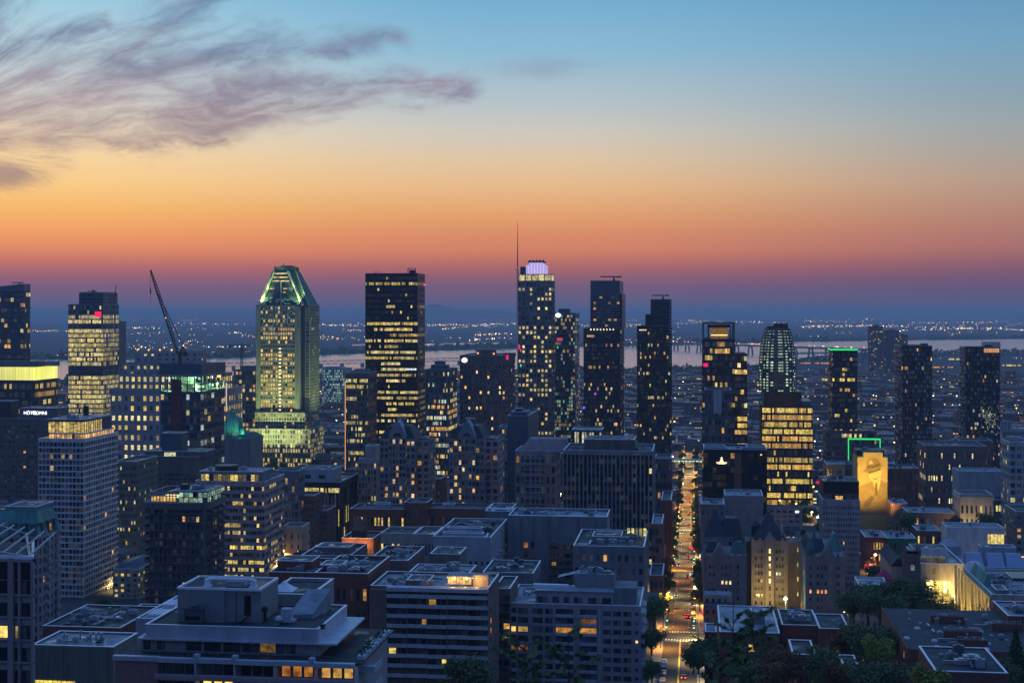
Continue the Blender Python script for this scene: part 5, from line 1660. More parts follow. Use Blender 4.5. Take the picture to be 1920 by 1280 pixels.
# ------------------------------------------------------------------ the chateau-like apartment house: three wings
def chateau():
    st = W_STONE
    Y0 = 600
    FOOT.append((X_at(1316, Y0), X_at(1588, Y0), Y0, Y0 + 50, Z_at(1000, 60, Y0)))
    def zy(py, y, x=40): return Z_at(py, x, y)
    specs = (('castle-like stone apartment wing with a steep slate roof, nearest the avenue', 1319, 1400, Y0, 1040, 'l'),
             ('floodlit castle-like stone apartment wing with a tall pointed gable and lit stair windows', 1409, 1477, Y0 + 32, 1012, 'c'),
             ('castle-like stone apartment wing with green copper turrets, right of the lit pointed one', 1510, 1584, Y0, 1042, 'r'))
    for lab, xl, xr, y0, yt, k in specs:
        b = Bd(); b.rng = random.Random(lab); b.wall = st
        b.x0, b.x1, b.y0, b.y1 = X_at(xl, y0), X_at(xr, y0), y0, y0 + (46 if k != 'c' else 22)
        b.zg = gz(y0) - 1; b.z1 = zy(yt, y0, b.x0)
        b.th = thing('castle_apartments', lab, 'apartment house', ((b.x0 + b.x1) / 2, (b.y0 + b.y1) / 2, b.zg), 'wings of the castle-like apartment house')
        w = b.x1 - b.x0
        nfl = 10 if k != 'c' else 12
        # plain stone body with individual windows
        MB().box(b.x0, b.x1, b.y0, b.y1, b.zg, b.z1).build('wall', st, b.th)
        fh = 3.25
        groups = {'l': (.15, .24, .44, .53, .62, .80), 'c': (.12, .2, .28, .70, .78, .86), 'r': (.13, .32, .42, .52, .80, .85)}[k]
        cnt = 0
        for i in range(nfl):
            z = b.z1 - 5.6 - i * fh
            if z < b.zg: break
            for gq in groups:
                x = b.x0 + w * gq
                g_ = OFF
                if k == 'l' and i == 2 and .4 < gq < .7: g_ = glw(PALE, .9)
                if k == 'r' and i == 3 and gq < .6: g_ = glw(ORG, random.uniform(.5, .9))
                if k == 'c' and random.random() < .03: g_ = glw(WARM, .5)
                q = MB().box(x - .5, x + .5, b.y0 - .12, b.y0 - .02, z, z + 1.7)
                f = q.build('window', W_GREY, b.th)
                MB().face([(x - .4, b.y0 - .14, z + .1), (x + .4, b.y0 - .14, z + .1), (x + .4, b.y0 - .14, z + 1.6), (x - .4, b.y0 - .14, z + 1.6)], 0, g_).build('pane', GLASS, f)
            if k == 'c':
                x = b.x0 + w * .5
                g_ = glw((1, .74, .28), 1.1) if i < 5 or i > 9 else OFF
                f = MB().box(x - .55, x + .55, b.y0 - 2.14, b.y0 - 2.02, z + .2, z + 2.4).build('stair_window', W_GREY, b.th)
                MB().face([(x - .45, b.y0 - 2.16, z + .3), (x + .45, b.y0 - 2.16, z + .3), (x + .45, b.y0 - 2.16, z + 2.3), (x - .45, b.y0 - 2.16, z + 2.3)], 0, g_).build('pane', GLASS, f)
            if k == 'r':
                yy = b.y0 + 6 + (i % 2) * .3
                MB().face([(b.x0 - .1, yy + 1, z), (b.x0 - .1, yy, z), (b.x0 - .1, yy, z + 1.7), (b.x0 - .1, yy + 1, z + 1.7)], 0, glw(YEL, 1.0) if i % 2 else OFF).build('window', GLASS, b.th)
        s = MB()
        for py_ in (1056, 1100, 1142):
            z = zy(py_, y0, b.x0); s.box(b.x0 - .15, b.x1 + .15, b.y0 - .2, b.y0 + .1, z, z + .4)
        s.build('string_courses', st, b.th)
        # crenellated top
        c = MB()
        n = int(w / 1.6)
        for i in range(n):
            if i % 2 == 0: c.box(b.x0 + i * 1.6, b.x0 + i * 1.6 + 1.0, b.y0 - .1, b.y0 + .5, b.z1, b.z1 + 1.1)
        n2 = int((b.y1 - b.y0) / 1.6)
        xs_ = b.x0
        for i in range(n2):
            if i % 2 == 0: c.box(xs_ - .1, xs_ + .5, b.y0 + .6 + i * 1.6, b.y0 + 1.6 + i * 1.6, b.z1, b.z1 + 1.1)
        c.build('battlements', st, b.th)
        def roofp(name, xa, xe, ya, ye, z0, z1, m, rx_=.5, ry_=.5, e=.12):
            cx = xa + (xe - xa) * .5; cyy = ya + (ye - ya) * .5
            wx, wy = (xe - xa) * e / 2, (ye - ya) * e / 2
            MB().prism([(xa, ya), (xe, ya), (xe, ye), (xa, ye)], z0, z1, top=[(cx - wx, cyy - wy), (cx + wx, cyy - wy), (cx + wx, cyy + wy), (cx - wx, cyy + wy)]).build(name, m, b.th)
        if k == 'l':
            y = y0 + 26
            za, zb_ = zy(1042, y, b.x0), zy(1006, y, b.x0)
            xa, xe = X_at(1320, y), X_at(1394, y)
            MB().box(xa, xe, y, y + 17, b.z1 - 1, zb_).build('upper_storey', st, b.th)
            for i in range(4):
                x = xa + 2.2 + i * 4.2
                f = MB().box(x, x + 1.3, y - .15, y - .02, zb_ - 4.2, zb_ - 1.8).build('window', W_GREY, b.th)
                MB().face([(x + .1, y - .17, zb_ - 4.1), (x + 1.2, y - .17, zb_ - 4.1), (x + 1.2, y - .17, zb_ - 1.9), (x + .1, y - .17, zb_ - 1.9)]).build('pane', GLASS, f)
            # long steep slate roof, a tall pavilion at the left, a lower ridge to the right
            zt = zy(953, y + 8, xa)
            cx = X_at(1344, y)
            roofp('slate_roof', xa, X_at(1362, y), y, y + 17, zb_, zt, SLATE, e=.12)
            roofp('slate_roof', X_at(1352, y), xe, y + 1, y + 16, zb_, zy(968, y + 8, xa), SLATE, e=.6)
            MB().box(X_at(1379, y), X_at(1384, y), y + 4, y + 6, zb_, zy(962, y, xa)).build('chimney', st, b.th)
            MB().lathe(X_at(1386, y - 4), y - 4, [(2.2, b.z1 - 4), (2.2, zb_ - 1), (2.3, zb_), (.1, zy(985, y, xa))], 10).build('turret', SLATE, b.th)
            for (pa, pe) in ((1370, 1400), (1322, 1350)):
                yy = y0 + 5
                xa2, xe2 = X_at(pa, yy), X_at(pe, yy)
                roofp('dormer_roof', xa2, xe2, yy, yy + 9, b.z1 + .2, b.z1 + 4.6, COPPERD if pa == 1370 else SLATE, e=.4)
            MB().prism([(b.x0 + 4, y0 - .3), (b.x0 + 9.4, y0 - .3), (b.x0 + 9.4, y0 + 6), (b.x0 + 4, y0 + 6)], b.z1, b.z1 + 4.5, top=[(b.x0 + 6.3, y0 - .3), (b.x0 + 7.1, y0 - .3), (b.x0 + 7.1, y0 + 6), (b.x0 + 6.3, y0 + 6)]).build('stone_gable', st, b.th)
        if k == 'c':
            x = b.x0 + w * .5
            # centre gable bay
            MB().box(x - 1.9, x + 1.9, y0 - 2, y0 + 1, b.zg, b.z1 + .5).build('stair_bay', st, b.th)
            zt = zy(997, y0, x)
            MB().prism([(x - 2.2, y0 - 2.1), (x + 2.2, y0 - 2.1), (x + 2.2, y0 + 1), (x - 2.2, y0 + 1)], b.z1 + .5, zt, top=[(x - .15, y0 - 2.1), (x + .15, y0 - 2.1), (x + .15, y0 + 1), (x - .15, y0 + 1)]).build('pointed_gable', st, b.th)
            ya, ye = y0 + .5, b.y1
            roofp('slate_roof', b.x0 + .4, b.x1 - .4, ya, ye, b.z1, zy(960, y0 + 10, x), SLATE, e=.05)
            roofp('slate_roof', b.x0 + .2, b.x1 - .2, ya - .2, ye, b.z1 - .2, zy(996, y0 + 6, x), SLATE, e=.55)
            MB().tube((x, y0 + 10, zy(966, y0 + 10, x)), (x, y0 + 10, zy(948, y0 + 10, x)), .15, 5, .04).build('spire', DSTEEL, b.th)
            MB().box(X_at(1464, y0), X_at(1469, y0), y0 + 2, y0 + 4, b.z1, zy(985, y0, x)).build('chimney', st, b.th)
            MB().lathe(X_at(1417, y0 + 8), y0 + 8, [(2, b.z1 - 2), (2, b.z1 + 5), (2.2, b.z1 + 5.2), (.1, zy(975, y0 + 8, x))], 10).build('turret', SLATE, b.th)
            # recessed links either side
            for (pa, pe) in ((1398, 1411), (1476, 1512)):
                ya2 = y0 + 8
                MB().box(X_at(pa, ya2), X_at(pe, ya2), ya2, ya2 + 14, b.zg, b.z1 - 2).build('link_block', st, b.th)
            for i in range(9):
                z = b.z1 - 6 - i * 3.25
                xx = X_at(1495, y0 + 7.8)
                if i % 2 == 0: MB().face([(xx, y0 + 7.9, z), (xx + .9, y0 + 7.9, z), (xx + .9, y0 + 7.9, z + 1.8), (xx, y0 + 7.9, z + 1.8)], 0, glw(YEL, random.choice((0, .7, 1)))).build('window', GLASS, b.th)
        if k == 'r':
            y = y0 + 8
            roofp('copper_turret', X_at(1520, y), X_at(1534, y), y, y + 4, b.z1, zy(990, y, b.x0), COPPERD, e=.05)
            x0_, x1_ = X_at(1552, y + 6), X_at(1580, y + 6)
            MB().prism([(x0_, y + 6), (x1_, y + 6), (x1_, y + 14), (x0_, y + 14)], b.z1, zy(1003, y, b.x0), top=[(x0_ + 2.4, y + 6), (x0_ + 3, y + 6), (x0_ + 3, y + 14), (x0_ + 2.4, y + 14)]).build('copper_gable', COPPER, b.th)
            roofp('slate_roof', b.x0 + .6, X_at(1552, y), y + 2, y + 30, b.z1 - .1, b.z1 + 5, SLATE, e=.6)
            MB().prism([(b.x0 + 6.6, y0 - .3), (b.x0 + 12, y0 - .3), (b.x0 + 12, y0 + 5), (b.x0 + 6.6, y0 + 5)], b.z1, b.z1 + 5, top=[(b.x0 + 9.1, y0 - .3), (b.x0 + 9.5, y0 - .3), (b.x0 + 9.5, y0 + 5), (b.x0 + 9.1, y0 + 5)]).build('stone_gable', st, b.th)
            MB().lathe(b.x0 + 2, y0 + 2, [(1.6, b.z1 - 3), (1.6, b.z1 + 2.5), (1.8, b.z1 + 2.6), (.1, b.z1 + 7)], 10).build('turret', COPPERD, b.th)
            for px in (1526, 1560):
                xx = X_at(px, y0 - .4); z = zy(1126, y0, b.x0)
        if k == 'c':
            for px, e, c in ((1440, 26000, (1, .62, .16)), (1428, 16000, (1, .62, .16)), (1496, 18000, (1, .58, .14))):
                xx = X_at(px, y0 - 16)
                flood(b.th, (xx, y0 - 15, gz(y0 - 15) + 2.5), (xx, y0, gz(y0) + 10), e * .3, c, 110, 1.0)
            gl_ = MB(); xx = X_at(1474, y0 - 30)
            gl_.lathe(xx, y0 - 26, [(.3, gz(y0) + 9), (1.0, gz(y0) + 9.9), (.3, gz(y0) + 10.8)], 10, 0, glw((.85, 1, .6), 2.2)); gl_.tube((xx, y0 - 26, gz(y0 - 26)), (xx, y0 - 26, gz(y0) + 9), .12, 5)
            solo(gl_, 'globe_lamp', LAMP, 'bright white globe lamp at the foot of the lit castle wing', 'lamp')
            ld = bpy.data.lights.new('globe_light', 'POINT'); ld.energy = 2500; ld.color = (.9, 1, .6); ld.shadow_soft_size = 1.1
            lo = bpy.data.objects.new('globe_light', ld); COL.objects.link(lo); lo.location = (xx, y0 - 28, gz(y0) + 10)
chateau()

# pale office behind the castle wings
b = tower('piered_office', 'pale concrete office with narrow windows and a dark two-storey top, left of the mural', 'building', 1543, 1612, 940, 730, xs=1535, n=14, fb=15, sb=6, wall=mat('bone concrete', (.30, .285, .28), .85, streak=True), band=.45, pier=.5, bd=.5,
          lt=lit(.08, .1, .01, (WARM,), .7, rows={7: .3, 9: .5}), top=1)
x0, x1 = b.x0 + .3, b.x1 - .3
z2 = Z_at(926, b.x0, b.y0); z3 = Z_at(903, b.x0, b.y0)
facade(b, x0, x1, b.y0 + .8, b.y1 - 1, b.z1, z2 + .5, 1, 9, 5, band=.15, pier=.15, bd=.3, wall=W_BROWN, lt=lit(0, 0, 0, (YEL,), 1), name='recessed_storey')
m = MB(); y = b.y0 + 1.0; m.box(X_at(1566, y), X_at(1580, y), y - .06, y, Z_at(938, x0, y), Z_at(929, x0, y), 0, glw(WARM, 1)); m.build('lit_window', GLASS, b.th)
MB().box(x0, x1, b.y0 + .4, b.y1 - .5, z2 + .5, z3).build('blank_top', W_BLACK, b.th)
MB().box(x0 - .2, x1 + .2, b.y0 + .2, b.y1 - .3, z3, z3 + .4).build('roof', ROOF, b.th)
clutter(b, x0 + 1, x1 - 1, b.y0 + 1, b.y1 - 2, z3 + .4, 5)

# mural building: a floodlit end wall bearing a plain figure in a brimmed hat
MW = mat('ochre painted wall', (.46, .34, .13), .85, var=.12, scale=.25)
MD = mat('brown mural paint', (.15, .10, .04), .85, var=.25, scale=.4)
MM = mat('mid brown mural paint', (.29, .20, .075), .85, var=.2, scale=.4)
ML = mat('pale ochre mural paint', (.62, .49, .23), .85, var=.15, scale=.4)
b = place('mural_building', 'building with a tall floodlit golden wall mural of a figure in a brimmed hat', 'building', 1608, 1664, 857, 960, d=30, wall=MW)
FOOT[-1] = (b.x0, b.x1, b.y0, b.y1, b.z1)
MB().box(b.x0, b.x1, b.y0, b.y1, b.zg, b.z1).build('wall', MW, b.th)
MB().box(X_at(1619, b.y0), X_at(1655, b.y0), b.y0 + .01, b.y0 + 10, b.z1, Z_at(848, b.x0, b.y0)).build('raised_parapet', MW, b.th)
MB().box(b.x0 + .5, b.x1 - .5, b.y0 + 11, b.y1 - 1, b.z1, b.z1 + 3.5).build('penthouse', W_DARK, b.th)
clutter(b, b.x0 + 1, b.x1 - 4, b.y0 + 11, b.y1 - 4, b.z1 + 3.5, 5)
def mp(px, py, o):
    x = X_at(px, b.y0 - o); return (x, b.y0 - o, Z_at(py, x, b.y0 - o))
def mural(name, pts, m, o):
    MB().face([mp(px, py, o) for px, py in reversed(pts)]).build(name, m, b.th)
mural('painted_jacket', [(1609, 913), (1620, 908), (1634, 903), (1640, 898), (1652, 898), (1656, 902), (1664, 905), (1664, 964), (1614, 964), (1609, 930)], MM, .02)
mural('painted_shirt', [(1636, 902), (1642, 899), (1652, 895), (1650, 908), (1645, 924), (1640, 912)], ML, .04)
mural('painted_tie', [(1641, 905), (1645, 905), (1646, 926), (1643, 930), (1640, 926)], MD, .06)
mural('painted_face', [(1627, 884), (1632, 880), (1650, 876), (1653, 882), (1652, 890), (1649, 898), (1644, 903), (1638, 903), (1632, 898), (1629, 892)], ML, .08)
mural('painted_shadow', [(1627, 884), (1632, 880), (1650, 876), (1652, 880), (1642, 884), (1632, 887), (1629, 889)], MD, .10)
mural('painted_shadow', [(1634, 895), (1640, 897), (1648, 894), (1644, 899), (1638, 899)], MM, .10)
mural('painted_hat', [(1617, 884), (1624, 878), (1626, 864), (1631, 860), (1637, 859), (1642, 858), (1648, 863), (1651, 871), (1657, 872), (1649, 878), (1636, 882), (1626, 885)], MM, .12)
mural('painted_hat_band', [(1625, 878), (1626, 873), (1638, 872), (1650, 867), (1651, 872), (1638, 877)], MD, .14)
mural('painted_hat_light', [(1628, 870), (1630, 863), (1635, 862), (1637, 869)], ML, .14)
mural('painted_sleeve', [(1619, 948), (1623, 938), (1634, 929), (1640, 932), (1634, 942), (1626, 951)], MD, .04)
for px in (1616, 1636, 1656):
    x = X_at(px, b.y0 - 40)
    flood(b.th, (x, b.y0 - 44, gz(b.y0) + 14), (x, b.y0, gz(b.y0) + 46), 95000, (1, .64, .10), 66, 1.0)
# blocks around the mural
tower('dark_block', 'dark roof-cluttered block squeezed behind the piered office and the mural', 'building', 1550, 1607, 872, 1050, d=24, n=6, fb=10, wall=W_NAVY, band=.4, pier=.2, bd=.3, lt=lit(.3, .3, .05, (YEL, COOL), .8), cl=6, roof=ROOFL)
tower('brick_block', 'dark red brick block with rooftop plant just right of the mural', 'building', 1665, 1722, 880, 1040, d=26, n=6, fb=10, wall=W_BRICK, band=.5, pier=.5, bd=.25, lt=lit(.1, .1, .01, (WARM,), .8), cl=8, roof=ROOFL)
b = tower('brick_block', 'long dark brown brick block with scattered small bright windows below the checkered towers', 'building', 1735, 1850, 838, 1090, xs=1719, n=7, fb=24, sb=6, wall=W_BRICKB, band=.55, pier=.5, bd=.3,
          lt=lit(.8, .5, .05, (PALE, (1, .85, .5)), 1.2, seg=True, rows={0: .05, 1: .2, 6: .1}))
tower('brick_block', 'upper dark brick wing stepping back at the right of the brown brick block', 'building', 1800, 1862, 828, 1140, d=24, n=7, fb=12, wall=W_BRICKB, band=.55, pier=.5, bd=.3, lt=lit(.5, .4, .05, (PALE,), 1.0))
tower('storage_block', 'windowless grey block with a pale roof right of the brown brick block', 'building', 1797, 1882, 886, 1010, d=24, n=3, fb=6, wall=W_GREYL, band=.95, pier=.95, bd=.1, roof=ROOFL, cl=4)
b = tower('stone_hall', 'tan stone hall with lit entrance windows and a heavy cornice near the right edge', 'building', 1800, 1862, 930, 900, xs=1787, n=4, fb=7, sb=8, wall=W_TAN, band=.4, pier=.55, bd=.6, lt=lit(.2, .4, .02, (PALE, YEL), 1.2, rows={3: 1}), top=2.5)
MB().box(b.x0 - .7, b.x1 + .7, b.y0 - .7, b.y1 + .7, b.z1 - 1.6, b.z1 - .3).build('cornice', W_TAN, b.th)
for px in (1792, 1826, 1840):
    x = X_at(px, b.y0 - 8); flood(b.th, (x, b.y0 - 8, gz(b.y0) + 3), (x, b.y0, gz(b.y0) + 14), 9000, (1, .75, .25), 110, 1)
b = tower('white_gallery', 'white windowless gallery block with a glowing glass corner, above the stone museum', 'gallery', 1776, 1883, 992, 780, xs=1765, n=1, fb=1, sb=1, wall=W_WHITE, band=.98, pier=.98, bd=.1, roof=ROOFL, cl=5)
m = MB(); y = b.y0 - .12
xa, xe = X_at(1852, y), X_at(1883, y)
za, zb_ = Z_at(1019, xa, y), Z_at(1001, xa, y)
for k in range(5):
    x = xa + (xe - xa) * k / 5; m.face([(x, y, za), (x + (xe - xa) / 5 - .2, y, za), (x + (xe - xa) / 5 - .2, y, zb_), (x, y, zb_)], 0, glw((1, .74, .2), random.uniform(.5, 1.1)))
m.build('glass_corner', GLASS, b.th)
tower('right_edge_tower', 'pale stone tower block with vertical bays cut by the right edge of the view', 'building', 1893, 1990, 832, 950, xs=1876, n=14, fb=8, wall=W_GREYL, band=.4, pier=.3, bd=.4, lt=lit(.3, .3, .03, (YEL, PALE), .8))
tower('right_edge_block', 'brown stone block with small lit side windows at the right edge below the pale tower', 'building', 1905, 1990, 962, 820, xs=1885, n=9, fb=7, wall=W_STONE, band=.5, pier=.45, bd=.4, lt=lit(.4, .35, .05, (YEL, WARM), .9))
tower('office_block', 'dark office strip with one row of lit windows left of the pale right-edge tower', 'building', 1846, 1908, 940, 985, d=22, n=4, fb=12, wall=W_NAVY, band=.4, pier=.3, bd=.3, lt=lit(.2, .3, .02, (PALE,), 1, rows={0: 1}))

# ------------------------------------------------------------------ museum group at the right
b = place('stone_museum', 'broad stone museum front with a tall lit glass atrium, beside the church tower', 'museum', 1727, 1808, 1060, 665, d=46, wall=W_TAN)
za, zb_ = Z_at(1129, b.x0, b.y0), Z_at(1087, b.x0, b.y0)
xa, xe = X_at(1736, b.y0), X_at(1783, b.y0)
w = MB()
w.box(b.x0, xa, b.y0, b.y1, b.zg, b.z1); w.box(xe, b.x1, b.y0, b.y1, b.zg, b.z1); w.box(xa, xe, b.y0, b.y1, zb_, b.z1); w.box(xa, xe, b.y0 + 6, b.y1, b.zg, zb_)
w.build('wall', W_TAN, b.th)
m = MB()
for k in range(4):
    x = xa + (xe - xa) * k / 4
    for i in range(2):
        z = za + (zb_ - za) * i / 2
        m.face([(x + .1, b.y0 + 5.9, z), (x + (xe - xa) / 4, b.y0 + 5.9, z), (x + (xe - xa) / 4, b.y0 + 5.9, z + (zb_ - za) / 2 - .2), (x + .1, b.y0 + 5.9, z + (zb_ - za) / 2 - .2)], 0, glw((1, .70, .12), random.uniform(.55, .95)))
m.box(xa, xe, b.y0 + 5.7, b.y0 + 5.9, Z_at(1140, xa, b.y0), za - .4, 0, glw((1, .8, .3), 1.1))
m.build('atrium_glass', GLASS, b.th)
fr = MB()
for k in range(4):
    x = xa + (xe - xa) * k / 3; fr.box(x - .2, x + .2, b.y0 + .4, b.y0 + .9, za, zb_)
fr.box(xa, xe, b.y0 + .3, b.y0 + 2, za - .7, za)
fr.build('atrium_frame', W_TAN, b.th)
m = MB()
cx, cz = X_at(1794, b.y0), Z_at(1099, b.x1, b.y0)
m.face([(cx + 1.35 * math.cos(k * math.pi / 10), b.y0 - .06, cz + 1.35 * math.sin(k * math.pi / 10)) for k in range(20)], 0, glw(PALE, .9)); m.build('round_window', GLASS, b.th)
m = MB().box(X_at(1788, b.y0), X_at(1800, b.y0), b.y0 - .06, b.y0, Z_at(1120, b.x1, b.y0), Z_at(1113, b.x1, b.y0), 0, glw(PALE, 1.0)); m.build('lit_window', GLASS, b.th)
m = MB().box(X_at(1743, b.y0), X_at(1754, b.y0), b.y0 - .06, b.y0, Z_at(1077, b.x1, b.y0), Z_at(1066, b.x1, b.y0), 0, glw(YEL, .15)); m.build('window', GLASS, b.th)
roof_on(b, b.x0, b.x1, b.y0, b.y1, b.z1, ROOFL)
y = b.y0 + 8
sk = MB()
for k in range(9):
    x = X_at(1728, y) + k * 1.25
    sk.box(x, x + .9, y, y + 7, b.z1, b.z1 + 2.2 + .2 * (k % 2), 0, glw(PALE, .05))
sk.build('skylight', GLASSB, b.th)
pent(b, 1711, 1777, 1028, 22, 12, W_WHITE)
for px, e in ((1745, 2600), (1775, 2600)):
    x = X_at(px, b.y0 + 3); ld = bpy.data.lights.new('atrium_light', 'POINT'); ld.energy = e; ld.color = (1, .72, .2); ld.shadow_soft_size = .6
    lo = bpy.data.objects.new('atrium_light', ld); COL.objects.link(lo); lo.parent = b.th; lo.location = tuple(Vector((x, b.y0 + 3, zb_ - 3)) - Vector(b.th['_o']))
for px in (1790, 1800):
    x = X_at(px, b.y0 - 6); flood(b.th, (x, b.y0 - 7, gz(b.y0) + 2), (x, b.y0, gz(b.y0) + 10), 9000, (1, .72, .2), 110, 1)
# church tower in front of it
b = place('church_tower', 'dark square church tower with corner pinnacles and one arched window', 'church tower', 1696, 1726, 1038, 640, d=8, wall=W_BROWN)
MB().box(b.x0, b.x1, b.y0, b.y1, b.zg, b.z1).build('wall', W_BROWN, b.th)
m = MB().box(b.x0 - .3, b.x1 + .3, b.y0 - .3, b.y1 + .3, b.z1 - 3.2, b.z1 - 2.6); m.box(b.x0 - .3, b.x1 + .3, b.y0 - .3, b.y1 + .3, b.z1 - .6, b.z1)
for x in (b.x0 + .3, b.x1 - .3):
    for yy in (b.y0 + .3, b.y1 - .3):
        m.box(x - .5, x + .5, yy - .5, yy + .5, b.z1, b.z1 + 1.6); m.prism([(x - .5, yy - .5), (x + .5, yy - .5), (x + .5, yy + .5), (x - .5, yy + .5)], b.z1 + 1.6, b.z1 + 4, top=[(x - .05, yy - .05), (x + .05, yy - .05), (x + .05, yy + .05), (x - .05, yy + .05)])
m.build('pinnacles', W_BROWN, b.th)
m = MB(); cx = (b.x0 + b.x1) / 2; z = Z_at(1069, cx, b.y0)
m.face([(cx - .9, b.y0 - .05, z), (cx + .9, b.y0 - .05, z), (cx + .9, b.y0 - .05, z + 1.8), (cx + .5, b.y0 - .05, z + 2.5), (cx - .5, b.y0 - .05, z + 2.5), (cx - .9, b.y0 - .05, z + 1.8)], 0, glw((.5, .5, .6), .25)); m.build('arched_window', GLASS, b.th)
# church nave and its lit side
b = tower('church_nave', 'low stone church nave with a slate pitched roof left of the church tower', 'church', 1672, 1697, 1062, 650, d=40, n=1, fb=3, wall=W_TAN, band=.3, pier=.6, bd=.4, lt=lit(.3, .4, 0, (YEL,), .7), par=0)
MB().prism([(b.x0 - .4, b.y0), (b.x1 + .4, b.y0), (b.x1 + .4, b.y1), (b.x0 - .4, b.y1)], b.z1, b.z1 + 4, top=[((b.x0 + b.x1) / 2 - .1, b.y0), ((b.x0 + b.x1) / 2 + .1, b.y0), ((b.x0 + b.x1) / 2 + .1, b.y1), ((b.x0 + b.x1) / 2 - .1, b.y1)]).build('pitched_roof', SLATE, b.th)
# long gallery with roof lights tinted by a painted sky reflection
b = tower('gallery_range', 'long brick gallery range with three blue tilted roof lights, right of the stone museum', 'gallery', 1809, 1990, 1066, 690, d=30, n=2, fb=30, wall=W_BRICKB, band=.35, pier=.45, bd=.4, lt=lit(.9, .35, .02, (YEL,), .6, rows={0: .9}), par=.4, roof=ROOFL)
y = b.y0 + 3
for k, px in enumerate((1812, 1852, 1888)):
    xa, xe = X_at(px, y), X_at(px + 34, y)
    MB().prism([(xa, y), (xe, y), (xe, y + 9), (xa, y + 9)], b.z1, b.z1 + 5.5, top=[(xa + .8, y + 7), (xe - .4, y + 7), (xe - .4, y + 8.8), (xa + .8, y + 8.8)]).build('roof_light', mat('roof glass with painted sky reflection', (.26, .33, .44), .35, var=.1), b.th)  # sky reflected in the tilted glass is put into the base colour
m = MB(); y = b.y0 - .6; z = b.z1 - .3
m.box(b.x0, b.x1, y, y + .4, z, z + .8); m.build('cornice', W_BRICKB, b.th)
pent(b, 1840, 1905, 1026, 20, 9, W_GREYL)
t_ = MB(); y = b.y0 + 14; cx = X_at(1788, y + 8)
# glass pyramids on the gallery behind
solo(MB().prism([(X_at(1768, 745), 745), (X_at(1802, 745), 745), (X_at(1802, 745), 757), (X_at(1768, 745), 757)], Z_at(1024, 130, 745), Z_at(1013, 130, 745) , top=[(X_at(1784, 745), 750), (X_at(1787, 745), 750), (X_at(1787, 745), 752), (X_at(1784, 745), 752)]).box(X_at(1768, 745), X_at(1802, 745), 745, 757, gz(745), Z_at(1024, 130, 745) - .01), 'glass_pavilion', W_GREYL, 'pale glazed tent-shaped roof standing between the white gallery and the museum', 'pavilion')
# lower wing going away at the right: stone side wall lit yellow
b = place('museum_wing', 'tan stone museum wing with a floodlit side wall, dome light and green copper roof', 'museum', 1860, 1990, 1120, 545, xs=1808, wall=W_TAN)
MB().box(b.x0, b.x1, b.y0, b.y1, b.zg, b.z1).build('wall', W_TAN, b.th)
pl = MB()
for k in range(11):
    yy = b.y0 + 1 + k * 7; pl.box(b.x0 - .7, b.x0 + .1, yy, yy + 1.4, b.zg, b.z1 - 1)
pl.box(b.x0 - .9, b.x0 + .1, b.y0, b.y1, b.z1 - 1.2, b.z1 - .2)
pl.build('pilasters', W_TAN, b.th)
m = MB()
for k in range(10):
    yy = b.y0 + 3.2 + k * 7; m.face([(b.x0 - .1, yy + 3.4, b.zg + 4), (b.x0 - .1, yy, b.zg + 4), (b.x0 - .1, yy, b.z1 - 5), (b.x0 - .1, yy + 3.4, b.z1 - 5)], 0, glw(WARM, .12))
m.build('window_row', GLASS, b.th)
roof_on(b, b.x0, b.x1, b.y0, b.y1, b.z1, ROOFL)
MB().lathe(X_at(1826, 600), 600, [(4.4, b.z1), (4.4, b.z1 + .6), (3.4, b.z1 + 2.4), (1.8, b.z1 + 3.6), (.2, b.z1 + 4)], 20).build('dome_light', W_WHITE, b.th, True)
xa, xe = X_at(1832, 575), X_at(1852, 575)
MB().prism([(xa, 565), (xe, 565), (xe, 590), (xa, 590)], b.z1, b.z1 + 5, top=[((xa + xe) / 2 - .1, 565), ((xa + xe) / 2 + .1, 565), ((xa + xe) / 2 + .1, 590), ((xa + xe) / 2 - .1, 590)]).build('copper_roof', COPPER, b.th)
pent(b, 1868, 1890, 1106, 6, 10, W_GREY); pent(b, 1880, 1915, 1085, 40, 12, W_NAVY)
m = MB()
for k in range(9):
    x = X_at(1890, 585) + k * 1.6; m.box(x, x + 1.2, 578, 592, b.z1 + .1, b.z1 + 1.2)
m.build('skylight', GLASSB, b.th)
clutter(b, b.x0 + 3, b.x1 - 8, b.y0 + 4, b.y1 - 4, b.z1 + .06, 14)
for k in range(5):
    yy = b.y0 + 6 + k * 16; flood(b.th, (b.x0 - 7, yy, gz(yy) + 2.5), (b.x0, yy, gz(yy) + 14), 13000, (1, .72, .10), 120, 1)

# cathedral with the green dome
b = place('domed_cathedral', 'stone cathedral with a green-lit copper dome beneath the pointed tower', 'cathedral', 408, 470, 822, 1330, d=40, wall=W_STONE)
MB().box(b.x0, b.x1, b.y0, b.y1, b.zg, b.z1).build('wall', W_STONE, b.th)
MB().prism([(b.x0, b.y0), (b.x1, b.y0), (b.x1, b.y1), (b.x0, b.y1)], b.z1, b.z1 + 5, top=[(b.x0 + 3, b.y0 + 16), (b.x1 - 3, b.y0 + 16), (b.x1 - 3, b.y1 - 16), (b.x0 + 3, b.y1 - 16)]).build('roof', COPPERD, b.th)
cx, cyy = X_at(437, b.y0 + 16), b.y0 + 16
zd = Z_at(808, cx, cyy); zt = Z_at(775, cx, cyy)
r = 19.5 / 2667 * dep(cx, cyy)
MB().lathe(cx, cyy, [(r * .96, b.z1), (r * .96, zd - 1), (r * 1.05, zd - .8), (r * 1.05, zd)], 24).build('drum', W_STONE, b.th)
cl_ = MB()
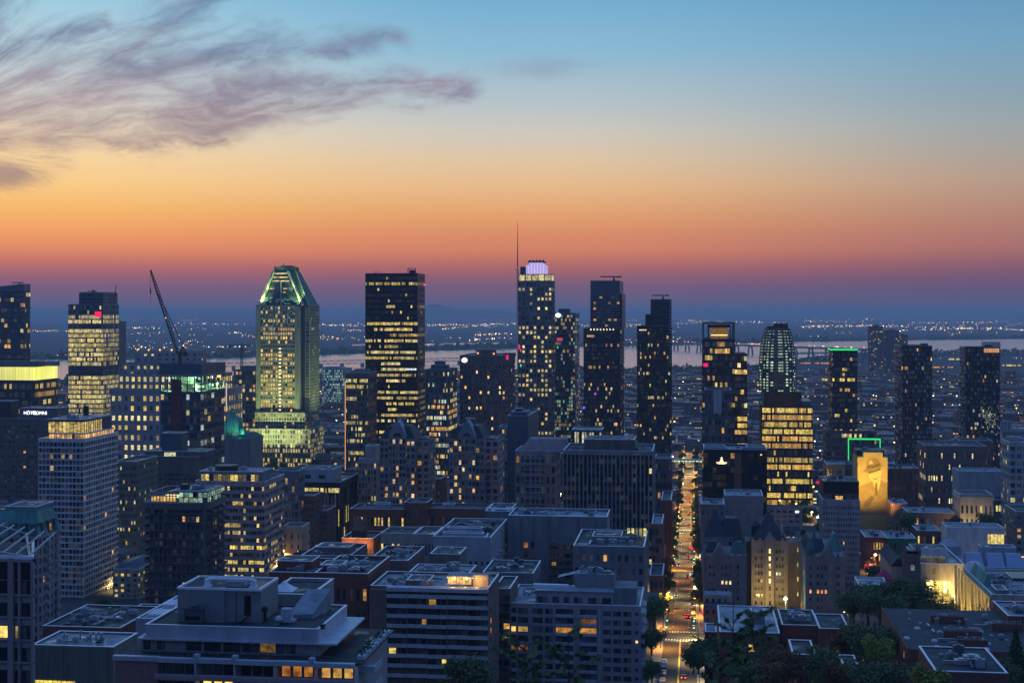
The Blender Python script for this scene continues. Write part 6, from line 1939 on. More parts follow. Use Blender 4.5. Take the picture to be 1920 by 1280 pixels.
for k in range(24):
    t = k * math.pi / 12; cl_.tube((cx + r * 1.02 * math.cos(t), cyy + r * 1.02 * math.sin(t), b.z1 + 2), (cx + r * 1.02 * math.cos(t), cyy + r * 1.02 * math.sin(t), zd - 1), .3, 6)
cl_.build('drum_columns', W_STONE, b.th)
MB().lathe(cx, cyy, [(r * math.cos(a), zd + (zt - zd) * math.sin(a)) for a in [k * math.pi / 2 / 9 for k in range(9)]] + [(.9, zt)], 28).build('dome', COPPER, b.th, True)
MB().lathe(cx, cyy, [(1.8, zt - .3), (1.8, zt + 3), (2.1, zt + 3.2), (.4, zt + 6), (.15, zt + 9)], 12).build('lantern', COPPER, b.th)
for a in (-1, 1):
    MB().lathe(cx + a * 13, b.y0 + 6, [(3, b.z1 + 4), (3, b.z1 + 7), (2.6, b.z1 + 9), (1.4, b.z1 + 10.6), (.1, b.z1 + 11.4)], 14).build('small_dome', COPPER, b.th, True)
flood(b.th, (cx + 16, cyy - 22, zd - 6), (cx + 2, cyy, zd + 8), 1.5e4, (.2, 1, .6), 60)
flood(b.th, (cx - 14, cyy - 22, zd - 6), (cx - 2, cyy, zd + 8), 6e3, (.2, 1, .6), 60)
m = MB().box(X_at(423.5, 1300), X_at(425, 1300), 1300, 1300.5, Z_at(772, -400, 1300), Z_at(718, -400, 1300), 0, glw((1, .75, .6), .9)); m.box(X_at(423.5, 1300), X_at(425, 1300), 1300.5, 1301, gz(1300), Z_at(718, -400, 1300))
solo(m, 'light_mast', LAMP, 'slender pinkish lit mast rising behind the unfinished tower', 'mast')
# ------------------------------------------------------------------ the near rooftops
def shell(b, name='wall', z1=None, m=None):
    return MB().box(b.x0, b.x1, b.y0, b.y1, b.zg, z1 or b.z1).build(name, m or b.wall, b.th)
def win(b, x, z, w, h, y, g=OFF, name='window', frame=None, side=None, mull=1):
    """one window: a frame standing 4 cm proud with its glass as a sub-part; side: x of a side wall, then x is the y position"""
    f = MB(); p = MB()
    t = .09
    if side is None:
        f.box(x - t, x + w + t, y - .05, y - .003, z - t, z + h + t)
        for k in range(mull):
            a, e = x + w * k / mull + .03, x + w * (k + 1) / mull - .03
            p.face([(a, y - .056, z), (e, y - .056, z), (e, y - .056, z + h), (a, y - .056, z + h)], 0, g)
    else:
        s = 1 if side == 'R' else -1
        xx = y
        f.box(min(xx + .003 * s, xx + .05 * s), max(xx + .003 * s, xx + .05 * s), x - t, x + w + t, z - t, z + h + t)
        q = [(xx + .056 * s, x, z), (xx + .056 * s, x + w, z), (xx + .056 * s, x + w, z + h), (xx + .056 * s, x, z + h)]
        if s < 0: q = [q[1], q[0], q[3], q[2]]
        p.face(q, 0, g)
    o = f.build(name, frame or W_DARK, b.th)
    p.build('pane', GLASS, o)
    return o

# F3: the near apartment house with a terrace storey and roof plant
FM = mat('blue grey metal fascia', (.46, .49, .54), .5, metal=.2, streak=True, var=.15)
FW = mat('grey tile wall', (.30, .28, .28), .8, var=.25, scale=1.2)
FP = mat('rosy brick', (.30, .16, .15), .85, var=.18, scale=1.4)
FPB = mat('rosy painted concrete', (.46, .28, .29), .75, var=.12, scale=.6)
FG = mat('grey painted concrete', (.40, .42, .46), .7, var=.15, scale=.7)
b = place('terraced_apartments', 'near rosy brick apartment house with a terrace storey and big grey rooftop plant house', 'apartment house', 216, 664, 1240, 232, d=26, wall=FP)
Y0 = b.y0
def PX(px, y): return X_at(px, y)
zter = b.z1
MB().box(b.x0, PX(296, Y0), Y0, b.y1, b.zg, zter).build('brick_end_wall', FP, b.th)
MB().box(PX(296, Y0), b.x1, Y0 + 1.5, b.y1, b.zg, zter).build('wall', FW, b.th)
MB().box(b.x0 + .2, b.x1 + 1.2, Y0 + .6, b.y1 + .4, zter, zter + .25).build('terrace_deck', ROOFD, b.th)
m = MB()
for px0, px1, o in ((212, 298, .0), (298, 369, -.5), (369, 441, -.2), (441, 517, -.5), (517, 592, -.2), (592, 666, -.6)):
    m.box(PX(px0, Y0), PX(px1, Y0), Y0 + o - .3, Y0 + o + .8, zter - .3, zter + .45)
m.build('terrace_fascia', FM, b.th)
rail = MB()
for k in range(46):
    x = b.x0 + .6 + k * (b.x1 - b.x0 - 1) / 46; rail.tube((x, Y0 + .9, zter + .3), (x, Y0 + .9, zter + 1.2), .025, 4)
rail.tube((b.x0 + .6, Y0 + .9, zter + 1.2), (b.x1 - .4, Y0 + .9, zter + 1.2), .04, 5)
rail.build('terrace_railing', DSTEEL, b.th)
for px in (369, 441, 585):
    x = PX(px, Y0); MB().box(x - .45, x + .45, Y0 - .6, Y0 + .6, zter + .45, zter + 1.1).build('planter', FM, b.th)
# balcony storeys below
for i in range(4):
    z0 = zter - 3.0 * (i + 1)
    for j, (p0, p1, o) in enumerate(((293, 369, -.8), (369, 441, -.5), (441, 517, -.8), (517, 592, -.5), (592, 668, -.9))):
        xa, xe = PX(p0, Y0) + .05, PX(p1, Y0) - .05
        q = MB().box(xa, xe, Y0 + o, Y0 + 1.5, z0 - .25, z0)
        q.box(xa, xe, Y0 + o - .1, Y0 + o + .1, z0, z0 + .75); q.box(xa, xa + .15, Y0 + o + .1, Y0 + 1.5, z0, z0 + .75)
        o_ = q.build('balcony', FPB, b.th)
        MB().box(xa - .05, xe + .05, Y0 + o - .16, Y0 + o - .11, z0 + .55, z0 + .8).build('rail_cap', FG, o_)
        pr = MB().box(xe - .15, xe + .1, Y0 + o + .1, Y0 + 1.4, z0 + .02, z0 + 2.7); pr.build('divider', FG, b.th)
        gl_ = OFF
        if i == 0 and j == 3: gl_ = glw(ORG, .35)
        if i == 0 and j == 4: gl_ = glw(WARM, .5)
        if i == 1 and j == 1: gl_ = glw(YEL, 1.1)
        for k in range(3):
            xx = xa + .6 + k * (xe - xa - 1) / 3
            g2 = gl_ if gl_ == OFF or random.random() < .75 else glw(gl_, .3)
            win(b, xx, z0 + .5, (xe - xa - 1.4) / 3 - .3, 1.75, Y0 + 1.5, g2)
# penthouse storey
yp = Y0 + 4.2
xa, xe = PX(266, yp), PX(598, yp)
zr = Z_at(1196, xa, yp)
MB().box(xa, xe, yp, b.y1 - 3, zter + .25, zr).build('penthouse_wall', FW, b.th)
for p0, p1, g_ in ((270, 281, OFF), (296, 308, OFF), (350, 376, OFF), (384, 413, OFF), (420, 450, OFF), (455, 483, OFF), (488, 517, glw(WARM, .16)), (520, 532, OFF), (538, 553, OFF)):
    win(b, PX(p0, yp), zter + .75, PX(p1, yp) - PX(p0, yp), 2.1, yp, g_, mull=2)
# wide eaves and the roof above
ya = yp - 1.0
e0, e1 = PX(257, ya), PX(607, ya)
MB().box(e0, e1 + 2.2, ya, b.y1 - 1.6, zr, zr + .3).build('eaves', FM, b.th)
yb_ = yp - .5
r0, r1 = PX(273, yb_), PX(597, yb_)
zro = Z_at(1173, r0, yb_)
MB().box(r0, r1, yb_, b.y1 - 2.2, zr + .3, zro).build('fascia', FM, b.th)
roof_on(b, r0, r1, yb_, b.y1 - 2.2, zro, ROOFD, par=.25, th=.3, wall=FM)
# plant house on the roof
y1 = yb_ + 4
z1a = zro
xa, xe = PX(333, y1), PX(487, y1)
zt = Z_at(1104, xa, y1)
PH = mat('grey cladding panel', (.24, .235, .24), .7, var=.15, scale=1.0)
MB().box(xa, PX(420, y1), y1, y1 + 11, z1a, zt).build('plant_house', PH, b.th)
MB().box(PX(420, y1) + .005, xe, y1 + .7, y1 + 11.01, z1a, zt + .004).build('plant_house', PH, b.th)
tp = MB()
tp.box(xa - .1, xe + .1, y1 - .1, y1 + .25, zt + .01, zt + .4); tp.box(xa - .1, xa + .3, y1 + .25, y1 + 11, zt + .01, zt + .4); tp.box(xe - .3, xe + .1, y1 + .25, y1 + 11, zt + .01, zt + .4); tp.box(xa + .3, xe - .3, y1 + 10.7, y1 + 11.1, zt + .01, zt + .4)
tp.build('coping', COPING, b.th)
MB().box(xa + .3, xe - .3, y1 + .8, y1 + 10.7, zt, zt + .08).build('roof', ROOFD, b.th)
pc = MB()
for px in (388, 474):
    x = PX(px, y1 + 2); pc.box(x - .45, x + .45, y1 + 2, y1 + 2.9, zt, zt + 1.5); pc.box(x - .65, x + .65, y1 + 1.8, y1 + 3.1, zt, zt + .35)
pc.tube((PX(388, y1 + 2), y1 + 2.45, zt + 1.5), (PX(474, y1 + 2), y1 + 2.45, zt + 1.5), .3, 8)
pc.build('pipe_run', COPING, b.th)
MB().box(PX(422, y1 + 3), PX(458, y1 + 3), y1 + 3, y1 + 6, zt + .08, zt + 1.0).build('plant_box', FG, b.th)
dr = MB().box(PX(458, y1 + .6), PX(470, y1 + .6), y1 + .6, y1 + .68, z1a + 1.3, zt - .9); dr.build('door', W_BLACK, b.th)
st_ = MB()
for k in range(8):
    st_.box(PX(446, y1) + k * .22, PX(446, y1) + k * .22 + .3, y1 - .3, y1 + .5, z1a + .15 * k, z1a + .15 * k + .12)
st_.tube((PX(446, y1), y1 - .3, z1a + 1), (PX(446, y1) + 1.8, y1 - .3, z1a + 2.2), .04, 4); st_.tube((PX(441, y1), y1 + .55, z1a + .1), (PX(441, y1), y1 + .55, zt - .3), .06, 5)
st_.build('steel_stair', DSTEEL, b.th)
cx, cy0 = PX(364, y1 - 2.6), y1 - 2.4
ct = MB().box(cx - 1.55, cx + 1.55, cy0 - .9, cy0 + .9, z1a + .9, z1a + 3.0)
for dx_ in (-1.4, 1.3):
    for dy_ in (-.8, .7): ct.box(cx + dx_, cx + dx_ + .12, cy0 + dy_, cy0 + dy_ + .12, z1a, z1a + .9)
ct.box(cx - 1.75, cx + 1.75, cy0 - 1.1, cy0 + 1.1, z1a + 3.0, z1a + 3.2)
ct.lathe(cx, cy0, [(.85, z1a + 3.2), (.95, z1a + 3.55), (.8, z1a + 3.56)], 14)
ct.build('cooling_tower', W_NAVY, b.th)
MB().box(cx - 1.3, cx + 1.3, cy0 - .95, cy0 - .91, z1a + 1.1, z1a + 1.8).build('louvre', W_BLACK, b.th)
x = PX(536, y1 + 1); ac = MB().box(x - .9, x + .9, y1 + 1, y1 + 2.6, z1a + .6, z1a + 2.5); ac.box(x - 1.1, x + 1.4, y1 + .8, y1 + 2.9, z1a + .2, z1a + .6); ac.build('air_handler', FG, b.th)
x = PX(521, y1 - .4); fn = MB().lathe(x, y1, [(.5, z1a + .3), (.8, z1a + .7), (.8, z1a + 1.0), (.45, z1a + 1.5)], 10); fn.build('fan', STEEL, b.th)
hd = MB().lathe(PX(497, y1 + 1.5), y1 + 1.5, [(.3, z1a + .2), (.3, z1a + 2.0), (.55, z1a + 2.0), (.55, z1a + 2.6), (.3, z1a + 2.8)], 10); hd.build('vent', W_DARK, b.th)
bx = PX(606, y1 - 1); MB().box(PX(600, yb_ + 1.5), PX(600, yb_ + 1.5) + .8, yb_ + 1.5, yb_ + 2.2, zro, zro + .8).build('plant_box', W_DARK, b.th)
an = MB().tube((PX(608, yb_ + .6), yb_ + .6, zro - 1), (PX(608, yb_ + .6), yb_ + .6, zro + 4), .05, 5); an.tube((PX(606, yb_ + .6), yb_ + .6, zro + 2.8), (PX(610, yb_ + .6), yb_ + .6, zro + 2.8), .04, 4); an.build('antenna', STEEL, b.th)
sl_ = MB()
xx = r1 - 3.4
sl_.face([(xx - 4.6, y1 + 5, zro + .6), (xx, y1 + 5, zro + .9), (xx + 1.2, y1 + 13, zro + 3.9), (xx - 3.2, y1 + 13, zro + 3.6)])
sl_.face([(xx, y1 + 5, zro), (xx + 1.2, y1 + 13, zro), (xx + 1.2, y1 + 13, zro + 3.9), (xx, y1 + 5, zro + .9)])
sl_.face([(xx - 4.6, y1 + 5, zro), (xx, y1 + 5, zro), (xx, y1 + 5, zro + .9), (xx - 4.6, y1 + 5, zro + .6)])
sl_.build('sloped_skylight', ROOFL, b.th)
TERR = b
# terrace planting, table and side balconies
tb = MB()
for k in range(7):
    yy = Y0 + 3 + k * 3; tb.box(b.x1 - .2, b.x1 + 1.1, yy, yy + 2.4, zter + .25, zter + .9)
tb.build('planters', FM, b.th)
lv = MB()
rg = random.Random(5)
for k in range(420):
    kx = rg.choice((0, 1, 2))
    x = rg.uniform(b.x1 - .3, b.x1 + 1.1) if kx else rg.uniform(b.x0 + 5, b.x1 - 3)
    y = rg.uniform(Y0 + 3, Y0 + 22) if kx else Y0 + 1.6 + rg.uniform(-.3, .3)
    z = zter + .7 + rg.random() * .8; s = .16
    a = rg.uniform(0, 6.28)
    lv.face([(x - s * math.cos(a), y - s * math.sin(a), z), (x + s * math.cos(a), y + s * math.sin(a), z + .05), (x, y, z + s * 2)])
LEAF = mat('terrace greenery', (.045, .07, .03), .8, var=.4, scale=3)
o = lv.build('greenery', LEAF, b.th); o['kind'] = 'stuff'
for i in range(4):
    z0 = zter - 3.0 * (i + 1) + 1.2
    xa = b.x1 + .1
    q = MB().box(xa, xa + 2.6, Y0 + 3.5, Y0 + 9.5, z0 - .25, z0); q.box(xa + 2.45, xa + 2.6, Y0 + 3.5, Y0 + 9.5, z0, z0 + .9); q.box(xa, xa + 2.45, Y0 + 3.5, Y0 + 3.65, z0, z0 + .9)
    o_ = q.build('balcony', FG, b.th)
    MB().box(xa - .05, xa + 2.68, Y0 + 3.42, Y0 + 3.72, z0 + .9, z0 + 1.0).build('rail_cap', COPING, o_)
# white marquee and a lit terrace further back
def tent(px, py, Y, w, h):
    x = X_at(px, Y); z = Z_at(py, x, Y)
    t = thing('marquee', 'small white peaked marquee on a rooftop terrace', 'tent', (x, Y, z - h))
    m = MB()
    q = [(-1, -1), (1, -1), (1, 1), (-1, 1)]
    prev = None
    for f, hh in ((1.0, .42), (.62, .58), (.3, .76), (.0, 1.0)):
        ring = [(x + a * w * f, Y + c * w * f, z - h + h * hh) for a, c in q]
        if prev:
            for k in range(4): m.face([prev[k], prev[(k + 1) % 4], ring[(k + 1) % 4], ring[k]])
        prev = ring
    m.build('canopy', WHITE, t)
    for a, c in q:
        MB().tube((x + a * w * .97, Y + c * w * .97, z - h), (x + a * w * .97, Y + c * w * .97, z - h * .57), .06, 5).build('pole', STEEL, t)
tent(533, 1087, 262, 2.6, 3.6)
tb_ = place('terrace_block', 'low block with a parapet roof terrace under the small white marquee', 'building', 500, 585, 1120, 255, d=16, wall=FW)
shell(tb_); roof_on(tb_, tb_.x0, tb_.x1, tb_.y0, tb_.y1, tb_.z1, ROOFD, par=.6)

# F1: left edge tower
b = place('corner_tower', 'near pinkish concrete tower with a slanted steel roof frame at the left edge', 'tower', -190, 60, 1046, 195, d=14, wall=W_PINK)
C1 = mat('rosy precast concrete', (.33, .235, .23), .85, var=.16, scale=.7, streak=True)
b.wall = C1
xq = PX(64, b.y1)
MB().prism([(b.x0, b.y0 + .5), (b.x1, b.y0 + .5), (xq, b.y1), (b.x0, b.y1)], b.zg, b.z1).build('wall', C1, b.th)
pr = MB()
for px0, px1 in ((-40, -30), (14, 24), (33.5, 37), (57, 62)):
    pr.box(PX(px0, b.y0), PX(px1, b.y0), b.y0, b.y0 + .6, b.zg, b.z1)
fl_h = 3.25
n = int((b.z1 - b.zg) / fl_h)
zw = [b.z1 - 5.2 - i * fl_h for i in range(8)]
pr.box(PX(-40, b.y0), PX(62, b.y0), b.y0 + .05, b.y0 + .55, b.z1 - .4, b.z1)
for z in zw: pr.box(PX(-40, b.y0), PX(62, b.y0), b.y0 + .1, b.y0 + .55, z - .12, z + .12)
pr.build('piers', C1, b.th)
for i, z in enumerate(zw):
    for k, (p0, p1) in enumerate(((-28, 13), (25, 33), (38, 56))):
        g_ = OFF
        if i == 2 and k == 0: g_ = glw((1, .72, .18), 1.1)
        if i == 2 and k == 1: g_ = glw((1, .72, .18), .4)
        x0_ = PX(p0, b.y0) + .1; w_ = PX(p1, b.y0) - PX(p0, b.y0) - .2
        win(b, x0_, z + .25, w_, 1.7, b.y0 + .5, g_, mull=2)
        MB().box(x0_, x0_ + w_, b.y0 + .4, b.y0 + .5, z - 1.1, z - .14).build('spandrel_panel', FW, b.th)
for k in (0, 1, 2):
    p0, p1 = ((-28, 13), (25, 33), (38, 56))[k]
    MB().box(PX(p0, b.y0), PX(p1, b.y0), b.y0 + .42, b.y0 + .5, b.z1 - 3.0, b.z1 - .5).build('dark_top_panel', W_DARK, b.th)
fr = MB()
zt = b.z1
c0 = (PX(-60, b.y0 + 1), b.y0 + 1.2)
for k in range(7):
    f = k / 6
    x = b.x0 + 8 + (b.x1 - b.x0 - 9) * f
    fr.tube((x, b.y0 + 1, zt + 1.9 - 1.6 * f), (x - 1.6 * f, b.y1 - 1, zt + 3.4 - 1.6 * f), .14, 5)
fr.tube((b.x0 + 4, b.y0 + 1, zt + 2.4), (b.x1 - .8, b.y0 + 1, zt + .2), .2, 6); fr.tube((b.x0 + 4, b.y1 - 1, zt + 4), (xq - .8, b.y1 - 1, zt + 1.6), .2, 6)
fr.tube((b.x1 - .8, b.y0 + 1, zt + .2), (xq - .8, b.y1 - 1, zt + 1.6), .2, 6)
fr.build('roof_frame', STEEL, b.th)
MB().prism([(b.x0, b.y0 + .8), (b.x1 - .4, b.y0 + .8), (xq - .4, b.y1), (b.x0, b.y1)], b.z1, b.z1 + .1).build('roof', ROOFD, b.th)
MB().prism([(b.x1 - .35, b.y0 + .5), (b.x1 + .05, b.y0 + .5), (xq + .05, b.y1), (xq - .35, b.y1)], b.z1, b.z1 + .4).box(b.x0, b.x1 - .35, b.y0 + .45, b.y0 + .8, b.z1, b.z1 + .4).build('parapet', COPING, b.th)

# F2: stone apartment house with a green copper mansard
b = place('mansard_apartments', 'stone apartment house with a green copper mansard roof and columns of small balconies', 'apartment house', -60, 72, 1004, 455, xs=115, wall=mat('lilac grey stone', (.30, .26, .26), .85, streak=True))
facade(b, b.x0, b.x1, b.y0, b.y1, b.zg, b.z1, 14, 12, 6, band=.34, pier=.5, bd=.5, wall=b.wall, lt=lit(.1, .1, .012, (WARM,), .9))
q0 = [(b.x0, b.y0), (b.x1, b.y0), (b.x1, b.y1), (b.x0, b.y1)]
zt = Z_at(958, b.x1, b.y0 + 3)
q1 = [(b.x0 + 2, b.y0 + 2.6), (b.x1 - 2, b.y0 + 2.6), (b.x1 - 2, b.y1 - 2), (b.x0 + 2, b.y1 - 2)]
MB().prism(q0, b.z1, zt, top=q1).build('mansard_roof', COPPER, b.th)
MB().box(b.x0 + 2.2, b.x1 - 2.2, b.y0 + 2.8, b.y1 - 2.2, zt, zt + .2).build('roof', ROOF, b.th)
pent(b, 10, 66, 950, 6, 14, COPPER, z0=zt)
for k, px in enumerate((-8, 22, 44, 62)):
    x = PX(px, b.y0); o = MB().box(x - 1.1, x + 1.1, b.y0 - .2, b.y0 + 2.6, b.z1, b.z1 + 4.2).build('dormer', COPPERD, b.th)
    MB().face([(x - .7, b.y0 - .23, b.z1 + 1), (x + .7, b.y0 - .23, b.z1 + 1), (x + .7, b.y0 - .23, b.z1 + 3.2), (x - .7, b.y0 - .23, b.z1 + 3.2)]).build('pane', GLASS, o)
for k in range(3):
    yy = b.y0 + 4 + k * (b.y1 - b.y0 - 6) / 2.5
    o = MB().box(b.x1 - 2.6, b.x1 + .2, yy - 1.1, yy + 1.1, b.z1, b.z1 + 4.2).build('dormer', COPPERD, b.th)
    g_ = glw(ORG, .35) if k == 1 else OFF
    MB().face([(b.x1 + .23, yy - .7, b.z1 + 1), (b.x1 + .23, yy + .7, b.z1 + 1), (b.x1 + .23, yy + .7, b.z1 + 3.2), (b.x1 + .23, yy - .7, b.z1 + 3.2)], 0, g_).build('pane', GLASS, o)
MB().box(b.x0 - .5, b.x1 + .5, b.y0 - .5, b.y1 + .5, b.z1 - .7, b.z1).build('cornice', b.wall, b.th)
for i in range(12):
    z = b.z1 - 3.4 - i * 2.95
    for yy in (b.y0 + 5.5, b.y0 + 12.5):
        MB().box(b.x1, b.x1 + 1.1, yy, yy + 2.6, z, z + 1.0).build('balcony', b.wall, b.th)

# F4: low flat roofed building bottom left
b = place('ribbed_hall', 'low windowless ribbed hall with a pale wet roof and a lit window strip, bottom left', 'hall', 60, 212, 1214, 300, d=14, wall=W_OLIVE)
shell(b)
m = MB()
for k in range(16):
    x = b.x0 + (b.x1 - b.x0) * k / 16; m.box(x, x + .25, b.y0 - .12, b.y0, b.zg, b.z1 - .3)
m.build('ribs', W_OLIVE, b.th)
roof_on(b, b.x0, b.x1, b.y0, b.y1, b.z1, ROOFL, par=.4)
m = MB(); z = Z_at(1276, b.x0, b.y0)
for k in range(9):
    x = PX(66, b.y0) + k * 1.05; m.face([(x, b.y0 - .15, z - 1.2), (x + .95, b.y0 - .15, z - 1.2), (x + .95, b.y0 - .15, z + .3), (x, b.y0 - .15, z + .3)], 0, glw((1, .74, .12), random.uniform(.8, 1.1)))
m.build('window_row', GLASS, b.th)
clutter(b, b.x0 + 1, b.x1 - 1, b.y0 + 2, b.y1 - 2, b.z1, 7, .7)
# brick terraces and courtyard roofs behind it
b = tower('brick_terrace', 'dark flat-roofed brick terrace with rooftop stairs, behind the ribbed hall', 'terrace', 80, 225, 1178, 390, d=30, n=3, fb=12, wall=W_BRICK, band=.5, pier=.5, bd=.3, lt=lit(.2, .1, .02, (WARM,), .7), cl=12, roof=ROOFD, par=.5)
b = tower('brick_terrace', 'long low brick terrace with a red chimney end, right of the dark flat-roofed terrace', 'terrace', 205, 290, 1168, 420, d=26, n=3, fb=8, wall=W_BRICK, band=.5, pier=.5, bd=.3, lt=lit(.2, .1, .02, (WARM,), .7), cl=8, roof=ROOFD, par=.5)
b = tower('ribbed_roof_block', 'low block with rows of white ribbed roof lights beside the near plant house', 'building', 255, 340, 1162, 360, d=40, n=3, fb=6, wall=W_GREYL, band=.6, pier=.5, bd=.3, roof=ROOFL, par=.3)
for k in range(3):
    o = MB()
    for j in range(8):
        x = b.x0 + 1.5 + j * 1.1; o.box(x, x + .8, b.y0 + 4 + k * 11, b.y0 + 11 + k * 11, b.z1, b.z1 + .7 + .3 * k)
    o.build('roof_lights', WHITE, b.th)

# F5: brick apartment house with pale balcony bands
b = place('balcony_apartments', 'brown brick apartment house striped with pale balcony parapets, a glowing party terrace on top', 'apartment house', 692, 914, 1107, 392, d=24, wall=W_BRICKB)
FX = PX(725, b.y0)
MB().box(b.x0, FX, b.y0, b.y1, b.zg, b.z1).build('end_wall', W_BRICKB, b.th)
MB().box(FX, b.x1, b.y0 + 1.3, b.y1, b.zg, b.z1 - .02).build('wall', W_BRICKB, b.th)
BAL = mat('pale balcony concrete', (.42, .41, .42), .75, var=.15, scale=.6, streak=True)
fh = 2.78
rng_ = random.Random(11)
w_ = b.x1 - FX
for i in range(11):
    z0 = b.z1 - fh * (i + 1) + .9
    for j in range(5):
        xa, xe = FX + w_ * j / 5 + .04, FX + w_ * (j + 1) / 5 - .04
        pb = .25 if j in (0, 2, 4) else .0
        q = MB().box(xa, xe, b.y0 - pb, b.y0 + 1.3, z0 - .25, z0); q.box(xa, xe, b.y0 - pb - .12, b.y0 - pb + .05, z0 - .25, z0 + .82)
        q.build('balcony', BAL, b.th)
        if j: MB().box(xa - .14, xa + .06, b.y0 - .1, b.y0 + 1.3, z0 + .82, z0 + fh - .27).build('divider', W_BRICKB, b.th)
        if i < 9:
            for k, (f0, f1) in enumerate(((.06, .42), (.5, .62), (.72, .95))):
                g_ = OFF
                if (i, j, k) in ((6, 0, 0), (7, 2, 2)): g_ = glw(YEL, .9)
                elif rng_.random() < .03: g_ = glw(WARM, .25)
                if i < 8: win(b, xa + (xe - xa) * f0, z0 + .3, (xe - xa) * (f1 - f0), 1.75, b.y0 + 1.3, g_)
MB().box(FX - .05, b.x1 + .05, b.y0 - .3, b.y0 + 1.6, b.z1 - .3, b.z1 + .75).build('top_fascia', BAL, b.th)
roof_on(b, b.x0, b.x1, b.y0 + 1.6, b.y1, b.z1, ROOFL, par=.75)
for i in range(7):
    z0 = b.z1 - fh * (i + 1) + 1.2
    for k in range(2): win(b, b.y0 + 6 + k * 9, z0, 1.1, 1.5, b.x1, glw(ORG, .5) if (i, k) in ((3, 0), (4, 0)) else OFF, side='R')
pent(b, 762, 805, 1088, 7, 8, W_BRICKB, z0=b.z1); x0_, x1_ = PX(835, b.y0 + 2), PX(880, b.y0 + 2)
zt = Z_at(1104, x0_, b.y0 + 2)
kk = MB()
for k in range(8):
    x = x0_ + (x1_ - x0_) * k / 8; kk.face([(x + .05, b.y0 + 6, b.z1 + .9), (x + (x1_ - x0_) / 8 - .05, b.y0 + 6, b.z1 + .9), (x + (x1_ - x0_) / 8 - .05, b.y0 + 6, b.z1 + 2.9), (x + .05, b.y0 + 6, b.z1 + 2.9)], 0, glw((1, .55, .12), random.uniform(.5, 1.1)))
kk.build('lit_terrace_glass', GLASS, b.th)
MB().box(x0_ - .3, x1_ + .3, b.y0 + 5.4, b.y0 + 11, b.z1 + 2.95, b.z1 + 3.2).build('terrace_roof', ROOFL, b.th)
MB().box(x1_ + .3, x1_ + 4.6, b.y0 + 7, b.y0 + 11, b.z1, b.z1 + 3.4).build('terrace_wall', W_TAN, b.th)
bl = MB()
for k in range(10):
    x = x0_ + (x1_ - x0_ + 4) * k / 9; bl.lathe(x, b.y0 + 5.2, [(.03, b.z1 + 2.75), (.1, b.z1 + 2.85), (.03, b.z1 + 2.95)], 6, 0, glw((1, .55, .15), 2.4))
bl.build('string_lights', LAMP, b.th)
for k in (.25, .75, 1.25):
    ld = bpy.data.lights.new('terrace_light', 'POINT'); ld.energy = 420; ld.color = (1, .55, .15); ld.shadow_soft_size = .3
    lo = bpy.data.objects.new('terrace_light', ld); COL.objects.link(lo); lo.parent = b.th
    lo.location = tuple(Vector((x0_ + (x1_ - x0_) * k, b.y0 + 4.4, b.z1 + 2.2)) - Vector(b.th['_o']))
tb = MB()
for k in range(5):
    x = x1_ - 1 + k * 1.1; tb.lathe(x, b.y0 + 3.2, [(.08, b.z1), (.08, b.z1 + .75), (.45, b.z1 + .75), (.45, b.z1 + .8)], 8)
tb.build('terrace_tables', W_DARK, b.th)
clutter(b, b.x0 + 1, x0_ - 2, b.y0 + 3, b.y1 - 3, b.z1, 16, .8)
# dark gap building between
b = place('gap_flats', 'dark recessed flats between the striped brick house and the pink balcony house', 'apartment house', 926, 956, 1106, 428, d=20, wall=W_BRICKB)
shell(b)
for i in range(9):
    z0 = b.z1 - 3.2 - 2.8 * i
    for k in range(2):
        g_ = glw((1, .5, .12), .7) if (i, k) in ((3, 1), (4, 1)) else OFF
        win(b, b.x0 + .6 + k * 2.4, z0, 1.8, 1.6, b.y0, g_)
    MB().box(b.x0 + .1, b.x1 - .1, b.y0 - .8, b.y0, z0 - .75, z0 - .1).build('balcony', W_NAVY, b.th)
roof_on(b, b.x0, b.x1, b.y0, b.y1, b.z1, ROOFD, par=.5)

# F6: pinkish apartment house with roof houses
PK = mat('mauve painted concrete', (.34, .28, .29), .8, var=.14, scale=.6, streak=True)
b = place('balcony_apartments', 'mauve concrete apartment house with small grey balconies and cluttered roof houses beside the avenue', 'apartment house', 951, 1201, 1136, 432, d=30, wall=PK)
shell(b)
fh = 2.8
WB = [(.0, .07, 1), (.08, .16, 0), (.19, .27, 0), (.285, .345, 0), (.365, .50, 1), (.545, .675, 1)]
rg = random.Random(3)
n_ = 0
for i in range(9):
    z0 = b.z1 - fh * (i + 1) + .35
    w_ = b.x1 - b.x0
    for k, (f0, f1, bal) in enumerate(WB):
        g_ = OFF
        if i == 2 and k in (0, 1): g_ = glw((1, .62, .14), 1.0 if k == 0 else .45)
        if i == 2 and k in (4, 5): g_ = glw((1, .42, .06), .5)
        if i == 1 and k == 5: g_ = glw(ORG, .15)
        if i == 4 and k < 2: g_ = glw(ORG, .18)
        win(b, b.x0 + w_ * f0 + .15, z0, w_ * (f1 - f0) - .3, 1.5, b.y0, g_, mull=3 if bal else 2)
        if bal:
            MB().box(b.x0 + w_ * f0 - .05, b.x0 + w_ * f1 + .05, b.y0 - 1.0, b.y0 - .003, z0 - .85, z0 - .05).build('balcony', FG, b.th)
    for f0 in (.725, .80, .875):
        win(b, b.x0 + w_ * f0, z0 - .1, 2.2, 1.25, b.y0, OFF, mull=2)
    win(b, b.x0 + w_ * .962, z0 + .2, .8, .8, b.y0, glw((1, .6, .2), 1) if i == 3 else OFF)
    MB().box(b.x0 + w_ * .16, b.x0 + w_ * .36, b.y0 - .12, b.y0 - .003, z0 - .55, z0 - .35).build('sill_band', FG, b.th)
